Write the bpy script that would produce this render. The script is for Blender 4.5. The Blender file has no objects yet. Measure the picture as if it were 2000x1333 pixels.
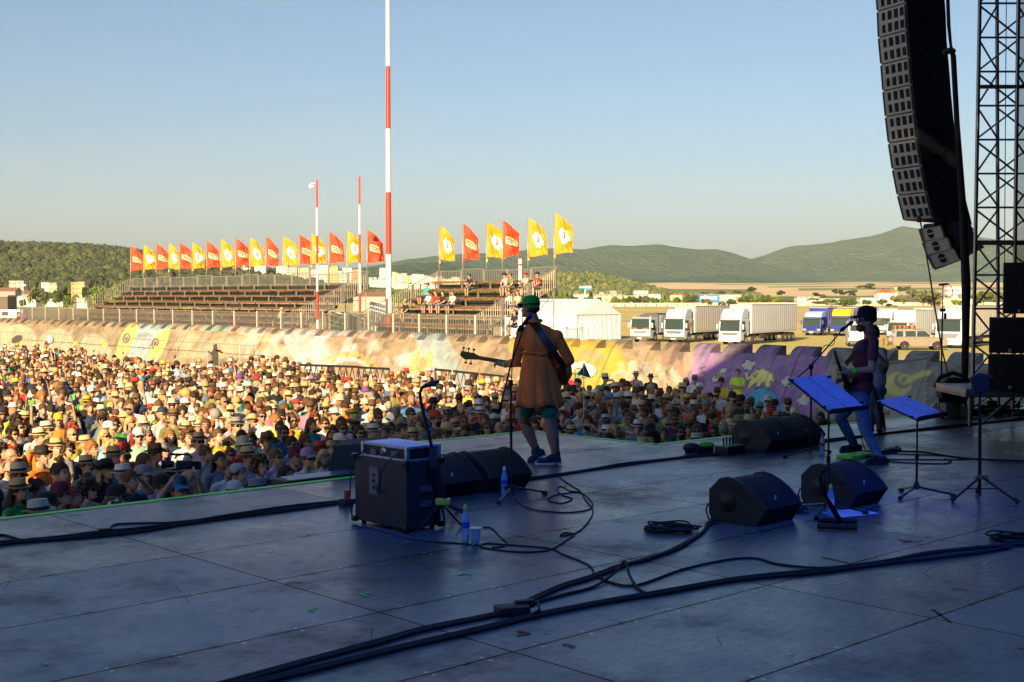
import bpy, bmesh, math, random
import numpy as np
from mathutils import Vector, Matrix, Quaternion
R = math.radians
random.seed(7); rng = np.random.default_rng(7)
SC = bpy.context.scene
COL = SC.collection
# ------------------------------------------------------------------ camera
CAMZ = 1.9; F = 2500.0; HY = 578.0
TH = math.atan((666.5 - HY) / F)
cam = bpy.data.cameras.new('camera'); cam.sensor_width = 36; cam.lens = 36 * F / 2000
cam.clip_start = .1; cam.clip_end = 30000
co = bpy.data.objects.new('camera', cam); COL.objects.link(co)
co.location = (0, 0, CAMZ); co.rotation_euler = (math.pi / 2 - TH, 0, 0)
SC.camera = co
def ray(px, py):
    u = (px - 1000) / F; v = (666.5 - py) / F
    dy = math.cos(TH) + v * math.sin(TH); dz = -math.sin(TH) + v * math.cos(TH)
    return u / dy, dz / dy
def At(px, py, Y):
    a, b = ray(px, py); return Vector((a * Y, Y, CAMZ + b * Y))
def G(px, py, z=0.0):
    a, b = ray(px, py); Y = (z - CAMZ) / b
    return Vector((a * Y, Y, z))
def gz(y):
    y = min(max(y, 12), 140); return -1.88 - .0170 * (min(y, 45) - 12) - .0085 * max(0, y - 45)
# ------------------------------------------------------------------ world, sun
SUN_EL = 18.0
tr = Vector((.345, .938, 0)).normalized()
W = bpy.data.worlds.new('World'); SC.world = W; W.use_nodes = True
nt = W.node_tree; bg = nt.nodes['Background']
sky = nt.nodes.new('ShaderNodeTexSky'); sky.sky_type = 'NISHITA'; sky.sun_disc = False
sky.sun_elevation = R(SUN_EL); sky.sun_rotation = math.atan2(-tr.x, -tr.y)
sky.altitude = 300; sky.air_density = 1.0; sky.dust_density = 1.9; sky.ozone_density = 2.6
_tc = nt.nodes.new('ShaderNodeTexCoord'); _mp = nt.nodes.new('ShaderNodeMapping'); _mp.inputs['Scale'].default_value = (1.2, 1.2, 7); _nz = nt.nodes.new('ShaderNodeTexNoise'); _nz.inputs['Scale'].default_value = 1.6; _nz.inputs['Detail'].default_value = 7
_mr = nt.nodes.new('ShaderNodeMapRange'); _mr.inputs['From Min'].default_value = .52; _mr.inputs['From Max'].default_value = .8; _mr.inputs['To Min'].default_value = 0; _mr.inputs['To Max'].default_value = .16
_mx = nt.nodes.new('ShaderNodeMix'); _mx.data_type = 'RGBA'; _mx.inputs[7].default_value = (5.2, 5.0, 4.9, 1)
nt.links.new(_tc.outputs['Generated'], _mp.inputs[0]); nt.links.new(_mp.outputs[0], _nz.inputs['Vector']); nt.links.new(_nz.outputs['Fac'], _mr.inputs['Value']); nt.links.new(_mr.outputs[0], _mx.inputs[0]); nt.links.new(sky.outputs[0], _mx.inputs[6]); nt.links.new(_mx.outputs[2], bg.inputs[0]); bg.inputs[1].default_value = .057
sl = bpy.data.lights.new('sun', 'SUN'); sl.energy = 4.7; sl.angle = R(.5); sl.color = (1, .72, .39)
so = bpy.data.objects.new('sun', sl); COL.objects.link(so)
d = tr * math.cos(R(SUN_EL)); d.z = -math.sin(R(SUN_EL))
so.rotation_euler = d.to_track_quat('-Z', 'Y').to_euler(); so.location = (-20, -40, 30)
SC.view_settings.view_transform = 'Standard'; SC.view_settings.look = 'None'
SC.view_settings.exposure = 1.22; SC.view_settings.gamma = 1
try:
    SC.cycles.max_bounces = 6; SC.cycles.diffuse_bounces = 3; SC.cycles.glossy_bounces = 3
    SC.cycles.transmission_bounces = 6; SC.cycles.transparent_max_bounces = 16; SC.cycles.volume_bounces = 0
    SC.cycles.use_denoising = True; SC.cycles.volume_step_rate = 4
    SC.cycles.sample_clamp_indirect = 6
except Exception: pass
# ------------------------------------------------------------------ materials
MC = {}
def M(name, col=(.5, .5, .5), rough=.6, metal=0., var=0., scale=6., bump=0., objcol=False, attr=None, alpha=1., trans=0., emit=None, es=1., coat=0., rnd=0., bs=None, ior=1.45, dirt=None):
    if name in MC: return MC[name]
    m = bpy.data.materials.new(name); m.use_nodes = True
    t = m.node_tree; N = t.nodes; L = t.links
    b = N['Principled BSDF']
    b.inputs['Roughness'].default_value = rough; b.inputs['Metallic'].default_value = metal
    b.inputs['Base Color'].default_value = (*col, 1); b.inputs['IOR'].default_value = ior
    b.inputs['Coat Weight'].default_value = coat
    if trans: b.inputs['Transmission Weight'].default_value = trans
    if alpha < 1: b.inputs['Alpha'].default_value = alpha
    if emit: b.inputs['Emission Color'].default_value = (*emit, 1); b.inputs['Emission Strength'].default_value = es
    src = None
    if objcol: o = N.new('ShaderNodeObjectInfo'); src = o.outputs['Color']
    if attr: o = N.new('ShaderNodeAttribute'); o.attribute_name = attr; src = o.outputs['Color']
    if var or rnd:
        hs = N.new('ShaderNodeHueSaturation')
        if src: L.new(src, hs.inputs['Color'])
        else: hs.inputs['Color'].default_value = (*col, 1)
        val = None
        if var:
            tc = N.new('ShaderNodeTexCoord'); nz = N.new('ShaderNodeTexNoise'); nz.inputs['Scale'].default_value = scale; nz.inputs['Detail'].default_value = 6; nz.inputs['Roughness'].default_value = .65
            L.new(tc.outputs['Object'], nz.inputs['Vector'])
            mr = N.new('ShaderNodeMapRange'); mr.inputs['From Min'].default_value = .3; mr.inputs['From Max'].default_value = .7
            mr.inputs['To Min'].default_value = 1 - var; mr.inputs['To Max'].default_value = 1 + var
            L.new(nz.outputs['Fac'], mr.inputs['Value']); val = mr.outputs[0]
        if rnd:
            oi = N.new('ShaderNodeObjectInfo'); m2 = N.new('ShaderNodeMapRange'); m2.inputs['To Min'].default_value = 1 - rnd; m2.inputs['To Max'].default_value = 1 + rnd
            L.new(oi.outputs['Random'], m2.inputs['Value'])
            if val:
                mm = N.new('ShaderNodeMath'); mm.operation = 'MULTIPLY'; L.new(val, mm.inputs[0]); L.new(m2.outputs[0], mm.inputs[1]); val = mm.outputs[0]
            else: val = m2.outputs[0]
        L.new(val, hs.inputs['Value']); src = hs.outputs['Color']
    if src: L.new(src, b.inputs['Base Color'])
    if bump:
        tc = N.new('ShaderNodeTexCoord'); nz = N.new('ShaderNodeTexNoise'); nz.inputs['Scale'].default_value = bs or scale * 3; nz.inputs['Detail'].default_value = 5
        L.new(tc.outputs['Object'], nz.inputs['Vector'])
        bu = N.new('ShaderNodeBump'); bu.inputs['Strength'].default_value = bump; bu.inputs['Distance'].default_value = .02
        L.new(nz.outputs['Fac'], bu.inputs['Height']); L.new(bu.outputs[0], b.inputs['Normal'])
    MC[name] = m
    return m
# ------------------------------------------------------------------ mesh builder
class MB:
    def __init__(s): s.v = []; s.f = []; s.m = []; s.n = 0; s.X = Matrix()
    def add(s, vs, fs, mi=0, X=None):
        X = s.X @ X if X is not None else s.X
        s.v += [tuple(X @ Vector(p)) for p in vs]
        s.f += [tuple(i + s.n for i in f) for f in fs]
        s.m += [mi] * len(fs) if isinstance(mi, int) else list(mi); s.n = len(s.v); return s
    def box(s, c, sz, mi=0, rz=0, X=None, bev=0.):
        x, y, z = sz[0] / 2, sz[1] / 2, sz[2] / 2
        T = Matrix.Translation(c) @ Matrix.Rotation(rz, 4, 'Z')
        if X is not None: T = X @ T
        if bev <= 0:
            vs = [(a * x, b * y, c_ * z) for a in (-1, 1) for b in (-1, 1) for c_ in (-1, 1)]
            fs = [(0, 1, 3, 2), (4, 6, 7, 5), (0, 4, 5, 1), (2, 3, 7, 6), (0, 2, 6, 4), (1, 5, 7, 3)]
            return s.add(vs, fs, mi, T)
        bm = bmesh.new(); bmesh.ops.create_cube(bm, size=1)
        for v in bm.verts: v.co = Vector((v.co.x * sz[0], v.co.y * sz[1], v.co.z * sz[2]))
        bmesh.ops.bevel(bm, geom=bm.edges[:], offset=min(bev, x * .9, y * .9, z * .9), segments=2, affect='EDGES', profile=.7)
        bm.verts.index_update()
        s.add([v.co[:] for v in bm.verts], [[v.index for v in f.verts] for f in bm.faces], mi, T); bm.free(); return s
    def tube(s, pts, r, n=8, mi=0, cap=True, closed=False):
        pts = [Vector(p) for p in pts]; k = len(pts)
        rs = r if isinstance(r, (list, tuple)) else [r] * k
        vs = []; fs = []; prev = None
        for i, p in enumerate(pts):
            a = pts[i - 1] if (i or closed) else p; b = pts[(i + 1) % k] if (i < k - 1 or closed) else p
            t = (b - a).normalized() if (b - a).length > 1e-9 else Vector((0, 0, 1))
            if prev is None:
                u = t.orthogonal().normalized()
            else:
                u = (prev - t * prev.dot(t)); u = u.normalized() if u.length > 1e-6 else t.orthogonal().normalized()
            prev = u; w = t.cross(u)
            for j in range(n):
                an = 2 * math.pi * j / n; vs.append(p + (u * math.cos(an) + w * math.sin(an)) * rs[i])
        for i in range(k - 1 + (1 if closed else 0)):
            for j in range(n):
                i2 = (i + 1) % k; fs.append((i * n + j, i * n + (j + 1) % n, i2 * n + (j + 1) % n, i2 * n + j))
        if cap and not closed: fs += [tuple(range(n))[::-1], tuple((k - 1) * n + j for j in range(n))]
        return s.add(vs, fs, mi)
    def cyl(s, a, b, r, n=12, mi=0, r2=None): return s.tube([a, b], [r, r if r2 is None else r2], n, mi)
    def lathe(s, prof, n=16, mi=0, X=None, c=(0, 0, 0)):
        vs = []; fs = []; k = len(prof)
        for (r, z) in prof:
            for j in range(n):
                a = 2 * math.pi * j / n; vs.append((c[0] + r * math.cos(a), c[1] + r * math.sin(a), c[2] + z))
        for i in range(k - 1):
            for j in range(n): fs.append((i * n + j, i * n + (j + 1) % n, (i + 1) * n + (j + 1) % n, (i + 1) * n + j))
        fs += [tuple(range(n))[::-1], tuple((k - 1) * n + j for j in range(n))]
        return s.add(vs, fs, mi, X)
    def prism(s, poly, h, mi=0, X=None):       # poly in local XY, extruded along +Z by h
        n = len(poly); vs = [(p[0], p[1], 0) for p in poly] + [(p[0], p[1], h) for p in poly]
        fs = [tuple(range(n))[::-1], tuple(range(n, 2 * n))] + [(i, (i + 1) % n, n + (i + 1) % n, n + i) for i in range(n)]
        return s.add(vs, fs, mi, X)
    def ell(s, c, r, mi=0, nu=12, nv=8, rz=0, X=None):
        vs = []; fs = []
        for i in range(nv + 1):
            t = math.pi * i / nv
            for j in range(nu):
                a = 2 * math.pi * j / nu; vs.append((r[0] * math.sin(t) * math.cos(a), r[1] * math.sin(t) * math.sin(a), r[2] * math.cos(t)))
        for i in range(nv):
            for j in range(nu): fs.append((i * nu + j, (i + 1) * nu + j, (i + 1) * nu + (j + 1) % nu, i * nu + (j + 1) % nu))
        T = Matrix.Translation(c) @ Matrix.Rotation(rz, 4, 'Z')
        return s.add(vs, fs, mi, T if X is None else X @ T)
    def mesh(s, name, mats, smooth=False):
        me = bpy.data.meshes.new(name); me.from_pydata(s.v, [], s.f)
        for m in (mats if isinstance(mats, (list, tuple)) else [mats]): me.materials.append(m)
        me.polygons.foreach_set('material_index', s.m)
        bm = bmesh.new(); bm.from_mesh(me); bmesh.ops.remove_doubles(bm, verts=bm.verts, dist=1e-5)
        bmesh.ops.recalc_face_normals(bm, faces=bm.faces); bm.to_mesh(me); bm.free()
        if smooth:
            me.polygons.foreach_set('use_smooth', [True] * len(me.polygons))
            if smooth is not True: me.set_sharp_from_angle(angle=R(smooth))
        me.update(); return me
    def obj(s, name, mats, parent=None, smooth=40, loc=None, rz=0):
        return link(s.mesh(name, mats, smooth), name, parent, loc, rz)
def link(me, name, parent=None, loc=None, rz=0):
    o = bpy.data.objects.new(name, me); COL.objects.link(o)
    if parent: o.parent = parent
    if loc is not None: o.location = loc
    o.rotation_euler.z = rz
    return o
def V3(x, y, z=0): return Vector((x, y, z))
def tag(o, label=None, cat=None, group=None, kind=None):
    if label: o['label'] = label
    if cat: o['category'] = cat
    if group: o['group'] = group
    if kind: o['kind'] = kind
    return o
def thing(name, label, cat, loc=(0, 0, 0), rz=0, group=None):
    o = bpy.data.objects.new(name, None); COL.objects.link(o); o.location = loc; o.rotation_euler.z = rz
    o.empty_display_size = .2
    return tag(o, label, cat, group)
def dup(root, loc=None, rz=None, label=None, group=None, cat=None, scale=None):
    r = root.copy(); COL.objects.link(r)
    if loc is not None: r.location = loc
    if rz is not None: r.rotation_euler.z = rz
    if scale is not None: r.scale = (scale,) * 3 if isinstance(scale, (int, float)) else scale
    if label: r['label'] = label
    if group: r['group'] = group
    if cat: r['category'] = cat
    for ch in list(root.children):
        c = ch.copy(); COL.objects.link(c); c.parent = r
        for g in list(ch.children):
            dd = g.copy(); COL.objects.link(dd); dd.parent = c
    return r
def rawmesh(name, V, Fq, mats, mi=None, smooth=False, fcol=None, vcol=None):
    me = bpy.data.meshes.new(name); V = np.asarray(V, 'f'); Fq = np.asarray(Fq, 'i')
    k = Fq.shape[1]; nf = len(Fq)
    me.vertices.add(len(V)); me.vertices.foreach_set('co', V.ravel())
    me.loops.add(nf * k); me.loops.foreach_set('vertex_index', Fq.ravel())
    me.polygons.add(nf); me.polygons.foreach_set('loop_start', np.arange(nf, dtype='i') * k)
    try: me.polygons.foreach_set('loop_total', np.full(nf, k, 'i'))
    except Exception: pass
    for m in (mats if isinstance(mats, (list, tuple)) else [mats]): me.materials.append(m)
    if mi is not None: me.polygons.foreach_set('material_index', np.asarray(mi, 'i'))
    if smooth: me.polygons.foreach_set('use_smooth', np.ones(nf, bool))
    me.update(calc_edges=True)
    if fcol is not None:
        a = me.attributes.new('paint', 'FLOAT_COLOR', 'FACE'); c = np.ones((nf, 4), 'f'); c[:, :3] = fcol; a.data.foreach_set('color', c.ravel())
    if vcol is not None:
        a = me.attributes.new('paint', 'FLOAT_COLOR', 'POINT'); c = np.ones((len(V), 4), 'f'); c[:, :3] = vcol; a.data.foreach_set('color', c.ravel())
    return me
def vnoise(x, y, seed=0):
    xi = np.floor(x).astype(np.int64); yi = np.floor(y).astype(np.int64); xf = x - xi; yf = y - yi
    def h(a, b):
        n = (a * 374761393 + b * 668265263 + seed * 974634777) & 0xffffffff
        n = ((n ^ (n >> 13)) * 1274126177) & 0xffffffff
        return ((n ^ (n >> 16)) & 0xffff) / 65535.
    u = xf * xf * (3 - 2 * xf); v = yf * yf * (3 - 2 * yf)
    return (h(xi, yi) * (1 - u) + h(xi + 1, yi) * u) * (1 - v) + (h(xi, yi + 1) * (1 - u) + h(xi + 1, yi + 1) * u) * v
def fbm(x, y, o=4, seed=0):
    s = 0; a = 1; t = 0
    for i in range(o): s = s + a * vnoise(x * 2 ** i, y * 2 ** i, seed + i); t += a; a *= .5
    return s / t
BLK = M('black paint', (.012, .012, .014), .45)
BLKM = M('black rough coating', (.018, .018, .02), .55, bump=.3, scale=60)
STEEL = M('galvanised steel', (.42, .40, .36), .45, .6, var=.12, scale=3)
CHROME = M('chrome tube', (.6, .6, .62), .22, 1)
RUB = M('black rubber', (.02, .02, .02), .8)
# ================================================================== SETTING
EA = math.atan2(.6849, .7287)
e1 = Vector((math.cos(EA), math.sin(EA), 0)); e2 = Vector((-math.sin(EA), math.cos(EA), 0))
class NG:
    def __init__(s, m): s.t = m.node_tree; s.N = s.t.nodes; s.L = s.t.links
    def m(s, op, a, b=None, c=None):
        n = s.N.new('ShaderNodeMath'); n.operation = op
        for i, x in enumerate((a, b, c)):
            if x is None: continue
            if isinstance(x, (int, float)): n.inputs[i].default_value = x
            else: s.L.new(x, n.inputs[i])
        return n.outputs[0]
    def noise(s, vec, sc, det=5, ro=.6, stretch=None):
        if stretch:
            mp = s.N.new('ShaderNodeMapping'); mp.inputs['Scale'].default_value = stretch; s.L.new(vec, mp.inputs[0]); vec = mp.outputs[0]
        n = s.N.new('ShaderNodeTexNoise'); n.inputs['Scale'].default_value = sc; n.inputs['Detail'].default_value = det; n.inputs['Roughness'].default_value = ro
        s.L.new(vec, n.inputs['Vector']); return n.outputs['Fac']
    def rmp(s, v, a, b, c=0., d=1.):
        n = s.N.new('ShaderNodeMapRange'); s.L.new(v, n.inputs[0])
        for i, x in enumerate((a, b, c, d)): n.inputs[i + 1].default_value = x
        return n.outputs[0]
    def mix(s, f, a, b):
        n = s.N.new('ShaderNodeMix'); n.data_type = 'RGBA'
        for i, x in ((0, f), (6, a), (7, b)):
            if isinstance(x, tuple): n.inputs[i].default_value = (*x, 1)
            elif isinstance(x, (int, float)): n.inputs[i].default_value = x
            else: s.L.new(x, n.inputs[i])
        return n.outputs[2]
# --- stage floor
fm = M('stage plywood', (.1, .1, .1), .4); g = NG(fm); pb = fm.node_tree.nodes['Principled BSDF']
tc = g.N.new('ShaderNodeTexCoord').outputs['Object']; sx = g.N.new('ShaderNodeSeparateXYZ'); g.L.new(tc, sx.inputs[0])
ux = g.m('DIVIDE', g.m('SUBTRACT', sx.outputs[0], 4.64), 2.29); uy = g.m('DIVIDE', g.m('SUBTRACT', sx.outputs[1], 4.93), 1.17)
cx = g.N.new('ShaderNodeCombineXYZ'); g.L.new(g.m('FLOOR', ux), cx.inputs[0]); g.L.new(g.m('FLOOR', uy), cx.inputs[1])
wn = g.N.new('ShaderNodeTexWhiteNoise'); g.L.new(cx.outputs[0], wn.inputs[0]); cell = wn.outputs['Value']
def edge(u, w):
    fr = g.m('FRACT', u); return g.m('LESS_THAN', g.m('MINIMUM', fr, g.m('SUBTRACT', 1, fr)), w)
wob = g.rmp(g.noise(tc, 9), .3, .7, .6, 1.5)
seam = g.m('MAXIMUM', edge(ux, .0032), edge(uy, .006))
n1 = g.noise(tc, 1.3, 6, .65); n2 = g.noise(tc, 14, 4, .7, (.6, 2.2, 1)); n3 = g.noise(tc, 70, 3, .6)
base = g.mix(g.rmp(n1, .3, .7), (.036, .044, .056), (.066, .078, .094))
base = g.mix(g.rmp(cell, 0, 1, 0, .8), base, (.11, .128, .15))
base = g.mix(g.rmp(n2, .62, .72, 0, .35), base, (.17, .165, .16))
k1 = g.rmp(g.noise(tc, 5, 9, .8), .60, .68, 0, .8); k2 = g.rmp(g.noise(tc, 22, 3, .6, (.6, 2.2, 1)), .71, .73, 0, .9)
va = g.N.new('ShaderNodeTexVoronoi'); va.feature = 'DISTANCE_TO_EDGE'; va.inputs['Scale'].default_value = 1.1; g.L.new(tc, va.inputs['Vector'])
k3 = g.m('MULTIPLY', g.m('LESS_THAN', va.outputs['Distance'], .0025), g.rmp(g.noise(tc, 1.7, 4, .6), .57, .61))
k4 = g.m('MULTIPLY', g.rmp(g.noise(tc, .8, 7, .72), .52, .66, 0, .55), 1)
scuff = g.m('MAXIMUM', g.m('MAXIMUM', k1, k2), g.m('MAXIMUM', k3, k4)); base = g.mix(scuff, base, (.012, .012, .013))
# scuffs beside the joints
fr = g.m('FRACT', uy); near = g.m('MULTIPLY', g.rmp(g.m('MINIMUM', fr, g.m('SUBTRACT', 1, fr)), 0, .05, 1, 0), g.rmp(g.noise(tc, 5, 6, .7), .45, .62))
base = g.mix(g.m('MULTIPLY', near, .8), base, (.018, .018, .02))
base = g.mix(seam, base, (.004, .004, .005)); sp = g.m('LESS_THAN', g.m('ADD', g.m('POWER', g.m('SUBTRACT', g.m('FRACT', g.m('MULTIPLY', ux, 6)), .5), 2), g.m('POWER', g.m('SUBTRACT', g.m('MULTIPLY', g.m('ABSOLUTE', g.m('SUBTRACT', g.m('FRACT', uy), .5)), 3.06), 1.44), 2)), .0011)
base = g.mix(sp, base, (.3, .3, .3)); g.L.new(base, pb.inputs['Base Color'])
ro = g.m('ADD', g.rmp(n1, .3, .7, .27, .40), g.m('ADD', g.rmp(cell, 0, 1, -.04, .06), g.m('ADD', g.m('MULTIPLY', scuff, .25), g.rmp(n2, .4, .7, -.03, .1)))); g.L.new(ro, pb.inputs['Roughness']); pb.inputs['Specular Tint'].default_value = (.62, .86, 1, 1)  # blue of the stage light also put into board colours and specular tint
bu = g.N.new('ShaderNodeBump'); bu.inputs['Strength'].default_value = .12; bu.inputs['Distance'].default_value = .003
g.L.new(g.m('SUBTRACT', g.m('ADD', n3, n2), g.m('MULTIPLY', seam, 3)), bu.inputs['Height']); g.L.new(bu.outputs[0], pb.inputs['Normal'])
g.L.new(g.m('MULTIPLY', g.m('ADD', g.rmp(cell, 0, 1, .42, .95), g.m('ADD', g.m('MULTIPLY', near, -.5), g.m('MULTIPLY', scuff, -.42))), g.m('SUBTRACT', 1, g.m('MULTIPLY', seam, .97))), pb.inputs['Specular IOR Level'])
def loc2(p): return (p.x * e1.x + p.y * e1.y, p.x * e2.x + p.y * e2.y)
A0 = G(0, 1015); A1 = G(875, 911); T0 = G(655, 880); T1 = G(1035, 843); A2 = G(1282, 869); A3 = G(1760, 817)
ad = (A1 - A0).normalized(); AL = A0 - ad * 8.2; bd = (A3 - A2).normalized(); AR = A3 + bd * 9
BK0 = AL - e2 * 14; BK1 = AR - e2 * 14
outl = [AL, A1, T0, T1, A2, AR, BK1, BK0]
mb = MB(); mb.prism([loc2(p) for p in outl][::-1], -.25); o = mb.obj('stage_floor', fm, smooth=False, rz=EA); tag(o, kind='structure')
# neon edge tape + fascia skirt
NEON = M('neon green tape', (.12, 1., .05), .5)
mb = MB()
for p, q in ((AL, A1), (A1, T0), (T0, T1), (T1, A2), (A2, AR)):
    dd_ = (q - p).normalized(); nn = Vector((dd_.y, -dd_.x, 0))
    mb.add([p + nn * .02, q + nn * .02, q - nn * .07, p - nn * .07], [(0, 1, 2, 3)])
    mb.v = mb.v[:-4] + [(a, b, .004) for a, b, c in mb.v[-4:]]
tag(mb.obj('edge_tape', NEON), 'neon green tape stuck along the front edge of the stage', 'tape')
mb = MB()
for p, q in ((AL, A1), (A1, T0), (T0, T1), (T1, A2), (A2, AR)):
    c = (p + q) / 2; dd_ = q - p; nn = Vector((dd_.y, -dd_.x, 0)).normalized()
    mb.box((c.x + nn.x * .1, c.y + nn.y * .1, -1.1), (dd_.length - .05, .04, 1.66), rz=math.atan2(dd_.y, dd_.x))
CLOTH = M('black molton cloth', (.01, .01, .011), .95)
tag(mb.obj('stage_skirt', CLOTH), 'black cloth skirt hanging below the stage front edge', 'skirt')
# --- stage house out of view: roof, side and rear cloths
SL = Vector((-10.9, 4.45, 0)); SR = SL + e1 * 33
S0, S1 = SL - e2 * 13.5, SR - e2 * 13.5
mb = MB(); mb.prism([(p.x, p.y) for p in (SL, SR, S1, S0)], .9, X=Matrix.Translation((0, 0, 13.2)))
tag(mb.obj('stage_roof', CLOTH, smooth=False), 'dark canopy roof over the concert stage', 'roof')
mb = MB()
for p, q in ((SL, S0), (S0, S1), (SR, S1)):
    c = (p + q) / 2; dd_ = q - p; mb.box((c.x, c.y, 5.67), (dd_.length - .1, .12, 15.0), rz=math.atan2(dd_.y, dd_.x))
tag(mb.obj('stage_cloth_wall', CLOTH, smooth=False), 'black cloth walls closing the sides and rear of the stage', 'cloth wall')
# --- ground
gm = M('dry grass field', (.4, .3, .1), .95); g = NG(gm); pb = gm.node_tree.nodes['Principled BSDF']
tc = g.N.new('ShaderNodeTexCoord').outputs['Object']; sx = g.N.new('ShaderNodeSeparateXYZ'); g.L.new(tc, sx.inputs[0])
n1 = g.noise(tc, .03, 6, .6, (1, .35, 1)); n2 = g.noise(tc, 1.2, 6, .7, (1, .5, 1)); n3 = g.noise(tc, .012, 4, .6, (.25, 1, 1))
c = g.mix(g.rmp(n2, .3, .7), (.56, .42, .14), (.78, .60, .24))
c = g.mix(g.rmp(n1, .42, .62), c, (.74, .58, .28))
c = g.mix(g.rmp(n3, .45, .6, 0, .75), c, (.46, .43, .12))
far = g.rmp(sx.outputs[1], 150, 420); c = g.mix(g.m('MULTIPLY', far, g.rmp(n3, .35, .6, .2, .8)), c, (.50, .46, .15))
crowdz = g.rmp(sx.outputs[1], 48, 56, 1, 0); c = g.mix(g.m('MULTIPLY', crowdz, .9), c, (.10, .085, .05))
g.L.new(c, pb.inputs['Base Color'])
bu = g.N.new('ShaderNodeBump'); bu.inputs['Strength'].default_value = .5; bu.inputs['Distance'].default_value = .1; g.L.new(g.noise(tc, 6, 5), bu.inputs['Height']); g.L.new(bu.outputs[0], pb.inputs['Normal'])
ys = [-60, -20, 0, 12] + list(range(16, 144, 4)) + [150, 170, 200, 260, 340, 450, 600, 900, 1500, 3000, 6000, 12000, 22000]
V = []; Q = []; nx = 24
for y in ys:
    for i in range(nx + 1): V.append(((i / nx * 2 - 1) * (150 + max(y, 0) * 1.3), y, gz(y)))
for r in range(len(ys) - 1):
    for i in range(nx): a = r * (nx + 1) + i; Q.append((a, a + 1, a + nx + 2, a + nx + 1))
tag(link(rawmesh('ground', V, Q, gm), 'ground'), kind='structure')
# pale service road behind the wall, far runway
W0 = Vector((14.7, 44, 0)); wd = Vector((-.659, .752, 0)).normalized(); wn_ = Vector((.752, .659, 0)).normalized()
rm = M('worn concrete road', (.5, .43, .34), .9, var=.25, scale=.8)
def strip(name, a, b, w, mt, dz=.02, n=30):
    a = Vector(a); b = Vector(b); d_ = (b - a).normalized(); nn = Vector((-d_.y, d_.x, 0)); V = []; Q = []
    for i in range(n + 1):
        p = a.lerp(b, i / n)
        for s_ in (-1, -.33, .33, 1):
            q = p + nn * w / 2 * s_; V.append((q.x, q.y, gz(q.y) + dz))
        if i:
            for j in range(3): k = (i - 1) * 4 + j; Q.append((k, k + 1, k + 5, k + 4))
    return tag(link(rawmesh(name, V, Q, mt), name), kind='structure')
strip('road', W0 + wn_ * 9 - wd * 30, W0 + wn_ * 9 + wd * 14, 3.2, rm)
strip('road', (-400, 215, 0), (600, 330, 0), 14, M('runway concrete', (.5, .45, .36), .9, var=.15, scale=.3), .05)
# --- hills
def interp(P, x): return np.interp(x, [p[0] for p in P], [p[1] for p in P])
def hillmesh(name, prof, D, D0, mt, amp, fs, seed, nu=260, nv=46, x0=-500, x1=2500, colf=None, back=1.25, pw=1.0, ang=0):
    px = np.linspace(x0, x1, nu); v = np.concatenate([np.linspace(0, 1, nv), np.linspace(1.05, back, 5)])
    PX, VV = np.meshgrid(px, v)
    yr = interp(prof, px); Y = D0 + (D - D0) * VV
    zr = CAMZ + (HY - yr) / F * D
    vv = np.clip(VV, 0, 1)
    h = np.where(VV <= 1, vv ** pw * (1 - .0 * vv), 1 - ((VV - 1) / (back - 1)) ** 1.0)
    X = (PX - 1000) / F * Y
    env = np.sin(np.pi * np.clip(VV, 0, 1)) ** .7
    nz = fbm(X / fs + ang * Y / fs, Y / fs * .55, 5, seed) - .5
    ridge = 1 - np.abs(2 * fbm(X / fs / 1.3 + ang * Y / fs, Y / fs * .3, 4, seed + 9) - 1)
    am = amp * np.clip((zr + 3.2) / (zr + 3.2).max(), .03, 1)[None, :]
    Z = -3.2 + (zr[None, :] + 3.2) * h + am * env * (nz * 1.0 + (ridge - .75) * .9)
    Z += am * .16 * (fbm(X / fs * 6, Y / fs * 6, 4, seed + 3) - .5) * np.clip(VV * 8, 0, 1)
    Z = np.maximum(Z, -3.6 + 0 * Z)
    V = np.stack([X, Y, Z], -1).reshape(-1, 3); n1_ = len(v)
    idx = np.arange(n1_ * nu).reshape(n1_, nu)
    Q = np.stack([idx[:-1, :-1], idx[:-1, 1:], idx[1:, 1:], idx[1:, :-1]], -1).reshape(-1, 4)
    vc = colf(PX, VV, X, Y).reshape(-1, 3) if colf else None
    o = link(rawmesh(name, V, Q, mt, smooth=True, vcol=vc), 'hills' if name != 'farmland' else 'field')
    return tag(o, kind='structure'), (px, v, Z, X, Y)
def forest_mat(name, a, b, sc, bscale, attr=False, bd_=8):
    m = M(name, a, .95); g = NG(m); p = m.node_tree.nodes['Principled BSDF']; p.inputs['Specular IOR Level'].default_value = .1
    tc = g.N.new('ShaderNodeTexCoord').outputs['Object']
    n = g.noise(tc, sc, 8, .7); c = g.mix(g.rmp(n, .35, .65), a, b)
    if attr:
        at = g.N.new('ShaderNodeAttribute'); at.attribute_name = 'paint'; c = g.mix(.9, c, at.outputs['Color'])
    v = g.N.new('ShaderNodeTexVoronoi'); v.inputs['Scale'].default_value = bscale; g.L.new(tc, v.inputs['Vector'])
    bu = g.N.new('ShaderNodeBump'); bu.inputs['Strength'].default_value = 1; bu.inputs['Distance'].default_value = bd_
    g.L.new(g.m('ADD', g.m('MULTIPLY', v.outputs['Distance'], -1), g.noise(tc, bscale * .4, 5, .7)), bu.inputs['Height']); g.L.new(bu.outputs[0], p.inputs['Normal'])
    g.L.new(c, p.inputs['Base Color']); return m
FA = forest_mat('far forest', (.03, .085, .03), (.07, .13, .05), .004, .03, bd_=22)
FB = forest_mat('near forest', (.05, .075, .02), (.10, .13, .03), .012, .09, bd_=6)
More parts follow.
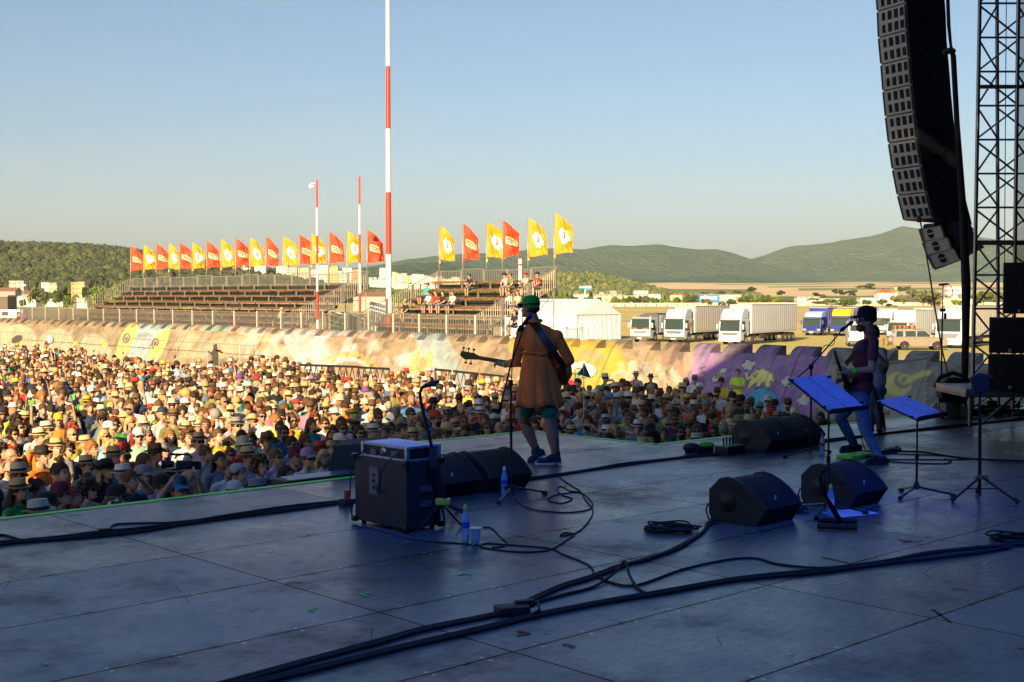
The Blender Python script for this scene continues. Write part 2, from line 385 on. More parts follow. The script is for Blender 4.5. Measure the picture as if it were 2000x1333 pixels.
hillmesh('h1', [(1100, 530), (1300, 512), (1420, 500), (1465, 508), (1520, 494), (1560, 485), (1600, 480), (1650, 470), (1700, 462), (1760, 450), (1800, 455), (1840, 463), (1880, 460), (1950, 470), (2000, 468), (2300, 480), (2500, 500)], 9000, 5200, FA, 330, 1500, 3, ang=.25)
hillmesh('h2', [(-500, 520), (300, 530), (600, 530), (700, 522), (760, 513), (800, 506), (860, 500), (920, 497), (1000, 492), (1100, 484), (1150, 484), (1190, 478), (1240, 480), (1290, 479), (1340, 484), (1400, 487), (1430, 493), (1480, 512), (1540, 526), (1620, 540), (1760, 553), (2500, 560)], 6800, 3700, FA, 230, 1100, 11, ang=-.3)
hillmesh('h3', [(-500, 540), (500, 545), (640, 535), (720, 523), (800, 514), (860, 513), (900, 519), (980, 530), (1060, 538), (1200, 545), (1400, 551), (2500, 575)], 4300, 2900, FA, 70, 700, 21)
_, LH = hillmesh('h4', [(-500, 489), (0, 495), (60, 496), (130, 498), (250, 501), (300, 507), (400, 523), (480, 535), (560, 542), (640, 546), (760, 562), (900, 575), (2500, 584)], 1900, 900, FB, 42, 330, 31, nu=420, nv=80)
_, MH = hillmesh('h5', [(-500, 581), (900, 575), (1000, 556), (1080, 541), (1130, 537), (1170, 541), (1210, 550), (1260, 564), (1320, 580), (1480, 583), (1600, 583), (2500, 583)], 1500, 950, FB, 14, 160, 41, nu=400, nv=50)
def farmcol(PX, VV, X, Y):
    n = fbm(X / 260, Y / 260, 3, 5); c = np.empty(PX.shape + (3,)); c[:] = (.72, .55, .29)
    c[...] += (n[..., None] - .5) * .1
    def band(lo, hi, a, b, col):
        m_ = (VV > lo) & (VV < hi) & (PX > a) & (PX < b); c[m_] = col
    band(.10, .36, 1255, 1475, (.15, .20, .06)); band(.0, .12, 0, 2500, (.14, .17, .05))
    band(.72, .80, 1400, 1900, (.16, .20, .07)); band(.9, 1.3, 0, 2500, (.12, .16, .05)); band(.5, .56, 1500, 1780, (.10, .14, .04))
    band(.30, .40, 1560, 2500, (.20, .24, .08))
    return c
FR = M('farmland', (.5, .4, .2), .95, attr='paint', var=.12, scale=.02)
hillmesh('farmland', [(-500, 583), (1100, 583), (1190, 566), (1225, 553), (1320, 551), (1500, 553), (1700, 550), (1900, 551), (2500, 553)], 3300, 1050, FR, 6, 500, 51, nu=500, nv=90, colf=farmcol)
# ================================================================== DEFLECTOR WALL
def proj(X, Y, Z):
    dx = X; dy = Y; dz = Z - CAMZ
    yc = dy * math.cos(TH) - dz * math.sin(TH); zc = dy * math.sin(TH) + dz * math.cos(TH)
    return 1000 + F * dx / yc, 666.5 - F * zc / yc
PR = [(.03, -.004), (0, 0), (-.1, -.012), (-.22, -.04), (-.42, -.15), (-.62, -.34), (-.84, -.66), (-1.08, -1.05), (-1.35, -1.5), (-1.65, -2.0), (-1.98, -2.55), (-2.4, -3.25)]
tt = np.arange(-260, 1810) * 1.61 / 26; ns = 84
sr = np.linspace(0, len(PR) - 1, ns); pr = np.interp(sr, range(len(PR)), [p[0] for p in PR]); pz = np.interp(sr, range(len(PR)), [p[1] for p in PR])
for _ in range(3): pr[1:-1] = (pr[:-2] + 2 * pr[1:-1] + pr[2:]) / 4; pz[1:-1] = (pz[:-2] + 2 * pz[1:-1] + pz[2:]) / 4
T_, S_ = np.meshgrid(tt, np.arange(ns))
RR = pr[S_]; ZZ = pz[S_] + .03 * (fbm(T_ / 1.61, S_ * 0, 1, 2) - .5) * 2
XX = W0.x + wd.x * T_ + wn_.x * RR; YY = W0.y + wd.y * T_ + wn_.y * RR
U, Vp = proj(XX, YY, ZZ)
C = np.empty(U.shape + (3,))
nA = fbm(T_ * .9, S_ * .09, 5, 1); nB = fbm(T_ * 4, S_ * .05, 4, 4); nC = fbm(T_ * 2.2, S_ * .25, 5, 8)
def lay(mask, col, a=1.):
    m = np.clip(mask, 0, 1)[..., None] * a; C[:] = C * (1 - m) + np.array(col) * m
def sm(v, lo, hi): return np.clip((v - lo) / (hi - lo), 0, 1)
C[:] = (.36, .29, .20); lay(sm(nA, .35, .7), (.22, .17, .115)); lay(sm(nB, .55, .75), (.16, .13, .10), .6); lay(sm(nC, .5, .7), (.46, .38, .27), .5)
worn = sm(nC, .35, .6)
def inx(a, b, k=-.55, y0=700, f=6):      # band between slanted px lines (leaning like the slab joints)
    xs = U + (Vp - y0) * -k * -1
    return np.clip((xs - a) / f, 0, 1) * np.clip((b - xs) / f, 0, 1)
def ellm(cx, cy, rx, ry, rot=0, f=.15):
    dx = U - cx; dy = Vp - cy; c_, s_ = math.cos(rot), math.sin(rot)
    q = np.sqrt(((dx * c_ + dy * s_) / rx) ** 2 + ((-dx * s_ + dy * c_) / ry) ** 2); return np.clip((1 - q) / f + .5, 0, 1), q
def stroke(pts, w):
    dmin = np.full(U.shape, 1e9)
    for (x0, y0), (x1, y1) in zip(pts[:-1], pts[1:]):
        dx, dy = x1 - x0, y1 - y0; t = np.clip(((U - x0) * dx + (Vp - y0) * dy) / (dx * dx + dy * dy + 1e-9), 0, 1)
        dmin = np.minimum(dmin, np.hypot(U - x0 - t * dx, Vp - y0 - t * dy))
    return np.clip(w / 2 - dmin + .5, 0, 1)
def poly(P):
    ins = np.zeros(U.shape, bool); n = len(P)
    for i in range(n):
        x0, y0 = P[i]; x1, y1 = P[(i + 1) % n]
        c_ = ((y0 > Vp) != (y1 > Vp)) & (U < (x1 - x0) * (Vp - y0) / (y1 - y0 + 1e-9) + x0); ins ^= c_
    return ins.astype(float)
B_ = (.02, .02, .025)
# left end: pale ovals with dark eyes
for cx_, cy_, rx_, ry_ in ((30, 672, 44, 38), (108, 676, 38, 34), (188, 690, 30, 40)):
    m, q = ellm(cx_, cy_, rx_, ry_, -.5); lay(m * (Vp > 634), (.50, .43, .32), .85); lay(np.clip(1 - np.abs(q - 1) / .04, 0, 1), (.16, .12, .09), .6)
for cx_, cy_, rx_, ry_ in ((33, 663, 12, 7), (93, 671, 8, 5)): lay(ellm(cx_, cy_, rx_, ry_, -.5)[0], (.07, .06, .05))
lay(ellm(3, 650, 18, 20)[0], (.55, .45, .35), .7)
# yellow leaves, blue field
P_ = [(272, 633), (335, 636), (318, 665), (296, 706), (245, 704)]; lay(poly(P_), (.36, .48, .56), .85)
for P2, e in (([(266, 630), (250, 634), (236, 655), (225, 690), (226, 712), (245, 695), (262, 665), (270, 640)], (247, 661)), ([(333, 640), (310, 650), (296, 672), (290, 700), (296, 714), (312, 698), (327, 668)], (303, 671))):
    lay(poly(P2), (.66, .56, .20)); m, q = ellm(*e, 7, 10.5, .35); lay(m, (.10, .08, .06)); lay(ellm(e[0], e[1], 4, 8, .35)[0], (.42, .40, .34)); lay(ellm(e[0], e[1] + 1, 2.2, 4.5, .35)[0], (.09, .07, .06))
for k in range(7): lay(stroke([(268 + k * 4.5, 658), (270 + k * 4.5, 652 - (k % 3) * 2), (272 + k * 4.5, 659 + (k % 2) * 2)], 1.1), (.15, .2, .25), .8)
# faded patches
nP = fbm(T_ * .55 + 9, S_ * .07, 5, 17); nQ = fbm(T_ * .8 + 3, S_ * .09, 5, 27)
lay(inx(345, 560) * sm(nP, .42, .6) * (Vp < 700), (.74, .46, .32), .75); lay(inx(355, 570) * sm(nQ, .5, .65) * (Vp < 668), (.22, .46, .44), .85)
lay(inx(480, 760) * sm(nQ, .42, .62), (.60, .47, .46), .75); lay(inx(570, 900) * sm(nP, .45, .65), (.56, .57, .62), .8); lay(inx(590, 700) * sm(nA, .5, .7), (.46, .20, .12), .6)
for r_ in (8, 12, 16): lay(np.clip(1 - np.abs(np.hypot(U - 512, (Vp - 675) * 1.2) - r_) / 1.3, 0, 1), (.60, .56, .28), .6)
for cx_ in (548, 566): 
    for r_ in (6, 10): lay(np.clip(1 - np.abs(np.hypot(U - cx_, Vp - 684) - r_) / 1.4, 0, 1), (.66, .50, .30), .7)
# rainbow arc
rr_ = np.hypot((U - 682), (Vp - 742) * 1.15)
lay((np.abs(rr_ - 56) < 7) * sm(nC, .35, .5) * (Vp < 725), (.75, .38, .12), .85); lay((np.abs(rr_ - 46) < 3.5) * (Vp < 725), (.70, .66, .60), .8); lay((rr_ < 42) * (Vp < 725), (.33, .27, .16), .6)
for cx_ in (586, 606, 628): lay(np.clip(1 - np.abs(np.hypot(U - cx_, (Vp - 712)) - 8) / 1.6, 0, 1) * (Vp < 710), (.55, .48, .40), .7)
# checker + feet
lay(inx(822, 888, y0=690), (.28, .38, .42), .8 ); lay(inx(842, 862, y0=710) * ((np.floor((U + (Vp - 710) * .55) / 7) + np.floor(Vp / 5)) % 2 == 0) * (Vp > 682), (.72, .70, .66), .9)
for cx_ in (808, 833):
    m, q = ellm(cx_, 716, 11, 34, .28); m = m * (Vp > 678); lay(m, (.62, .42, .17), .8)
    lay(np.clip(1 - np.abs(q - .95) / .07, 0, 1), (.8, .6, .3), .9); lay(np.clip(1 - np.abs(np.sin(q * 14)) / .3, 0, 1) * m, (.35, .2, .07), .8)
# yellow band
yb = inx(1085, 1220, y0=690, f=14); lay(yb * sm(nA, .2, .45), (.55, .40, .06), .9); lay(inx(1000, 1030) * sm(nA, .4, .6), (.5, .38, .08), .6); lay(inx(1215, 1330, y0=700, f=20) * worn, (.50, .38, .24), .5)
lay(inx(1290, 1350, y0=700), (.28, .19, .16), .7)
# cow, curls
m, q = ellm(1138, 722, 28, 16, .15); lay(m, (.7, .68, .62)); lay(np.clip(1 - np.abs(q - 1) / .08, 0, 1), B_)
m, q = ellm(1130, 730, 10, 10); lay(m, (.28, .45, .30), .8); lay(np.clip(1 - np.abs(q - 1) / .16, 0, 1), B_); lay(ellm(1131, 731, 4, 4)[0], B_)
for i in range(26):
    cx_ = 1212 + (i * 37 % 118); cy_ = 712 + (i * 23 % 40); r_ = 5 + i % 4
    m, q = ellm(cx_, cy_, r_, r_ * .9, 0, .4); lay(m, ((.40, .44, .36), (.5, .48, .42), (.36, .42, .44))[i % 3], .6); lay(np.clip(1 - np.abs(q - 1) / .16, 0, 1), (.60, .58, .5), .6)
rr_ = np.hypot(U - 1215, (Vp - 756)); 
for r_, c_ in ((30, (.6, .5, .4)), (24, (.4, .3, .45)), (18, (.6, .35, .2))): lay((np.abs(rr_ - r_) < 2.6) * (Vp < 752), c_, .6)
# purple field
pp = [(1368, 655), (1358, 690), (1346, 738), (1322, 800), (1300, 900), (1560, 900), (1595, 803), (1628, 707), (1646, 655)]
lay(poly(pp), (.235, .14, .35), .95); lay(poly(pp) * sm(nC, .45, .65), (.34, .23, .45), .45)
lay((U > 1340) * (U < 1646) * np.clip((709 - Vp) / 16, 0, 1) * sm(nB, .25, .6), (.13, .115, .15), .85)
lay((U > 1300) * sm(nB, .6, .72), (.08, .07, .09), .5)
lay((U > 1646 - (Vp - 655) * .36) * 1., (.14, .14, .13), .95); lay((U > 1640 - (Vp - 655) * .36) * sm(nC, .42, .6), (.26, .26, .25), .7)
lay(stroke([(1732, 712), (1775, 706), (1812, 700), (1812, 800)], 2) , (.05, .05, .05), .9); lay(poly([(1722, 715), (1811, 702), (1811, 830), (1722, 830)]), (.30, .30, .28), .5)
def outl_(mk, col): pass
# elephant
EL = [(1461, 752), (1466, 742), (1458, 743), (1454, 734), (1456, 726), (1461, 725), (1459, 732), (1462, 738), (1467, 730), (1474, 723), (1490, 721), (1503, 724), (1510, 733), (1511, 741), (1515, 741), (1513, 747), (1506, 745), (1503, 757), (1494, 757), (1494, 748), (1488, 748), (1486, 757), (1477, 757), (1477, 749), (1470, 752), (1466, 758), (1460, 757)]
YEL = (.62, .60, .22); lay(poly(EL), YEL); lay(stroke(EL + EL[:1], 1.5), B_); m, q = ellm(1475, 732, 4.5, 4.5); lay(np.clip(1 - np.abs(q - 1) / .22, 0, 1), B_); lay(ellm(1475, 733, 1.6, 2)[0], B_)
# bee
for a_ in ((1413, 724, 8, 5.5, -.6), (1396, 742, 7, 5, .5)): m, q = ellm(*a_); lay(m, (.5, .5, .48)); lay(np.clip(1 - np.abs(q - 1) / .2, 0, 1), B_)
m, q = ellm(1405, 733, 9, 5, -.5); lay(m, (.6, .55, .1)); lay(m * (np.sin((U + Vp * .5) * 1.3) > 0), B_)
# clouds
for cx_, cy_ in ((1461, 713), (1538, 746), (1569, 782), (1546, 811), (1437, 820)):
    mm = np.zeros(U.shape)
    for dx, dy, r_ in ((-8, 1, 5), (0, -4, 6), (8, -2, 5), (4, 4, 5), (-4, 5, 4.5)): mm = np.maximum(mm, (np.hypot(U - cx_ - dx, Vp - cy_ - dy) < r_ + 1.2) * .5)
    for dx, dy, r_ in ((-8, 1, 5), (0, -4, 6), (8, -2, 5), (4, 4, 5), (-4, 5, 4.5)): mm = np.maximum(mm, (np.hypot(U - cx_ - dx, Vp - cy_ - dy) < r_) * 1.)
    lay(mm == .5, B_); lay(mm == 1, (.5, .5, .47))
# blue creature
m, q = ellm(1487, 796, 36, 38); m = m * (Vp > 757); lay(m, (.07, .32, .48)); lay(np.clip(1 - np.abs(q - 1) / .035, 0, 1) * (Vp > 756), B_)
lay(stroke([(1516, 815), (1528, 808), (1535, 796), (1536, 790)], 10), B_); lay(stroke([(1516, 815), (1528, 808), (1535, 796), (1536, 790)], 7.6), (.07, .32, .48))
lay(stroke([(1372, 712), (1370, 725), (1373, 729), (1378, 728)], 1.7), B_); lay(stroke([(1366, 719), (1378, 717)], 1.5), B_)
lay(stroke([(1374, 738), (1367, 740), (1365, 746), (1369, 749), (1374, 744), (1374, 738), (1374, 749)], 1.6), B_)
# yellow-green ladle eye on the grey slabs
YG = (.46, .48, .16)
m, q = ellm(1754, 750, 28, 25); lay(m, (.2, .22, .1)); m, q = ellm(1754, 750, 26.5, 23.5); lay(m, YG); m, q = ellm(1763, 744, 17, 16); lay(m, (.24, .24, .22))
m, q = ellm(1766, 741, 12, 11); lay(m, YG); m, q = ellm(1768, 742, 6.5, 6.5); lay(m, (.24, .24, .22))
lay(stroke([(1772, 745), (1790, 735), (1806, 729), (1814, 728)], 12.5), (.2, .22, .1)); lay(stroke([(1772, 745), (1790, 735), (1806, 729), (1814, 728)], 10.5), YG)
lay(sm(nC, .6, .72), (.2, .18, .15), .35)
# joints
tf = (T_ / 3.22) % 1; lay(((tf < .012) | (tf > .988)) * sm(nC, .2, .4), (.08, .07, .06), .5)
lay((((T_ + 4.3) / 9.66 % 1) < .004) * 1., (.03, .03, .03), .7)
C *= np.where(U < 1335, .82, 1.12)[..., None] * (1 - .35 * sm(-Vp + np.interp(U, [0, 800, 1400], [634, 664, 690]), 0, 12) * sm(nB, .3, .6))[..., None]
sc0, sc1 = S_[:-1, :-1], T_[:-1, :-1]
ci_ = (np.arange(-260, 1809) % 26); gap = ci_ >= 16; toothf = np.broadcast_to(gap, sc1.shape); sn = int(np.argmax(pr < -.62)); notch = sc0 < sn
keep = ~(toothf & notch)
V = np.stack([XX, YY, ZZ], -1).reshape(-1, 3); idx = np.arange(V.shape[0]).reshape(U.shape)
Q = np.stack([idx[:-1, :-1], idx[:-1, 1:], idx[1:, 1:], idx[1:, :-1]], -1)[keep].reshape(-1, 4)
XV, XF, XC = [], [], []; nb0 = V.shape[0]
def addq(P4, c4_):
    k = nb0 + len(XV); XV.extend(P4); XF.append((k, k + 1, k + 2, k + 3)); XC.extend(c4_)
def wp(t, r_, z_): return (W0.x + wd.x * t + wn_.x * r_, W0.y + wd.y * t + wn_.y * r_, z_)
zn = float(ZZ[sn].mean()); rn = float(pr[sn]); ds = (.24, .21, .17)
for i in range(len(tt) - 1):
    t0_, t1_ = tt[i], tt[i + 1]; cc = C[sn, i] * .9
    if gap[i]: za_, zb_ = ZZ[sn, i], ZZ[sn, i + 1]; addq([tuple(V[idx[sn, i]]), tuple(V[idx[sn, i + 1]]), wp(t1_, .06, zb_ + .01), wp(t0_, .06, za_ + .01)], [cc] * 4)
    else: za_, zb_ = ZZ[0, i], ZZ[0, i + 1]
    addq([wp(t0_, .06 if gap[i] else .03, za_), wp(t1_, .06 if gap[i] else .03, zb_), wp(t1_, .1, -3.3), wp(t0_, .1, -3.3)], [ds] * 4)
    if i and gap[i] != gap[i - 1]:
        for s_ in range(sn): addq([tuple(V[idx[s_, i]]), tuple(V[idx[s_ + 1, i]]), wp(t0_, .045, ZZ[s_ + 1, i]), wp(t0_, .04, ZZ[s_, i])], [C[s_, i] * .8] * 4)  # tooth end faces: wall paint darkened, their shading put into the colour
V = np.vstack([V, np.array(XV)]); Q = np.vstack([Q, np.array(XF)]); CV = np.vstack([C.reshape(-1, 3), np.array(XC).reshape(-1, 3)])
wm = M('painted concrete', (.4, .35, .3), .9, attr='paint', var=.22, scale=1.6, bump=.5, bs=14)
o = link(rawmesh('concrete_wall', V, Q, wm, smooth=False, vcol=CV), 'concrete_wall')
tag(o, 'long sloping concrete blast wall with toothed crest, covered in faded murals', 'concrete wall')
# ================================================================== GRANDSTANDS
def SP(t, q, z): p = W0 + wd * t + wn_ * q; return Vector((p.x, p.y, z))
WA = math.atan2(wd.y, wd.x)
WOOD = M('weathered brown plank', (.17, .085, .04), .7, var=.3, scale=2); DARKP = M('dark riser board', (.02, .018, .016), .8)
def panel(a, b, za, zb, h, parent, name='railing_panel', nb=None, mt=None, w=.028):
    a = Vector(a); b = Vector(b); L_ = (b - a).length; dd_ = (b - a).normalized(); mb = MB()
    rz = math.atan2(dd_.y, dd_.x); nb = nb or max(3, int(L_ / .15))
    A = a.copy(); A.z = za; B = b.copy(); B.z = zb
    for f_ in (.012, .988):
        p = A.lerp(B, f_); mb.box((p.x, p.y, p.z + h / 2), (.06, .06, h), rz=rz)
    up = Vector((0, 0, 1))
    for hh in (.06, h - .03): mb.tube([A.lerp(B, .02) + up * hh, A.lerp(B, .98) + up * hh], .026, 5)
    for i in range(1, nb):
        p = A.lerp(B, i / nb); mb.add([(p.x + sx_ * w / 2 * dd_.x, p.y + sx_ * w / 2 * dd_.y, p.z + zz_) for sx_ in (-1, 1) for zz_ in (.07, h - .04)] + [(p.x + dd_.y * w, p.y - dd_.x * w, p.z + zz_) for zz_ in (.07, h - .04)], [(0, 1, 3, 2), (0, 4, 5, 1), (2, 3, 5, 4)])
    return mb.obj(name, mt or STEEL, parent, smooth=False)
def stand(t0, t1, label, nrow=7, broken=0):
    base = SP(t1, 2, gz(SP(t1, 2, 0).y)); R0 = thing('grandstand', label, 'grandstand', base); inv = Matrix.Translation(-base)
    def P(t, q, z): return inv @ SP(t, q, z)
    dq = 5.4 / nrow; L_ = t1 - t0
    for k in range(nrow):
        q = 2.0 + dq * k; zk = -.15 + 2.45 * k / (nrow - 1); nseg = int(L_ / 2.3)
        mb = MB(); c = P((t0 + t1) / 2, q + dq / 2, zk - .03); mb.box(c, (L_, dq * .62, .05), rz=WA); mb.obj('deck_board', WOOD, R0, smooth=False)
        mb = MB(); mb.box(P((t0 + t1) / 2, q + dq * .93, zk + .14), (L_, .03, .24), rz=WA); mb.obj('riser_board', DARKP, R0, smooth=False)
        for j in range(nseg):
            if broken and (j * 7 + k * 3) % 11 == 0: continue
            ta = t0 + L_ * j / nseg; tb = t0 + L_ * (j + 1) / nseg - .1
            mb = MB(); mb.box(P((ta + tb) / 2, q + dq * .55, zk + .43), (tb - ta, .26, .045), rz=WA)
            mb.box(P((ta + tb) / 2, q + dq * .30, zk + .36), (tb - ta - .2, .03, .05), rz=WA)
            if k in (1, 3, 5) or True: mb.obj('bench_plank', WOOD, R0, smooth=False) if len(R0.children) < 95 else None
        mb = MB()
        for j in range(nseg + 1):
            t = t0 + L_ * j / nseg
            mb.box(P(t - .05, q + dq * .55, zk + .2), (.07, .06, .44), rz=WA); mb.box(P(t - .05, q + dq * .3, zk + .39), (.05, .5, .05), rz=WA)
        mb.box(P((t0 + t1) / 2, q + dq * .55, zk + .385), (L_, .04, .03), rz=WA); mb.obj('bench_frame', STEEL, R0, smooth=False)
    mb = MB()
    for j in range(int(L_ / 2.3) + 1):
        t = t0 + L_ * j / int(L_ / 2.3)
        for q in (2.2, 4, 5.8, 7.2):
            p = P(t, q, 0); g_ = gz(SP(t, q, 0).y) - base.z; top = (-.2 + 2.5 * (q - 2) / 5.2) - base.z; mb.tube([(p.x, p.y, g_), (p.x, p.y, top)], .03, 5)
        mb.tube([P(t, 2.2, -1.9), P(t, 7.2, 2.0)], .022, 4); mb.tube([P(t, 7.2, -1.9), P(t, 2.2, -.4)], .022, 4)
        if j: 
            for z in (-1.3, .2, 1.6): mb.tube([P(tp, 7.2, z), P(t, 7.2, z)], .022, 4)
        tp = t
    mb.obj('scaffold_frame', STEEL, R0, smooth=False)
    n = int(round(L_ / 2.25))
    for j in range(n):
        a, b = t0 + L_ * j / n, t0 + L_ * (j + 1) / n - .03
        pa, pb_ = P(a, 7.4, 0), P(b, 7.4, 0); panel(pa, pb_, 2.28 - base.z, 2.28 - base.z, 1.1 + .1 * (j % 3 == 0), R0)
    for t in (t0 - .05, t1 + .05):
        for f0, f1 in ((0, .33), (.34, .66), (.67, 1)):
            pa, pb_ = P(t, 1.6 + 5.7 * f0, 0), P(t, 1.6 + 5.7 * f1, 0); panel(pa, pb_, -.2 + 2.5 * f0 - base.z, -.2 + 2.5 * f1 - base.z, 1.1, R0, 'side_railing')
    return R0
G1 = stand(44.8, 79.6, 'long empty grandstand with rows of brown benches under the left run of flags', broken=1)
G2 = stand(27.1, 37.3, 'shorter grandstand behind the bass player with a few people sitting on it', nrow=6)
# front crowd railing: separate fence sections standing along the wall crest
FG = 'grey railing sections along the top of the blast wall'
t = 24.2; k = 0
fl = ['between the tent and the two stands', 'in front of the shorter grandstand', 'between the two stands beside the tall mast', 'in front of the long grandstand', 'left of the long grandstand']
cnt = {}
while t < 86:
    L_ = 2.35 if t < 44 else 2.9
    a, b = SP(t, 1.25, 0), SP(t + L_ - .05, 1.25, 0); base = a.copy(); base.z = -.35
    zone = fl[1] if t < 37.3 else (fl[2] if t < 44.8 else (fl[3] if t < 79.6 else fl[4]))
    if t < 26.3: zone = fl[0]
    R0 = thing('crowd_railing', 'grey barred railing section ' + zone, 'railing', base, 0, FG + ', ' + zone)
    o_ = panel((0, 0, 0), b - a, 0, 0, 1.22 + .04 * (k % 2), R0, 'railing_frame', nb=int(L_ / .135), w=.034)
    mb = MB(); mb.tube([(0, 0, -.15), (0, 0, 1.28)], .045, 6); g_ = wn_ * .7; mb.tube([(0, 0, .9), (g_.x, g_.y, -1.6)], .022, 5); mb.obj('post', STEEL, R0)
    t += L_; k += 1
# barrier by the tent
b0 = At(1107, 672, 62); R0 = thing('crowd_railing', 'short grey barrier with red corner cap in front of the white tent', 'railing', b0)
panel((0, 0, 0), (.75, .1, 0), 0, 0, .75, R0, 'railing_frame', nb=6); mb = MB(); mb.box((0, 0, .78), (.1, .08, .06)); mb.box((.74, .1, .78), (.08, .08, .06)); mb.obj('red_cap', M('red plastic', (.6, .03, .02), .5), R0)
mb = MB(); mb.tube([(0, 0, 0), (0, 0, -2.2)], .03, 6); mb.tube([(.75, .1, 0), (.75, .1, -2.2)], .03, 6); mb.obj('leg', STEEL, R0)
# ================================================================== FLAGS
GL = {'U': ['1001', '1001', '1001', '1001', '1001', '1001', '0110'], 'r': ['000', '000', '101', '110', '100', '100', '100'], 'p': ['0000', '1110', '1001', '1001', '1110', '1000', '1000'],
      'i': ['1', '0', '1', '1', '1', '1', '1'], 'n': ['0000', '0000', '1110', '1001', '1001', '1001', '1001'], 'e': ['0000', '0110', '1001', '1111', '1000', '1001', '0110']}
FM = M('flag fabric', (.8, .1, .05), .6, attr='paint'); FM.node_tree.nodes['Principled BSDF'].inputs['Subsurface Weight'].default_value = 0
def flag_mesh(kind, seed):
    nu, nv = 64, 96; u = np.linspace(0, 1, nu + 1); v = np.linspace(0, 1, nv + 1); Ug, Vg = np.meshgrid(u, v)
    wv = 1.18 - .12 * (seed % 3); drop = .75 + .1 * (seed % 2)
    X = .05 + wv * Ug * (1 - .10 * Vg * (seed % 2)); Z = Vg * (2.05 - drop * Ug ** (1.3 + .3 * (seed % 2))) - .05 * np.sin(Ug * 4 + seed) * (1 - Vg)
    Y = .10 * Ug ** .7 * np.sin(5.5 * Ug + 2.5 * Vg + seed) + .07 * Ug * np.sin(11 * Vg - 5 * Ug + seed * 2) + .03 * Ug * np.sin(22 * (Ug + .6 * Vg) + seed)
    cu, cv = (Ug[:-1, :-1] + .5 / nu), (Vg[:-1, :-1] + .5 / nv); x = cu * 1.15; z = cv * 1.95
    c = np.empty(x.shape + (3,))
    if kind == 'red':
        c[:] = (.66, .05, .012); zz = z - .95
        m = (np.abs(x - .6) < .43) & (np.abs(zz) < .19 + .04 * np.sin((x - .2) * 3.9)); c[m] = (.80, .62, .30)
        m = (np.abs(x - .6) < .39) & (np.abs(zz) < .14); c[m] = (.66, .05, .012)
        cells = []; 
        for ch in 'Urpiner': cells.append(GL[ch]); cells.append(['0'] * 7)
        rows = [''.join(cc[r] for cc in cells) for r in range(7)]; n = len(rows[0]) - 1
        ci = np.floor((x - .23) / .74 * n).astype(int); ri = np.floor((.115 - zz) / .23 * 7).astype(int)
        for r in range(7):
            for q in range(n):
                if rows[r][q] == '1': c[(ci == q) & (ri == r)] = (.85, .8, .72)
    else:
        c[:] = (.84, .27, .008)
        def e(cx, cz, rx, rz_, rot=0):
            dx, dz = x - cx, z - cz; a, b = math.cos(rot), math.sin(rot); return np.hypot((dx * a + dz * b) / rx, (-dx * b + dz * a) / rz_)
        S = [e(.47, 1.28, .11, .13), e(.74, 1.26, .11, .13), e(.40, 1.02, .17, .2, .3), e(.80, 1.0, .16, .2, -.3), e(.45, .78, .15, .11, -.3), e(.73, .76, .15, .11, .3), e(.52, .62, .07, .12), e(.68, .60, .07, .12), e(.30, 1.12, .08, .07), e(.92, .85, .07, .1)]
        mn = np.min(S, 0); c[mn < 1.16] = (.75, .06, .02); c[mn < 1.0] = (.85, .82, .78)
        for s_ in S[2:6]: c[(np.abs(s_ - .97) < .05)] = (.75, .12, .06)
        c[(e(.6, .95, .05, .1) < 1)] = (.75, .06, .02)
    V = np.stack([X, Y, Z], -1).reshape(-1, 3); idx = np.arange(V.shape[0]).reshape(X.shape)
    Q = np.stack([idx[:-1, :-1], idx[:-1, 1:], idx[1:, 1:], idx[1:, :-1]], -1).reshape(-1, 4)
    return rawmesh('flag_cloth', V, Q, FM, smooth=True, fcol=c.reshape(-1, 3))
FMS = {k: [flag_mesh(k, s) for s in (1, 2, 4, 5, 7, 8)] for k in ('red', 'yellow')}
mb = MB(); mb.tube([(0, 0, -.0), (0, 0, 4.05)], .022, 6); pole_me = mb.mesh('flag_pole', STEEL, True)
mb = MB(); mb.lathe([(.015, 0), (.045, .03), (.05, .14), (.02, .2)], 8, c=(.05, 0, 1.72)); wt = {k: mb.mesh('flag_weight', M(k + ' weight', c_, .6), True) for k, c_ in (('red', (.6, .05, .02)), ('yellow', (.8, .5, .02)))}
LX = [256, 281, 306, 330, 351, 376, 404, 432, 461, 488, 520, 553, 585, 608, 643, 678, 717]; RX = [858, 904, 950, 981, 1031, 1082]; RK = ['yellow', 'red', 'yellow', 'red', 'yellow', 'yellow']
ordw = ['first', 'second', 'third', 'fourth', 'fifth', 'sixth', 'seventh', 'eighth', 'ninth']
def tq(px, q):
    k = (px - 1000) / F; o_ = W0 + wn_ * q
    return (o_.x - k * o_.y) / (-wd.x + k * wd.y)
cn = {'red': 0, 'yellow': 0}
for i, px in enumerate(LX + RX):
    left = i < len(LX); kind = ('red' if i % 2 == 0 else 'yellow') if left else RK[i - len(LX)]
    if i == len(LX): cn = {'red': 0, 'yellow': 0}
    p = SP(tq(px, 7.5), 7.5, 2.1); r = thing('flag', f"{kind} {'beer' if kind == 'red' else 'emblem'} flag, {ordw[cn[kind]]} {kind} one from the left above the {'longer' if left else 'shorter'} grandstand", 'flag', p, group='flags on poles behind the grandstands'); cn[kind] += 1
    sc_ = 1 + .03 * math.sin(i * 2.1); r.scale = (sc_, sc_, 1 if px != 1082 else 1.06); r.rotation_euler.z = .12 * math.sin(i * 1.7)
    link(pole_me, 'pole', r); link(FMS[kind][(i * 5 + i // 6) % 6], 'flag_cloth', r, (0, 0, 1.98 + .04 * math.sin(i))); link(wt[kind], 'cord_weight', r)
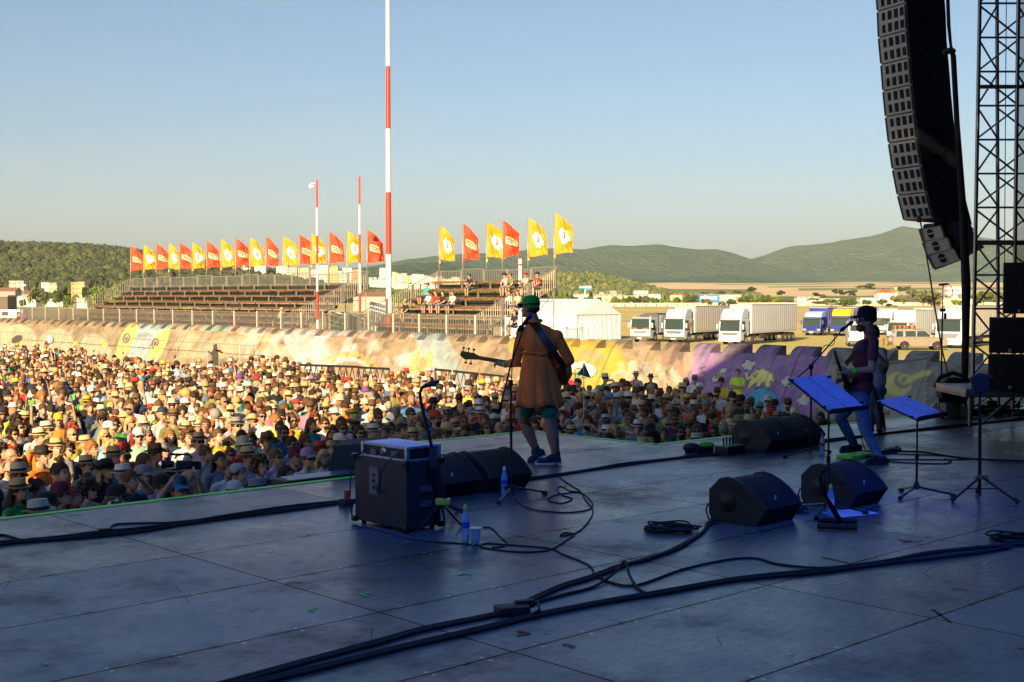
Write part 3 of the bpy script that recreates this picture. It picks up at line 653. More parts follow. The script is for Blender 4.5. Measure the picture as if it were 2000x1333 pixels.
# ================================================================== MASTS
RED = M('signal red paint', (.62, .04, .02), .4, var=.08, scale=4); WHT = M('white mast paint', (.72, .71, .68), .35, var=.05)
def mast(px, Y, rb, rt, bands, ybot, name, label, cat='mast'):
    mats = [WHT, RED]; mb = MB(); zs = [At(px, y, Y).z for y, _ in bands]; x = At(px, 600, Y).x; z0 = gz(Y)
    zz = [z0] + zs; mc = [bands[0][1]] + [b[1] for b in bands]
    for i in range(len(zz) - 1):
        f0 = (zz[i] - zz[0]) / (zz[-1] - zz[0]); f1 = (zz[i + 1] - zz[0]) / (zz[-1] - zz[0])
        mb.tube([(x, Y, zz[i]), (x, Y, zz[i + 1])], [rb + (rt - rb) * f0, rb + (rt - rb) * f1], 16, bands[i][1])
    return tag(mb.obj(name, mats, smooth=50), label, cat)
mast(759.5, 77, .19, .10, [(612, 1), (497, 0), (376, 1), (252, 0), (130, 1), (0, 0), (-120, 1), (-240, 0)], 630, 'tall_mast', 'very tall thick red and white banded mast between the two grandstands')
o = mast(620, 75, .075, .055, [(625, 0), (570, 1), (515, 0), (461, 1), (406, 0), (352, 1)], 643, 'thin_mast', 'thin red and white mast carrying a camera dome', 'mast')
o['category'] = 'mast'
mast(703, 76, .075, .055, [(628, 0), (573, 1), (515, 0), (458, 1), (400, 0), (345, 1)], 643, 'thin_mast', 'thin red and white mast without a camera, nearer the tall mast', 'mast')
cmr = At(607, 366, 75); R0 = thing('security_camera', 'white dome camera on a short arm near the top of the thin mast', 'camera', cmr)
mb = MB(); mb.ell((0, 0, 0), (.11, .11, .12)); mb.lathe([(.12, 0), (.13, .06), (.08, .16), (.03, .18)], 12); mb.obj('dome_housing', WHT, R0); mb = MB(); mb.tube([(0, 0, .17), (0, 0, .22), (.38, 0, .22)], .03, 6); mb.ell((.13, 0, .05), (.06, .06, .08)); mb.obj('arm', WHT, R0)
# ================================================================== TENT
TW = M('white tent fabric', (.50, .57, .68), .6, var=.06, scale=.7, bump=.6, bs=1.2)
P0 = Vector((7.4, 147, -3.23)); gd = Vector((.775, .632, 0)); sd = Vector((-.632, .775, 0)); R0 = thing('marquee_tent', 'white marquee tent with a gabled front and gathered curtains', 'tent', P0, math.atan2(gd.y, gd.x))
w_, l_, he, hr = 6.9, 14, 2.95, 4.75
mb = MB()
for yy in (0, l_): mb.add([(0, yy, 0), (w_, yy, 0), (w_, yy, he), (0, yy, he)], [(0, 1, 2, 3)])
mb.add([(0, 0, 0), (0, l_, 0), (0, l_, he), (0, 0, he)], [(0, 1, 2, 3)]); mb.add([(w_, 0, 0), (w_, l_, 0), (w_, l_, he), (w_, 0, he)], [(0, 1, 2, 3)]); 
mb.obj('side_wall', TW, R0, smooth=False)
mb = MB(); mb.prism([(-.12, he - .05), (w_ + .12, he - .05), (w_ + .1, he + .05), (w_ / 2, hr), (-.1, he + .05)], l_ + .2, X=Matrix.Translation((0, l_ + .1, 0)) @ Matrix.Rotation(math.pi / 2, 4, 'X')); mb.obj('roof', TW, R0, smooth=False)
n = 150; V = []; Q = []
for i in range(n + 1):
    x = .05 + (w_ - .1) * i / n; fold = .11 * math.sin(i * 1.1) * (1 if i < 75 else .25) - .16 + .04 * math.sin(i * .37)
    V += [(x, fold - .1, .02), (x, fold * .6 - .1, 1.5), (x, -.06, he - .03)]
    if i: k = 3 * i; Q += [(k - 3, k, k + 1, k - 2), (k - 2, k + 1, k + 2, k - 1)]
link(rawmesh('front_curtain', V, Q, TW, smooth=True), 'front_curtain', R0)
mb = MB(); mb.box((w_ / 2, -.14, he), (w_ + .2, .05, .06)); 
for x in (0, w_): mb.box((x, -.14, he / 2), (.08, .08, he))
mb.obj('frame', M('tent frame grey', (.45, .45, .43), .5), R0)
# ================================================================== FOREST, TREES
def scatter(name, H, n, h0, h1, vlo, vhi, cols, label, cat, seed, xr=(-300, 1300), conif=.5):
    px, v, Z, X, Y = H; r = np.random.default_rng(seed); Vs = []; Fs = []; Cs = []; k = 0
    ok = np.where((px > xr[0]) & (px < xr[1]))[0]
    for i in range(n):
        fv = r.uniform(vlo, vhi); iv = np.searchsorted(v, fv) - 1; iu = r.integers(ok[0], ok[-1] - 1); a, b = r.uniform(0, 1, 2); iv = max(iv, 0)
        def bl(A): return (A[iv, iu] * (1 - b) + A[iv + 1, iu] * b) * (1 - a) + (A[iv, iu + 1] * (1 - b) + A[iv + 1, iu + 1] * b) * a
        x, y, z = bl(X), bl(Y), bl(Z); 
        h = r.uniform(h0, h1); con = r.random() < conif; w = h * (.22 if con else .36); m = 6; th = r.uniform(0, 6.28)
        base = len(Vs)
        lv = [(0, 0, h)] ; prof = [(.55, .62), (1., .22)] if con else [(.75, .82), (1., .45), (.6, .12)]
        for rr, zz in prof:
            for j in range(m): an = th + 2 * math.pi * j / m; q = w * rr * r.uniform(.75, 1.2); lv.append((q * math.cos(an), q * math.sin(an), h * zz * r.uniform(.92, 1.08)))
        Vs += [(x + p[0], y + p[1], z + p[2] - .3) for p in lv]
        c = np.array(cols[r.integers(len(cols))]) * r.uniform(.75, 1.25)
        for j in range(m): Fs.append((base, base + 1 + j, base + 1 + (j + 1) % m, base + 1 + (j + 1) % m)); Cs.append(c)
        for l in range(len(prof) - 1):
            for j in range(m): a_ = base + 1 + l * m; Fs.append((a_ + j, a_ + m + j, a_ + m + (j + 1) % m, a_ + (j + 1) % m)); Cs.append(c)
    me = bpy.data.meshes.new(name); me.from_pydata(Vs, [], [f[:3] if f[2] == f[3] else f for f in Fs])
    at = me.attributes.new('paint', 'FLOAT_COLOR', 'FACE'); c4 = np.ones((len(Cs), 4), 'f'); c4[:, :3] = np.array(Cs); at.data.foreach_set('color', c4.ravel())
    me.materials.append(M('tree mass', (.05, .08, .02), .95, attr='paint')); tag(link(me, name), label, cat, kind='stuff')
GR = [(.035, .05, .016), (.05, .068, .02), (.065, .085, .024), (.03, .042, .018), (.08, .09, .03)]
scatter('forest', LH, 15000, 8, 14, .10, .99, GR, 'dense mixed forest covering the long hill on the left', 'forest', 5, (-450, 640), .4)
scatter('woodland', MH, 8000, 4, 8, .12, .99, [(.09, .12, .045), (.12, .15, .05), (.06, .09, .03), (.16, .17, .07)], 'mixed green woodland on the low hill behind the white tent', 'woodland', 6, (700, 1500), .25)
def gnd(px, py):
    Y = 150.
    for _ in range(30): Y = (CAMZ - gz(Y)) * F / max(py - HY, 1e-3)
    return At(px, py, 1)[0] * Y, Y
LEAF = {k: M(k + ' leaves', c, .8, rnd=.2, var=.35, scale=.5) for k, c in (('green', (.085, .13, .025)), ('olive', (.13, .15, .065)), ('bright', (.12, .18, .025)), ('dark', (.04, .07, .018)))}
BARK = M('bark', (.08, .06, .045), .9)
def tree_proto(kind, seed, wide, n=900, leaf=.055, trunk=.22):
    r = np.random.default_rng(seed); R0 = thing('tree', 'x', 'tree', (0, -500, -50))
    cl = [(r.uniform(-.5, .5) * wide, r.uniform(-.5, .5) * wide, r.uniform(trunk + .08, .82), r.uniform(.16, .27)) for _ in range(11)]
    P = []; 
    while len(P) < n:
        c = cl[r.integers(len(cl))]; d_ = r.normal(size=3); d_ /= np.linalg.norm(d_); q = r.uniform(.55, 1.05)
        p = np.array([c[0] + d_[0] * c[3] * wide * q * 1.1, c[1] + d_[1] * c[3] * wide * q * 1.1, c[2] + d_[2] * c[3] * q * .8])
        if p[2] > trunk * .6: P.append(p)
    P = np.array(P); A = r.normal(size=(n, 3)); A /= np.linalg.norm(A, axis=1)[:, None]; B = np.cross(A, r.normal(size=(n, 3))); B /= np.linalg.norm(B, axis=1)[:, None]
    s = r.uniform(.6, 1.5, (n, 1)) * leaf; V = np.stack([P - A * s - B * s * .6, P + A * s - B * s * .8, P + A * s * .8 + B * s, P - A * s * .9 + B * s * .7], 1).reshape(-1, 3)
    link(rawmesh('crown', V, np.arange(4 * n).reshape(n, 4), LEAF[kind]), 'crown', R0)
    mb = MB(); mb.tube([(0, 0, 0), (.01, 0, trunk), (0, .01, .5)], [.03, .022, .01], 7)
    for c in cl[:6]: mb.tube([(0, 0, trunk), (c[0] * .5, c[1] * .5, (c[2] + trunk) / 2), c[:3]], [.016, .01, .004], 5)
    mb.obj('trunk', BARK, R0); return R0
PT = {('green', 0): tree_proto('green', 1, .75), ('olive', 0): tree_proto('olive', 2, .8), ('bright', 0): tree_proto('bright', 3, 1.05, trunk=.08), ('dark', 0): tree_proto('dark', 4, .7), ('green', 1): tree_proto('green', 6, 1.7, 1400, .045, .05), ('olive', 1): tree_proto('olive', 7, 1.1, 1300), ('bright', 1): tree_proto('bright', 8, 2., 1500, .045, .05), ('dark', 1): tree_proto('dark', 9, 1.5, 1300, .045, .06)}
TL = [ # px, ytop, width px, kind, form, Y, label
 (72, 560, 30, 'olive', 0, 560, 'olive broad tree left of the round-headed pair at the edge of the field'), (92, 566, 18, 'green', 0, 540, 'slim green tree beside the broad olive one near the white sheds'), (116, 560, 27, 'green', 0, 560, 'round green tree in front of the green and white flats'), (131, 573, 17, 'bright', 0, 470, 'small bright green tree in front of the round one'), (148, 574, 20, 'olive', 0, 560, 'low olive tree below the orange flats'), (205, 552, 58, 'bright', 1, 420, 'wide bright green tree behind the left stair rail of the long grandstand'), (166, 560, 16, 'dark', 0, 600, 'dark small tree right of the orange flats'), (45, 582, 14, 'green', 0, 520, 'tiny green bush by the white sheds at far left'),
 (1086, 577, 20, 'green', 0, 650, 'green tree just left of the white tent ridge'), (1101, 575, 26, 'bright', 0, 640, 'bright tree rising over the white tent ridge'), (1122, 577, 20, 'green', 0, 640, 'round tree left of the blue billboard post'), (1148, 577, 20, 'green', 0, 640, 'round tree right of the blue billboard post'), (1172, 580, 14, 'dark', 0, 660, 'small dark tree over the tent gable'),
 (1200, 578, 22, 'olive', 0, 640, 'olive tree above the tent right corner'), (1214, 582, 20, 'bright', 1, 630, 'low bright bush right of the tent'), (1231, 577, 24, 'green', 0, 640, 'green tree below the pale office block'), (1246, 582, 18, 'dark', 0, 630, 'dark bush above the compactor truck'), (1258, 577, 24, 'olive', 0, 650, 'olive tree right of the dark bush above the compactor truck'), (1276, 579, 24, 'green', 0, 640, 'green tree above the gap between the first two trucks'), (1298, 582, 22, 'bright', 0, 640, 'low bright tree above the curtain-sided truck cab'), (1323, 578, 24, 'bright', 0, 640, 'rounded bright tree above the curtain-sided trailer'), (1350, 575, 30, 'green', 0, 650, 'tall green tree left of the blue furniture store'), (1379, 583, 24, 'olive', 0, 620, 'olive tree in front of the blue furniture store'), (1409, 588, 16, 'olive', 0, 620, 'small brownish tree in front of the middle of the furniture store'), (1428, 583, 20, 'green', 0, 620, 'green tree in front of the right end of the furniture store'),
 (1456, 576, 28, 'green', 0, 660, 'green tree just right of the furniture store'), (1478, 580, 26, 'bright', 0, 650, 'bright tree above the white trailer front'), (1498, 574, 30, 'green', 0, 650, 'leafy green tree above the middle of the white trailer'), (1518, 577, 26, 'bright', 0, 640, 'bright tree above the rear of the white trailer'), (1543, 587, 14, 'dark', 0, 640, 'small dark bush left of the white depot'), (1554, 590, 12, 'bright', 0, 640, 'tiny bright bush in front of the white depot'),
 (1623, 582, 80, 'bright', 1, 620, 'very wide bright green clump above the blue truck'), (1663, 585, 20, 'green', 0, 630, 'green tree at the right end of the wide clump'), (1692, 584, 20, 'green', 0, 640, 'green tree behind the cap of the guitarist'), (1724, 583, 22, 'green', 0, 640, 'green tree right of the guitarist'), (1738, 593, 16, 'dark', 0, 560, 'small dark bush in front of the grey willows'), (1757, 574, 32, 'olive', 1, 660, 'grey-green willow, smaller one of two'), (1803, 562, 66, 'olive', 1, 660, 'large grey-green willow, bigger one of two'), (1868, 584, 20, 'bright', 0, 640, 'round bright tree behind the overhead microphone'), (1920, 566, 40, 'green', 0, 640, 'tall green tree seen through the truss tower'), (1948, 568, 30, 'olive', 0, 640, 'olive tree seen through the truss tower on the right'), (1748, 596, 10, 'bright', 0, 560, 'tiny bright bush beside the small dark one'),
 (1690, 554, 42, 'dark', 1, 1400, 'dark copse standing alone on the wheat fields'), (1629, 564, 14, 'dark', 0, 1150, 'lone dark tree on the hedgerow left of the copse'), (1642, 566, 14, 'dark', 0, 1150, 'second lone tree on the hedgerow left of the copse'), (1527, 567, 18, 'dark', 0, 1100, 'round dark tree at the foot of the wheat fields'), (1658, 567, 30, 'dark', 1, 1150, 'low hedge clump below the copse'), (1730, 563, 16, 'green', 0, 1150, 'green hedge tree right of the copse'), (1755, 560, 14, 'dark', 0, 1250, 'small hedge tree above the smaller willow'), (1770, 559, 16, 'green', 0, 1250, 'small green hedge tree above the gap between the willows'), (1470, 560, 20, 'dark', 0, 1100, 'dark hedge tree where the green field ends'), (1440, 566, 20, 'olive', 0, 1000, 'olive hedge tree above the furniture store'), (1405, 569, 26, 'dark', 1, 1000, 'low dark hedge above the furniture store'), (1375, 570, 20, 'green', 0, 1000, 'green hedge tree behind the furniture store'), (1600, 572, 30, 'dark', 1, 1050, 'low dark hedge behind the white depot'),
]
for i in range(30):
    px = 722 + i * 11.3 + (i * 7 % 5); TL.append((px, 563 + (i * 13 % 9) - (4 if 860 < px < 1000 else 0), 20 + i * 5 % 9, ('green', 'olive', 'dark', 'bright')[i * 3 % 4], i % 5 == 0, 640, None))
for i, (px, yt, wpx, kind, form, Y, lab) in enumerate(TL):
    if 1010 < px < 1080 and lab is None: continue
    b = At(px, 600, Y); zt = At(px, yt, Y).z; base = -3.25 if Y < 900 else At(px, yt + (12 if Y > 1000 else 10), Y).z
    h = zt - base; pr_ = PT[(kind, int(form))]; W_ = {0: .75, 1: 1.7}[int(form)]
    if (kind, int(form)) == ('olive', 1): W_ = 1.1
    if (kind, int(form)) == ('bright', 0): W_ = 1.05
    wm_ = wpx / F * Y; sx_ = wm_ / (W_ * 1.35); rot = i * 1.3
    dup(pr_, (b.x, Y, base), rot, lab or 'one of the leafy trees below the white housing estate, behind the grandstands', 'trees between the estate and the field' if lab is None else 'trees around the airfield', scale=(sx_, sx_, h))
for p in PT.values():
    for c in list(p.children): bpy.data.objects.remove(c)
    bpy.data.objects.remove(p)
# ================================================================== BUILDINGS
def wallmat(name, col, wx=3.2, wz=2.9, win=(.09, .1, .12)):
    if name in MC: return MC[name]
    m = M(name, col, .8); g = NG(m); p = m.node_tree.nodes['Principled BSDF']
    tc = g.N.new('ShaderNodeTexCoord').outputs['Object']; sx = g.N.new('ShaderNodeSeparateXYZ'); g.L.new(tc, sx.inputs[0])
    h = g.m('ADD', sx.outputs[0], sx.outputs[1]); fx = g.m('FRACT', g.m('DIVIDE', h, wx)); fz = g.m('FRACT', g.m('DIVIDE', sx.outputs[2], wz))
    a = g.m('MULTIPLY', g.m('GREATER_THAN', fx, .45), g.m('MULTIPLY', g.m('GREATER_THAN', fz, .35), g.m('LESS_THAN', fz, .8)))
    g.L.new(g.mix(g.m('MULTIPLY', a, .75), g.mix(g.rmp(g.noise(tc, .08), .4, .6, 0, .25), col, tuple(c * .8 for c in col)), win), p.inputs['Base Color']); return m
RF = {'flat': M('flat roof felt', (.3, .28, .26), .9), 'red': M('red roof tiles', (.30, .10, .06), .85, var=.1), 'brown': M('brown roof sheet', (.24, .13, .09), .8)}
def bldg(px0, px1, yt, yb, Y, col, label, name='apartment_block', cat='apartment block', roof='flat', group=None, depth=None, win=True, wz=2.9, rz=0., pitch=0):
    a = At(px0, yb, Y); b = At(px1, yb, Y); zt = At(px0, yt, Y).z; w = b.x - a.x; dpt = depth or max(8, w * .35); zb = min(a.z, 1e9)
    R0 = thing(name, label, cat, ((a.x + b.x) / 2, Y, zb), rz, group)
    h = zt - zb; pt = max(1.5, h * .3) if pitch else 0
    mb = MB(); mb.box((0, dpt / 2, (h - pt) / 2 - 2), (w, dpt, h - pt + 4)); mt = wallmat(f'wall {col}', col, 3.2, wz) if win else M(f'plain wall {col}', col, .8, var=.08, scale=.1)
    mb.obj('wall', mt, R0, smooth=False); mb = MB()
    if pitch: mb.prism([(-dpt / 2 - .4, 0), (dpt / 2 + .4, 0), (0, pt)], w + .8, X=Matrix.Translation((-w / 2 - .4, dpt / 2, h - pt)) @ Matrix.Rotation(math.pi / 2, 4, 'Z') @ Matrix.Rotation(math.pi / 2, 4, 'X'))
    else:
        mb.box((0, dpt / 2, h + .25), (w + .5, dpt + .5, .5)); 
        if w > 14: mb.box((w * .2, dpt / 2, h + 1.5), (4, 4, 2.4)); mb.box((-w * .22, dpt / 2, h + 1.2), (3, 3, 1.6))
    mb.obj('roof', RF[roof], R0, smooth=False); return R0
WH = (.68, .66, .62); CR = (.62, .52, .36); OR = (.60, .30, .14); GN = (.45, .55, .32); PK = (.6, .42, .34); GY = (.5, .5, .48); YL = (.66, .52, .22)
EST = 'blocks of the white hillside housing estate'
r = np.random.default_rng(3); x = 766; i = 0
while x < 925:
    w = r.uniform(6, 17); f = (x - 766) / 160; yt = 534 + 15 * f + r.uniform(-3.5, 3); c = (WH, WH, CR, WH, YL, WH)[r.integers(6)]
    bldg(x, x + w, yt, 578, 1750 - 40 * (i % 3), c, 'white or cream block of flats in the dense estate right of the tall mast', group=EST); x += w * r.uniform(.55, 1.0); i += 1
x = 716
while x < 765: w = r.uniform(7, 14); bldg(x, x + w, 540 + r.uniform(-2, 3), 560, 1800 + 5 * i, WH, 'low white block of flats beside the tall mast foot', group='low white blocks by the mast'); x += w; i += 1
x = 770; 
while x < 900: w = r.uniform(14, 30); bldg(x, x + w, 556 + (x - 770) * .03 + r.uniform(-1.5, 1.5), 580, 1600 - 3 * i, WH, 'long low white block at the foot of the estate', group='low rows at the foot of the estate'); x += w + 3; i += 1
bldg(741, 754, 524, 552, 1780, (.7, .7, .7), 'tall white tower block rising just left of the tall mast'); bldg(722, 762, 547, 556, 1650, WH, 'long low white row of flats left of the tall mast foot')
for a, b, t_, c, l in ((540, 562, 520, WH, 'white slab block below the tenth and eleventh flags'), (563, 580, 523, CR, 'cream block right of the white slab block'), (582, 604, 524, CR, 'low cream block behind the thin camera mast left side'), (606, 622, 527, WH, 'small white block beside the thin camera mast'), (622, 641, 519, WH, 'taller white block right of the thin camera mast'), (642, 660, 521, YL, 'yellow block right of the taller white one'), (661, 670, 530, WH, 'narrow white block between the masts'), (669, 687, 524, WH, 'white block left of the second thin mast'), (687, 707, 527, OR, 'orange block behind the second thin mast'), (497, 520, 520, WH, 'white block between the ninth and tenth flags'), (455, 485, 523, WH, 'white block below the ninth flag'), (432, 452, 524, OR, 'orange block below the eighth flag'), (415, 431, 525, CR, 'cream block below the seventh flag'), (388, 410, 526, PK, 'pink block below the sixth flag'), (350, 372, 525, PK, 'low pink block below the fifth flag')):
    bldg(a, b, t_, 546, 1450, c, l)
for a, b, t_, yb, c, l in ((18, 46, 550, 568, PK, 'pink and white block of flats at far left'), (81, 96, 553, 570, WH, 'white half of the green and white flats'), (96, 111, 554, 570, GN, 'green half of the green and white flats'), (139, 152, 553, 578, OR, 'orange block of flats left of the long grandstand'), (152, 165, 552, 578, YL, 'yellow block adjoining the orange flats')):
    bldg(a, b, t_, yb, 820, c, l)
bldg(168, 194, 537, 545, 1250, WH, 'white villa on the lower forest slope', 'house', 'house', win=True); bldg(205, 256, 524, 529, 1400, PK, 'long pale building high on the forest slope', 'house', 'building'); bldg(222, 254, 541, 547, 1200, CR, 'beige building half hidden above the grandstand end', 'house', 'building', win=False)
for a, b, t_, l in ((118, 128, 541, 'small white house on the slope left of the villa'), (140, 148, 541, 'smaller white house next to the villa'), (60, 70, 556, 'tiny house between the pink and green flats')): bldg(a, b, t_, t_ + 5, 1150, WH, l, 'house', 'house', 'red', pitch=1, win=False)
bldg(-20, 30, 562, 585, 640, (.3, .27, .24), 'wide grey-roofed hangar at the far left edge', 'hangar', 'hangar', 'brown', win=False, pitch=1); bldg(28, 62, 568, 590, 660, (.34, .3, .26), 'second brown-roofed hangar near the left edge', 'hangar', 'hangar', 'brown', win=False, pitch=1)
bldg(15, 70, 580, 596, 600, (.62, .6, .56), 'long low white shed at far left', 'shed', 'shed', win=False); bldg(88, 122, 581, 596, 600, (.62, .6, .56), 'low white shed behind the trees at left', 'shed', 'shed', win=False); bldg(150, 172, 584, 600, 520, (.5, .5, .5), 'small grey shed left of the grandstand end', 'shed', 'shed', win=False); bldg(-4, 15, 580, 608, 420, (.12, .1, .09), 'dark brown shed cut by the left edge', 'shed', 'shed', win=False)
bldg(690, 752, 570, 600, 430, (.36, .33, .3), 'grey barn with a red-brown roof between the grandstands', 'barn', 'barn', 'brown', win=False, pitch=1)
bldg(1160, 1215, 577, 592, 760, CR, 'long low cream building above the tent', 'warehouse', 'warehouse'); bldg(1120, 1150, 576, 590, 790, WH, 'low white building behind the billboard post', 'warehouse', 'warehouse'); bldg(1214, 1250, 579, 592, 770, CR, 'lower cream building right of the long one', 'warehouse', 'warehouse')
bldg(1238, 1266, 569, 580, 900, (.55, .58, .62), 'pale office block above the low cream buildings', 'office_block', 'office block'); bldg(1266, 1290, 576, 588, 850, WH, 'low white hall right of the office block', 'warehouse', 'warehouse', win=False); bldg(1310, 1332, 577, 590, 860, CR, 'small cream hall with a red roof', 'warehouse', 'warehouse', 'red', win=False)
bldg(1557, 1600, 581, 597, 700, (.6, .6, .58), 'white flat-roofed depot above the trailer rear', 'warehouse', 'warehouse'); bldg(1600, 1640, 585, 597, 720, (.62, .58, .5), 'low cream hall beside the depot', 'warehouse', 'warehouse', win=False); bldg(1680, 1712, 583, 597, 760, (.62, .62, .6), 'low white hall behind the guitarist', 'warehouse', 'warehouse', win=False)
sh = bldg(1714, 1753, 573, 590, 800, (.66, .62, .58), 'white shopping hall with a red and yellow roof sign', 'warehouse', 'shopping hall', win=False); mb = MB(); w_ = 12
for k in range(7): mb.box((-6 + k * 1.6, -.3, 6.6), (1., .3, 1.8 + .3 * (k % 2)))
mb.obj('red_sign', M('red sign paint', (.6, .08, .03), .5), sh); mb = MB(); mb.box((5, -.3, 8.4), (1.6, .3, 1.4)); mb.obj('yellow_sign', M('yellow sign paint', (.7, .45, .03), .5), sh)
bldg(1849, 1878, 560, 583, 760, (.6, .6, .6), 'white commercial block behind the overhead microphone', 'warehouse', 'building', win=True); bldg(1840, 1905, 584, 598, 720, (.6, .58, .52), 'long pale shed behind the cable and truss', 'warehouse', 'warehouse', win=False)
def text_mesh(s, size, mt, name, parent, loc, rot=(math.pi / 2, 0, 0), ext=.02, align='CENTER', bold=0.):
    cu = bpy.data.curves.new(name, 'FONT'); cu.body = s; cu.size = size; cu.extrude = ext; cu.align_x = align; cu.align_y = 'CENTER'; cu.offset = bold; cu.resolution_u = 3
    o = bpy.data.objects.new(name, cu); COL.objects.link(o); dg = bpy.context.evaluated_depsgraph_get(); me = bpy.data.meshes.new_from_object(o.evaluated_get(dg)); bpy.data.objects.remove(o)
    me.materials.clear(); me.materials.append(mt); o = link(me, name, parent, loc); o.rotation_euler = rot; return o
BLU = M('store blue paint', (.03, .20, .42), .5); SWH = M('sign white', (.8, .8, .8), .5); ORG = M('orange sign', (.75, .22, .03), .5)
Yb = 690; a = At(1366, 600, Yb); b = At(1448, 600, Yb); w = b.x - a.x; R0 = thing('furniture_store', 'blue and grey furniture store with white lettering and an orange square', 'store', ((a.x + b.x) / 2, Yb, -3.2)); h = At(0, 576, Yb).z + 3.2
mb = MB(); mb.box((-w * .26, 9, h / 2), (w * .48, 18, h)); mb.obj('blue_wall', BLU, R0, smooth=False)
mb = MB(); mb.box((w * .24, 9, h / 2 - .1), (w * .52, 18, h - .2)); 
for k in range(14): mb.box((w * .24 - w * .25 + k * w * .5 / 13, -.05, h / 2 - .2), (.35, .25, h - .5))
mb.obj('ribbed_wall', M('grey blue ribbed cladding', (.32, .38, .46), .5), R0, smooth=False)
mb = MB(); mb.box((0, 9, h + .15), (w + .3, 18.3, .3)); mb.obj('roof', RF['flat'], R0)
text_mesh('MÖBELIX', 2.2, SWH, 'sign_lettering', R0, (-w * .28, -.1, h * .68), bold=.12); mb = MB(); mb.box((w * .42, -.2, h * .6), (2.3, .2, 2.2)); mb.obj('orange_square', ORG, R0)
text_mesh('BB', .9, SWH, 'square_lettering', R0, (w * .42, -.33, h * .6))
Yb = 660; c = At(1143, 562, Yb); R0 = thing('billboard', 'blue two-sided billboard with white lettering on a single post', 'billboard', (c.x, Yb, -3.2))
for k, s_ in ((-1, .5), (1, -.5)):
    mb = MB(); mb.box((0, 0, 0), (3.5, .3, 2.3)); o = mb.obj('sign_board', BLU, R0, loc=(k * 1.55, .3 * 0, c.z + 3.2), rz=s_ * .5, smooth=False); text_mesh('MÖBELIX', .82, SWH, 'sign_lettering', o, (0, -.2, .1), bold=.05)
mb = MB(); mb.tube([(0, .3, 0), (0, .3, c.z + 2.2)], .3, 8); mb.obj('post', WHT, R0)
mb = MB(); p = At(1016, 600, 500); mb.tube([(p.x, 500, -3.2), (p.x, 500, At(0, 506, 500).z)], [.9, .7], 12, 0); mb.tube([(p.x, 500, At(0, 519, 500).z), (p.x, 500, At(0, 516, 500).z)], .95, 12, 1); tag(mb.obj('chimney_mast', [WHT, RED]), 'distant white mast seen behind the shorter grandstand', 'mast')
# perimeter wall of airfield
mb = MB(); 
for k in range(60): x_ = 40 + k * 5.2; mb.box((x_, 600 + .35 * (x_ - 40), -2.5), (5.1, .2, 2.0))
tag(mb.obj('perimeter_wall', M('pale concrete panels', (.52, .46, .38), .9, var=.1, scale=.2), smooth=False), 'long low pale wall at the far edge of the airfield', 'wall')
# left: light mast trailer, white boxes
p = gnd(44, 625); R0 = thing('lighting_trailer', 'small red and blue trailer with a tall thin lamp mast at far left', 'trailer', (p[0], p[1], gz(p[1])))
mb = MB(); mb.box((0, 0, .7), (2.2, 1.3, .7), bev=.08); mb.obj('body', RED, R0); mb = MB(); mb.box((0, 0, 1.2), (1.6, 1, .35), bev=.05); mb.obj('cover', M('blue cover', (.05, .15, .35), .6), R0); mb = MB(); mb.tube([(.3, 0, 1.2), (.3, 0, 7.4)], .06, 6); mb.obj('mast', STEEL, R0); mb = MB(); mb.box((.3, 0, 7.4), (1.1, .2, .3)); mb.obj('lamp', SWH, R0)
for sx_ in (-.6, .6): mb = MB(); mb.cyl((sx_, -.75, .35), (sx_, -.55, .35), .35, 12); mb.obj('wheel', RUB, R0)
p = gnd(48, 622); R0 = thing('cabin', 'low white site cabin behind the left end of the railing', 'cabin', (p[0], p[1] - 10, gz(p[1]))); mb = MB(); mb.box((1, 0, 1.0), (6, 2.5, 2), bev=.05); mb.obj('body', WHT, R0); mb = MB(); mb.box((0, -1.28, 1.2), (1.4, .05, .9)); mb.box((3, -1.28, 1.2), (1, .05, .9)); mb.obj('window', BLK, R0); mb = MB(); mb.box((1, 0, 2.05), (6.2, 2.7, .1)); mb.obj('roof', STEEL, R0)
# portable toilets / cabins behind the gap
def cabin(px, y0, y1, Y, w, mt, label, name, cat):
    b_ = At(px, y1, Y); z1 = At(px, y0, Y).z; z0 = gz(Y); h = z1 - z0; R0 = thing(name, label, cat, (b_.x, Y, z0)); mb = MB(); mb.box((0, 0, h / 2), (w, w, h - .1), bev=.04); mb.obj('body', mt, R0)
    mb = MB(); mb.prism([(-w / 2 - .05, 0), (w / 2 + .05, 0), (w / 2 - .1, .16), (-w / 2 + .1, .16)], w, X=Matrix.Translation((0, w / 2, h - .05)) @ Matrix.Rotation(math.pi / 2, 4, 'X')); mb.obj('roof', WHT, R0)
    mb = MB(); mb.box((0, -w / 2 - .02, h * .45), (w * .7, .04, h * .82), bev=.01); mb.obj('door', mt, R0); return R0
cabin(665, 613, 655, 90, 1.25, M('green plastic', (.02, .30, .09), .5), 'green portable toilet left of the tall mast', 'portable_toilet', 'toilet'); cabin(682, 616, 655, 91.5, 1.2, M('green plastic', (.02, .30, .09), .5), 'second green portable toilet, nearer the tall mast', 'portable_toilet', 'toilet')
cabin(746, 592, 650, 88, 1.5, M('white plastic panel', (.72, .72, .72), .5), 'tall white cabin directly left of the mast foot', 'cabin', 'cabin'); cabin(722, 617, 650, 86, 1.2, M('pale teal plastic', (.3, .5, .5), .5), 'small pale teal cabin between the two stands', 'cabin', 'cabin')
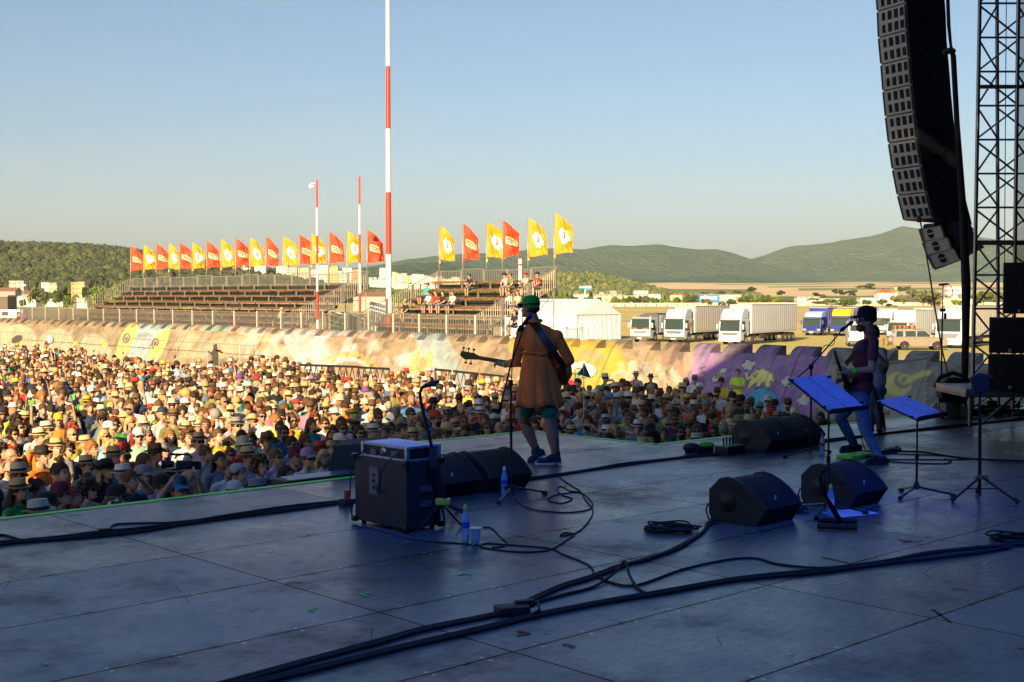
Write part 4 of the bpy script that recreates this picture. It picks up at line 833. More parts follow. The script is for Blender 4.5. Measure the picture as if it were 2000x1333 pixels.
# ================================================================== VEHICLES
GLASS = M('dark window glass', (.03, .05, .048), .12, 0); WTP = M('white truck paint', (.46, .52, .62), .3, var=.05, scale=.7); GRYP = M('dark grey plastic', (.08, .08, .085), .6); LAMP = M('headlight glass', (.6, .6, .58), .15, .3); TYRE = M('tyre rubber', (.025, .025, .025), .85); RIM = M('wheel rim', (.45, .44, .42), .4, .7); ORL = M('orange lamp', (.8, .25, .02), .3); CHAS = M('chassis', (.05, .045, .04), .7)
def wheel(R0, x, y, r=.5, w=.3):
    mb = MB(); s = 1 if x > 0 else -1; mb.lathe([(r * .6, -w / 2), (r * .93, -w / 2), (r, -w / 2 + .05), (r, w / 2 - .05), (r * .93, w / 2), (r * .6, w / 2)], 20, X=Matrix.Translation((x - s * w / 2, y, r)) @ Matrix.Rotation(math.pi / 2, 4, 'Y')); o = mb.obj('wheel', TYRE, R0)
    mb = MB(); mb.lathe([(r * .2, w / 2 + .03), (r * .25, w / 2 + .05), (r * .5, w / 2 - .03), (r * .62, w / 2 + .01), (r * .62, -w / 2 - .01)], 16, X=Matrix.Translation((x - s * w / 2, y, r)) @ Matrix.Rotation(s * math.pi / 2, 4, 'Y')); mb.obj('rim', RIM, o)
def truck(px, py, ang, label, paint, hc=2.75, fair=.9, wd_=2.45, cargo=None, name='truck', cabl=2.2, fairp=None, grille=3, scale=1., cat='truck', stripes=False, glass0=.48, glass1=.8):
    x, Y = gnd(px, py); R0 = thing(name, label, cat, (x, Y, gz(Y)), -ang); R0.scale = (scale,) * 3; w = wd_ / 2
    X_ = Matrix.Translation((-w, 0, 0)) @ Matrix(((0, 0, 1, 0), (1, 0, 0, 0), (0, 1, 0, 0), (0, 0, 0, 1)))
    z0 = .42; prof = [(.05, z0), (0, z0 + .3), (0, hc * .5), (.13, hc * .93), (.32, hc), (cabl, hc), (cabl, .95), (1.9, .95), (1.75, 1.15), (1.05, 1.15), (.9, .95), (.85, z0)]
    bm = bmesh.new(); mb = MB(); mb.prism(prof, wd_, X=X_); me = mb.mesh('cab', paint, False); o = link(me, 'cab', R0); bv = o.modifiers.new('b', 'BEVEL'); bv.width = .07; bv.segments = 2; bv.limit_method = 'ANGLE'
    bm.free()
    if fair:
        mb = MB(); mb.prism([(.3, hc - .02), (.42, hc + fair * .45), (.85, hc + fair * .92), (1.2, hc + fair), (cabl, hc + fair), (cabl, hc - .02)], wd_ * .96, X=Matrix.Translation((.02 * wd_, 0, 0)) @ X_); o = mb.obj('roof_fairing', fairp or paint, R0); bv = o.modifiers.new('b', 'BEVEL'); bv.width = .12; bv.segments = 2; bv.limit_method = 'ANGLE'
    mb = MB(); za, zb = hc * glass0 + .12, hc * .90; ya = .0 + .13 * max(0, (za - hc * .5)) / (hc * .43); yb_ = .0 + .13 * (zb - hc * .5) / (hc * .43)
    mb.add([(-w * .9, ya - .02, za), (w * .9, ya - .02, za), (w * .86, yb_ - .02, zb), (-w * .86, yb_ - .02, zb), (-w * .9, ya + .04, za), (w * .9, ya + .04, za), (w * .86, yb_ + .04, zb), (-w * .86, yb_ + .04, zb)], [(0, 1, 2, 3), (4, 7, 6, 5), (0, 4, 5, 1), (1, 5, 6, 2), (2, 6, 7, 3), (3, 7, 4, 0)]); mb.obj('windscreen', GLASS, R0, smooth=False)
    mb = MB(); mb.box((0, yb_ - .12, zb + .12), (w * 1.8, .28, .1)); mb.obj('sun_visor', GRYP, R0)
    for s in (-1, 1):
        mb = MB(); mb.prism([(.22, za + .05), (.3, zb), (1.15, zb), (1.15, za - .1), (.5, za - .1)], .03, X=Matrix.Translation((s * w - (.015), 0, 0)) @ Matrix(((0, 0, 1, 0), (1, 0, 0, 0), (0, 1, 0, 0), (0, 0, 0, 1)))); mb.obj('side_window', GLASS, R0, smooth=False)
        mb = MB(); mb.box((s * (w + .22), .12, za + .45), (.18, .12, .55), bev=.04); mb.tube([(s * w, .2, za + .75), (s * (w + .2), .12, za + .7)], .02, 5); mb.obj('mirror', GRYP if paint is not WTP or grille == 2 else WTP, R0)
        mb = MB(); mb.box((s * w * .78, -.03, .78), (.42, .1, .2), bev=.03); mb.obj('headlight', LAMP, R0); wheel(R0, s * w, 1.4)
        mb = MB(); mb.box((s * (w + .005), 1.12, .95), (.02, .9, .02)); mb.box((s * (w + .005), 1.22, 1.5), (.03, .16, .05)); mb.obj('door_handle', GRYP, R0)
    mb = MB(); nsl = 3 + grille
    for k in range(nsl): mb.box((0, -.02, 1.02 + k * (za - 1.15) / nsl), (w * 1.2 + .1 * k, .05, (za - 1.15) / nsl * .5), bev=.01)
    mb.obj('grille', GRYP, R0); mb = MB(); mb.box((0, -.06, .5), (wd_ * .98, .2, .34), bev=.05); mb.obj('bumper', GRYP if grille != 3 else paint, R0); mb = MB(); mb.box((0, -.17, .45), (.55, .02, .12)); mb.obj('number_plate', SWH, R0)
    if stripes:
        mb = MB()
        for s in (-1, 1):
            for k in range(2): mb.add([(s * (.35 + k * .3), -.012, 1.42), (s * (.5 + k * .3), -.012, 1.42), (s * (.62 + k * .3), -.012, 1.6), (s * (.47 + k * .3), -.012, 1.6)], [(0, 1, 2, 3)])
        mb.obj('warning_stripe', ORL, R0); mb = MB()
        for s in (-1, 1): mb.lathe([(.07, 0), (.08, .12), (.05, .18)], 8, c=(s * w * .8, .6, hc)); 
        mb.obj('beacon', ORL, R0)
    if cargo:
        y0, y1, z0, z1, mt, nax = cargo; mb = MB(); mb.box((0, (y0 + y1) / 2, (z0 + z1) / 2), (2.5, y1 - y0, z1 - z0), bev=.04)
        mb.obj('cargo_box', mt, R0); mb = MB()
        for k in range(int((y1 - y0) / .62)): mb.box((1.262, y0 + .35 + k * .62, (z0 + z1) / 2), (.02, .05, z1 - z0 - .25))
        mb.box((0, (y0 + y1) / 2, z1 + .02), (2.54, y1 - y0 + .04, .06)); mb.box((0, (y0 + y1) / 2, z0 - .03), (2.54, y1 - y0 + .04, .1)); mb.obj('cargo_trim', M('trailer trim', (.42, .41, .4), .5), R0)
        mb = MB(); mb.box((0, (y1 + 1) / 2, .85), (1.1, y1 - 1.2, .25)); mb.box((1.05, y0 + 3.2, .75), (.3, 1.6, .5), bev=.06); mb.obj('chassis', CHAS, R0)
        ys_ = [3.9] + [y1 - 3.4 + 1.25 * k for k in range(nax)] if y1 > 9 else [y1 - 1.6]
        for yy in ys_:
            for s in (-1, 1): wheel(R0, s * 1.2, yy)
    return R0
CURT = M('grey white tarpaulin', (.42, .42, .41), .5, var=.06, scale=.6, bump=.4, bs=1.5); BLP = M('blue truck paint', (.015, .035, .30), .35); YLP = M('yellow fairing paint', (.75, .45, .02), .4); BXW = M('white cargo panel', (.42, .47, .54), .45)
A_ = R(32)
t1 = truck(1250, 669, A_, 'white compactor truck with orange warning stripes, leftmost of the parked trucks', WTP, 2.75, 0, cargo=None, grille=1, stripes=True, name='compactor_truck')
mb = MB(); mb.box((0, 4.4, 2.0), (2.4, 3.6, 2.0), bev=.15); mb.box((0, 7, 1.8), (2.3, 1.9, 2.3), bev=.3); mb.obj('compactor_body', WTP, t1); mb = MB(); mb.box((0, 2.4, 1.9), (2.3, .25, 2.3)); mb.tube([(.9, 2.45, 1), (.9, 2.45, 3.15)], .09, 8); mb.box((0, 3.8, 3.1), (1.6, 2.6, .16)); mb.obj('lift_frame', GRYP, t1); mb = MB(); mb.box((0, 4.5, .85), (1, 6.5, .25)); mb.obj('chassis', CHAS, t1)
for s in (-1, 1): wheel(t1, s * 1.2, 5.6); wheel(t1, s * 1.2, 4.3)
t2 = truck(1316, 670, A_, 'white truck with a silver grille pulling a grey curtain-sided trailer', WTP, 2.75, .95, cargo=(2.9, 14.5, 1.15, 3.95, CURT, 3), grille=4, name='curtain_truck'); mb = MB(); mb.box((1.29, 13.4, 2.7), (.02, .9, 1.9)); mb.obj('red_panel', M('red panel', (.5, .05, .03), .5), t2)
for s in (-1, 1): mb = MB(); mb.box((s * 1.243, 1.55, 2.0) , (.015, .6, .5)); mb.obj('red_logo', M('faded red print', (.55, .15, .1), .5), t2)
truck(1425, 674, R(33), 'big white truck with a dark windscreen pulling a tall white box trailer', WTP, 2.7, 1.05, cargo=(2.9, 16., 1.2, 4.12, BXW, 3), grille=3, name='box_trailer_truck')
truck(1585, 656, R(34), 'smaller blue truck with a blue box body and pale fairing', BLP, 2.35, .8, cargo=(2.4, 9.2, .95, 3.55, BLP, 1), grille=2, fairp=M('pale blue fairing', (.30, .40, .60), .4), name='box_truck')
truck(1640, 657, R(32), 'blue truck with a yellow roof fairing half hidden behind the guitarist', BLP, 2.55, .95, cargo=(2.9, 12, 1.1, 3.6, BLP, 2), grille=2, fairp=YLP, name='box_truck')
truck(1752, 668, R(38), 'white flat-nosed box truck behind the silver off-road car', WTP, 2.2, 0, cargo=(2.2, 8.2, .9, 3.5, BXW, 1), grille=1, name='box_truck'); 
truck(1722, 655, R(36), 'white box truck at the back, right of the guitarist', WTP, 2.3, .9, cargo=(2.4, 9, .95, 3.4, BXW, 1), grille=1, name='box_truck')
truck(1788, 656, R(36), 'distant white truck with a grey trailer behind the pallets', WTP, 2.5, .8, cargo=(2.9, 11, 1.1, 3.5, CURT, 2), grille=1, name='box_truck')
truck(1852, 681, R(36), 'large white truck with a wide windscreen parked beside the truss tower', WTP, 2.95, .9, cargo=(2.9, 15, 1.2, 4., CURT, 3), grille=3, name='truck', wd_=2.5, glass0=.5)
# van seen from behind
x, Y = gnd(1676, 678); R0 = thing('van', 'white delivery van seen from behind beside the guitarist', 'van', (x, Y, gz(Y)), R(-12)); mb = MB()
X_ = Matrix.Translation((-.97, 0, 0)) @ Matrix(((0, 0, 1, 0), (1, 0, 0, 0), (0, 1, 0, 0), (0, 0, 0, 1)))
mb.prism([(0, .4), (0, 1.2), (.12, 2.45), (4.1, 2.5), (5, 1.5), (5.6, 1.2), (5.7, .4)], 1.94, X=X_); o = mb.obj('body', WTP, R0); bv = o.modifiers.new('b', 'BEVEL'); bv.width = .1; bv.segments = 2; bv.limit_method = 'ANGLE'
mb = MB(); mb.box((-.42, .03, 1.85), (.7, .05, .6)); mb.box((.42, .03, 1.85), (.7, .05, .6)); mb.obj('rear_window', GLASS, R0); mb = MB(); mb.box((0, -.05, .5), (1.9, .2, .22), bev=.04); mb.obj('bumper', GRYP, R0)
for s in (-1, 1): mb = MB(); mb.box((s * .9, -.0, 1.2), (.12, .08, .6), bev=.02); mb.obj('tail_light', RED, R0); wheel(R0, s * .95, .95, .36, .24); wheel(R0, s * .95, 4.4, .36, .24)
# off-road car, side on
CP = M('silver beige car paint', (.36, .32, .27), .25, .55, coat=.6)
x, Y = gnd(1793, 684); R0 = thing('off_road_car', 'silver beige off-road estate car parked side-on by the pallets', 'car', (x, Y, gz(Y)), R(-4))
X_ = Matrix.Translation((0, .95, 0)) @ Matrix.Rotation(math.pi / 2, 4, 'X')
def arch(cx_, r_, n=8): return [(cx_ + r_ * math.cos(math.pi - math.pi * k / n), .38 + r_ * math.sin(math.pi - math.pi * k / n)) for k in range(n + 1)]
mb = MB(); mb.prism([(-2.42, .42), (-1.9, .38)] + arch(-1.42, .44)[0:] + [(-.9, .36), (.95, .36)] + arch(1.48, .44) + [(2.25, .42), (2.42, .6), (2.4, .98), (2.2, 1.12), (1.25, 1.22), (-2.4, 1.2), (-2.46, .9)], 1.9, X=X_); o = mb.obj('body', CP, R0); bv = o.modifiers.new('b', 'BEVEL'); bv.width = .06; bv.segments = 2; bv.limit_method = 'ANGLE'
mb = MB(); mb.add([(-2.38, -.88, 1.18), (1.3, -.88, 1.18), (.55, -.76, 1.82), (-.5, -.76, 1.87), (-2.2, -.76, 1.84), (-2.38, .88, 1.18), (1.3, .88, 1.18), (.55, .76, 1.82), (-.5, .76, 1.87), (-2.2, .76, 1.84)], [(0, 1, 2, 3, 4), (5, 9, 8, 7, 6), (1, 6, 7, 2), (0, 4, 9, 5), (3, 8, 9, 4), (2, 7, 8, 3)]); mb.obj('cabin', CP, R0, smooth=False)
for nm, P_ in (('rear_window', [(-2.2, 1.24), (-1.55, 1.24), (-1.55, 1.74), (-2.1, 1.74)]), ('side_window', [(-1.35, 1.24), (-.42, 1.24), (-.42, 1.76), (-1.35, 1.74)]), ('side_window', [(-.32, 1.24), (.98, 1.24), (.42, 1.74), (-.32, 1.76)])):
    mb = MB(); vs = [(p[0], -.88 + .12 * (p[1] - 1.18) / .66 - .012, p[1]) for p in P_]; mb.add(vs + [(a_, b_ + .05, c_) for a_, b_, c_ in vs], [(0, 1, 2, 3), (4, 7, 6, 5), (0, 4, 5, 1), (1, 5, 6, 2), (2, 6, 7, 3), (3, 7, 4, 0)]); mb.obj(nm, GLASS, R0, smooth=False)
mb = MB(); mb.add([(1.27, -.8, 1.22), (1.27, .8, 1.22), (.6, .7, 1.8), (.6, -.7, 1.8)], [(0, 1, 2, 3)]); mb.obj('windscreen', GLASS, R0); mb = MB(); mb.box((2.4, -.7, .92), (.1, .35, .18), bev=.03); mb.obj('headlight', LAMP, R0); mb = MB(); mb.box((-2.44, -.85, 1.0), (.06, .14, .5)); mb.obj('tail_light', RED, R0)
mb = MB(); mb.box((1.0, -1.02, 1.28), (.14, .2, .18), bev=.04); mb.obj('mirror', CP, R0); mb = MB(); mb.tube([(-2, -.68, 1.88), (-1.9, -.68, 1.93), (.1, -.68, 1.92), (.3, -.68, 1.85)], .025, 6); mb.obj('roof_rail', GRYP, R0)
mb = MB(); mb.box((-.37, -.952, .85), (.012, .01, .8)); mb.box((.72, -.952, .85), (.012, .01, .8)); mb.box((-.55, -.965, 1.05), (.2, .02, .04)); mb.box((.5, -.965, 1.05), (.2, .02, .04)); mb.obj('door_seam', GRYP, R0)
for s in (-1, 1): wheel(R0, s * .0 + .0 + (-1.42), 0, .38) if False else None
def wheely(R0, x, y, r, w=.24):
    mb = MB(); T = Matrix.Translation((x, y, r)) @ Matrix.Rotation(math.pi / 2, 4, 'X'); mb.lathe([(r * .68, -w / 2), (r * .95, -w / 2), (r, 0), (r * .95, w / 2), (r * .68, w / 2)], 22, X=T); o = mb.obj('wheel', TYRE, R0); mb = MB(); mb.lathe([(r * .7, .09), (r * .66, .13), (r * .62, .1)], 20, X=T)
    for k in range(10): a_ = k * math.pi / 5; mb.box((0, r * .35, .1), (.035, r * .6, .03), X=T @ Matrix.Rotation(a_, 4, 'Z'))
    mb.lathe([(r * .14, .08), (r * .12, .14)], 10, X=T); mb.obj('rim', RIM, o)
for xx in (-1.42, 1.48):
    for yy in (-.84, .84): wheely(R0, xx, yy, .38)
# pallets
PW = M('pallet wood', (.42, .24, .10), .8, var=.2, scale=3)
def pallet_me():
    mb = MB()
    for k in range(5): mb.box((0, -.35 + k * .175, .13), (1.2, .1, .022))
    for k in range(3): mb.box((-.5 + .5 * k, 0, .06), (.1, .8, .1)); mb.box((-.5 + .5 * k, 0, .01), (.1, .8, .018))
    return mb.mesh('pallet', PW)
pm = pallet_me(); x, Y = gnd(1783, 672)
lv = ['bottom', 'second', 'third', 'fourth', 'fifth', 'sixth', 'seventh', 'eighth', 'ninth', 'tenth', 'eleventh', 'top']
for c_, cx_ in enumerate((0, 1.3)):
    for k in range(12): tag(link(pm, 'wooden_pallet', None, (x + .3 + cx_, Y + 6, gz(Y) + .0 + .152 * k + .0), .03 * math.sin(k * 2 + c_)), f'wooden pallet, {lv[k]} level of the {"left" if c_ == 0 else "right"} stack behind the silver car', 'pallet', 'pallets stacked behind the car')
x, Y = gnd(1737, 675)
for k in range(5): tag(link(pm, 'wooden_pallet', None, (x, Y, gz(Y) + .152 * k)), f'wooden pallet, {lv[k]} level of the small stack left of the silver car', 'pallet', 'pallets in the small stack')
# ================================================================== STAGE EQUIPMENT
GRL = M('speaker grille cloth', (.012, .012, .014), .75, bump=.5, bs=240); CAB = M('black cabinet paint', (.02, .021, .024), .5, bump=.25, bs=120); BLUM = M('pale logo badge', (.35, .38, .5), .4); DKM = M('black metal', (.03, .03, .035), .35, .6)
def wedge(p, w, label, group=None):
    R0 = thing('stage_monitor', label, 'monitor speaker', p, EA, group)
    pf = [(.0, .0), (-.03, .06), (-.03, .26), (.08, .365), (.16, .385), (.24, .375), (.34, .335), (.43, .28), (.51, .21), (.56, .15), (.46, 0)]
    X_ = Matrix(((0, 0, 1, 0), (-1, 0, 0, 0), (0, 1, 0, 0), (0, 0, 0, 1)))      # (f,z,w) -> x=w, y=-f, z
    for x0 in (0, w - .028):
        mb = MB(); mb.prism(pf, .028, X=Matrix.Translation((x0, 0, 0)) @ X_); o = mb.obj('side_panel', CAB, R0, smooth=False); bv = o.modifiers.new('b', 'BEVEL'); bv.width = .006; bv.segments = 2
    gp = [(.10, .355), (.16, .370), (.24, .362), (.335, .322), (.425, .268), (.50, .2), (.545, .15), (.45, .02), (.02, .02), (-.015, .25)]
    mb = MB(); mb.prism(gp, w - .06, X=Matrix.Translation((.03, 0, 0)) @ X_); mb.obj('grille', GRL, R0, smooth=50)
    def onside(pts, h, mt, nm, x0): mb = MB(); mb.prism(pts, h, X=Matrix.Translation((x0, 0, 0)) @ X_); mb.obj(nm, mt, R0, smooth=False)
    onside([(.12, .335), (.15, .345), (.30, .29), (.40, .22), (.40, .205), (.30, .24), (.16, .31)], .008, BLK, 'handle_slot', -.006)
    mb = MB(); c = (.17, .17); mb.lathe([(.075, 0), (.085, .006), (.07, .012), (.03, .012), (.02, .018)], 20, X=Matrix.Translation((0, -c[0], c[1])) @ Matrix.Rotation(-math.pi / 2, 4, 'Y')); mb.obj('pole_socket', BLK, R0)
    mb = MB(); mb.tube([(-.004, .03, .14), (-.012, .05, .08), (-.012, .02, .01), (-.004, -.04, .005)], .008, 6); mb.obj('grab_rail', DKM, R0)
    mb = MB(); mb.box((w * .42, -.492, .225), (.022, .006, .038), X=Matrix.Identity(4)); mb.obj('badge', BLUM, R0)
    return R0
wedge(V3(-.584, 12.59), .56, 'right one of two black floor monitors behind the bass player microphone stand'); wedge(V3(-1.07, 12.15), .56, 'left one of the two black floor monitors, half hidden by the bass amplifier')
pm_ = G(1432, 879); wedge(pm_, .56, 'left one of the far pair of black floor monitors, next to the small stage box'); wedge(pm_ + e1 * .62, .56, 'right one of the far pair of black floor monitors, nearest the red-labelled bottle')
wedge(G(1389.5, 1016), .52, 'nearest black floor monitor, beside the coiled cable'); wedge(G(1569, 984), .52, 'black floor monitor behind the foot of the nearer music stand')
# bass cabinet
C0 = G(794, 1043); R0 = thing('bass_cabinet', 'large black bass speaker cabinet under the amplifier rack', 'speaker cabinet', C0, EA)
mb = MB(); mb.box((.18, .345, .3), (.36, .69, .54), bev=.012); mb.obj('cabinet', CAB, R0)
mb = MB(); mb.box((-.004, .42, .38), (.01, .12, .22)); mb.obj('connector_plate', M('grey connector plate', (.16, .16, .17), .4, .5, var=.4, scale=40), R0)
for k in range(3): mb = MB(); mb.cyl((-.006, .42, .33 + k * .05), (-.016, .42, .33 + k * .05), .014, 10); mb.obj('socket', BLK, R0)
for x in (.0, .36):
    for y in (0, .69):
        for z in (.04, .56): mb = MB(); mb.box((x, y, z), (.05, .05, .05), bev=.012); mb.obj('corner_guard', DKM, R0)
for z in (.22, .34): mb = MB(); mb.box((.2, -.004, z), (.11, .014, .05), bev=.004); mb.obj('side_handle', M('steel handle', (.25, .25, .3), .3, .8), R0)
for x, y in ((.05, .06), (.05, .63), (.31, .06), (.31, .63)): mb = MB(); mb.lathe([(.02, 0), (.025, .032)], 10, c=(x, y, 0)); mb.obj('foot', RUB, R0)
# amp rack
rp = C0 + e1 * .03 + e2 * .03; rp.z = .57; R0 = thing('amplifier_rack', 'scuffed flat amplifier rack lying on top of the bass cabinet', 'amplifier', rp, EA); R0.scale = (1, 1, .84)
ALU = M('scuffed case edge', (.45, .46, .5), .35, .7, var=.3, scale=14); LID = M('scuffed lid blue light tint', (.22, .30, .5), .4, var=.5, scale=9, bump=.2, bs=20)  # lid colour includes the blue light falling on it; scuffs are wear
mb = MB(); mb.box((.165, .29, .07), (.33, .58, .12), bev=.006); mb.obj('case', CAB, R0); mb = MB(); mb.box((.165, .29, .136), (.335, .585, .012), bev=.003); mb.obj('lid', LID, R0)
mb = MB()
for z in (.012, .128): mb.box((-.002, .29, z), (.014, .59, .02)); mb.box((.165, -.002, z), (.34, .014, .02))
for x, y in ((0, 0), (.33, 0), (0, .58), (.33, .58)): mb.box((x, y, .07), (.03, .03, .14), bev=.006)
for y in (.15, .2): pass
mb.obj('metal_edging', ALU, R0); mb = MB(); mb.box((.165, -.006, .07), (.25, .01, .07)); mb.obj('front_recess', BLK, R0)
mb = MB()
for k in range(5): mb.tube([(-.008, .30 + .036 * math.cos(a) * (k + 1) / 5, .07 + .036 * math.sin(a) * (k + 1) / 5) for a in np.linspace(0, 6.283, 17)[:-1]], .0018, 4, closed=True)
mb.obj('fan_grille', CHROME, R0); mb = MB(); mb.box((-.008, .43, .055), (.01, .07, .05)); mb.box((-.008, .15, .06), (.012, .08, .05)); mb.obj('rear_sockets', M('grey connector plate'), R0)
def cable(pts, r, label, n=6, name='cable', z=None, sub=6, mt=None, sag=None, group=None):
    P = [p if isinstance(p, Vector) else G(p[0], p[1], r + (p[2] if len(p) > 2 else 0)) for p in pts]; out = []
    for i in range(len(P) - 1):
        p0 = P[max(i - 1, 0)]; p1 = P[i]; p2 = P[i + 1]; p3 = P[min(i + 2, len(P) - 1)]
        for k in range(sub): t = k / sub; out.append(.5 * ((2 * p1) + (p2 - p0) * t + (2 * p0 - 5 * p1 + 4 * p2 - p3) * t * t + (3 * p1 - p0 - 3 * p2 + p3) * t ** 3))
    out.append(P[-1]); mb = MB(); mb.tube(out, r, n)
    return tag(mb.obj(name, mt or RUB, smooth=True), label, 'cable', group)
cable([Vector((rp.x, rp.y, 0)) + e2 * .12 - e1 * .01 + V3(0, 0, .63), Vector((rp.x, rp.y, .5)) + e2 * .2 - e1 * .09, Vector((rp.x, rp.y, .3)) + e2 * .3 - e1 * .06, Vector((rp.x, rp.y, .38)) + e2 * .38 - e1 * .03], .006, 'cable hanging from the amplifier rack to the cabinet plate')
cable([Vector((rp.x, rp.y, .64)) + e2 * .5 - e1 * .02, Vector((rp.x, rp.y, .5)) + e2 * .62 - e1 * .08, Vector((rp.x, rp.y, .2)) + e2 * .66 - e1 * .08, Vector((rp.x, rp.y, .02)) + e2 * .7 - e1 * .02], .006, 'mains cable drooping down the left side of the bass cabinet')
cable([(689, 1026), (705, 1030), (725, 1033), (765, 1043), (800, 1053), (850, 1059), (890, 1061), (938, 1066)], .006, 'thin cable running from the bass cabinet past the bottle')
# tall instrument stand with yellow hub
b = G(872, 1040); R0 = thing('instrument_stand', 'tall black guitar stand with a yellow hub beside the bass cabinet', 'stand', b); Yb = b.y
def L(px, py, dY=0): p = At(px, py, Yb + dY); return p - b
mb = MB(); mb.tube([L(869, 975), L(852, 905), L(845, 890)], .020, 8); mb.obj('lower_tube', DKM, R0); mb = MB(); mb.tube([L(852, 905), L(846, 885), L(833, 830), L(822, 785), L(820, 768), L(824, 758), L(834, 751)], .013, 8); mb.obj('neck_tube', DKM, R0)
mb = MB(); mb.tube([L(828, 756), L(842, 750), L(858, 745)], [.012, .022, .014], 8); mb.box(L(846, 752), (.05, .08, .03), bev=.01); mb.obj('neck_holder', RUB, R0)
mb = MB(); mb.box(L(865, 980), (.12, .07, .05), bev=.012); mb.obj('hub', M('yellow hub', (.5, .42, .06), .45), R0)
mb = MB(); mb.box(L(846, 896), (.06, .05, .16), bev=.012); mb.obj('height_clamp', RUB, R0)
for (px, py, dy) in ((806, 1050, -.1), (902, 1030, .15), (868, 1018, .45), (893, 1000, .5)): mb = MB(); e_ = L(px, py, dy); e_.z = max(.012, (G(px, py) - b).z + .01); gg = G(px, py) - b; mb.tube([L(862, 982), (gg.x, gg.y, .012)], .011 if px != 806 else .006, 7); mb.obj('leg', DKM, R0)
mb = MB(); mb.tube([L(872, 985), L(905, 1000), L(912, 1010)], .014, 7); mb.obj('cradle_arm', RUB, R0)
# bottles and cups
PET = M('clear bottle plastic', (.35, .55, .85), .08, trans=.35, ior=1.2, alpha=.75); WAT = M('water', (.8, .9, 1), .02, trans=1, ior=1.2, alpha=.6); LBL = M('blue bottle label', (.02, .08, .45), .4); CAPG = M('lime bottle cap', (.45, .65, .03), .4); CAPW = M('pale bottle cap', (.7, .75, .8), .4); RLB = M('red bottle label', (.5, .02, .04), .4)
def bottle(px, py, h, label, cap, lb=LBL, z=0, s=1):
    p = G(px, py, z); R0 = thing('water_bottle', label, 'bottle', p); R0.scale = (s,) * 3; mb = MB(); r = .032
    mb.lathe([(r * .85, 0), (r, .01), (r, h * .2), (r * .94, h * .25), (r, h * .3), (r, h * .62), (r * .9, h * .7), (r * .45, h * .86), (r * .4, h * .92)], 16); mb.obj('body', PET, R0)
    mb = MB(); mb.lathe([(r * 1.01, h * .40), (r * 1.01, h * .56)], 16); mb.obj('label_band', lb, R0); mb = MB(); mb.lathe([(r * .5, h * .9), (r * .5, h * .96), (r * .3, h), (r * .25, h * 1.02)], 12); mb.obj('cap', cap, R0); return R0
bottle(909, 1060, .29, 'clear water bottle with a lime cap standing behind the plastic cup', CAPG); bottle(985, 968, .27, 'water bottle with a pale cap by the foot of the bass player microphone stand', CAPW); bottle(1622, 1011, .28, 'water bottle with a lime cap by the foot of the nearer music stand', CAPG, CAPW); bottle(1606, 888, .25, 'bottle with a red label behind the nearer music stand pole', M('red cap', (.5, .03, .04), .4), RLB)
bottle(1828, 812, .24, 'small water bottle standing under the overhead microphone stand', CAPW)
p = G(928, 1065); R0 = thing('plastic_cup', 'clear plastic cup with a little pale drink beside the water bottle', 'cup', p); mb = MB(); mb.lathe([(.03, 0), (.045, .13), (.047, .133)], 20); mb.obj('cup', PET, R0); mb = MB(); mb.lathe([(.0295, .004), (.034, .045)], 20); mb.obj('drink', M('pale drink', (.5, .5, .25), .2, alpha=.8), R0)
mb = MB(); mb.lathe([(.03, 0), (.034, .05)], 16, c=G(930, 1063)[:]); 
# microphone stands
def tripod(R0, c, feet, hub_z, mt=DKM, r=.010):
    for f in feet:
        mb = MB(); mb.tube([Vector((c.x, c.y, hub_z)), Vector((f.x, f.y, .02))], r, 7); o = mb.obj('leg', mt, R0); mb = MB(); mb.tube([Vector((f.x, f.y, .02)) + (c - f).normalized() * .05, Vector((f.x, f.y, .016))], .018, 8); mb.obj('rubber_foot', RUB, o)
MICH = M('blue microphone grille', (.05, .07, .2), .35, .7); MICB = M('microphone body', (.02, .02, .024), .4, .3)
bc = G(1000, 972); R0 = thing('microphone_stand', 'boom microphone stand of the bass player', 'microphone stand', bc); Ym = bc.y
def Lm(px, py, Y=None): return At(px, py, Y or Ym) - bc
tripod(R0, V3(0, 0, 0), [G(973, 986) - bc, G(949, 961) - bc, G(1068, 966) - bc], .10, M('blue grey tube', (.12, .12, .16), .25, .9)); mb = MB(); mb.tube([(0, 0, .08), Lm(998, 835)], .0125, 10); mb.obj('lower_pole', DKM, R0); mb = MB(); mb.tube([Lm(998, 840), Lm(998, 745)], .009, 10); mb.tube([Lm(998, 845), Lm(998, 828)], .017, 10); mb.obj('upper_pole', DKM, R0)
mb = MB(); mb.box(Lm(998, 747), (.04, .04, .05), bev=.01); mb.box((0, 0, .1), (.05, .05, .05), bev=.012); mb.obj('clamp', RUB, R0); mb = MB(); mb.tube([Lm(976, 798), Lm(998, 712), Lm(1023, 640)], .0085, 8); mb.tube([Lm(976, 800), Lm(978, 786)], .017, 8); mb.obj('boom', DKM, R0)
def mic(a, b, label, head=.026, mt=MICH, ring=None):
    R0 = thing('microphone', label, 'microphone', a); v = b - a; d_ = v.normalized(); X = d_.to_track_quat('Z', 'Y').to_matrix().to_4x4(); l_ = v.length
    mb = MB(); mb.lathe([(.010, 0), (.012, .02), (.017, l_ - .04), (.019, l_ - .02)], 14, X=X); mb.obj('body', MICB, R0); mb = MB(); mb.lathe([(.019, l_ - .022), (head, l_ - .006), (head, l_ + .004), (head * .92, l_ + .02), (head * .6, l_ + .036), (.004, l_ + .042)], 18, X=X); mb.obj('grille_head', mt, R0)
    if ring: mb = MB(); mb.lathe([(.0185, l_ * .45), (.0185, l_ * .62)], 14, X=X); mb.obj('colour_band', ring, R0)
    mb = MB(); mb.lathe([(.012, .01), (.021, .012), (.023, .06), (.018, .065)], 12, X=X); mb.obj('clip', RUB, R0)
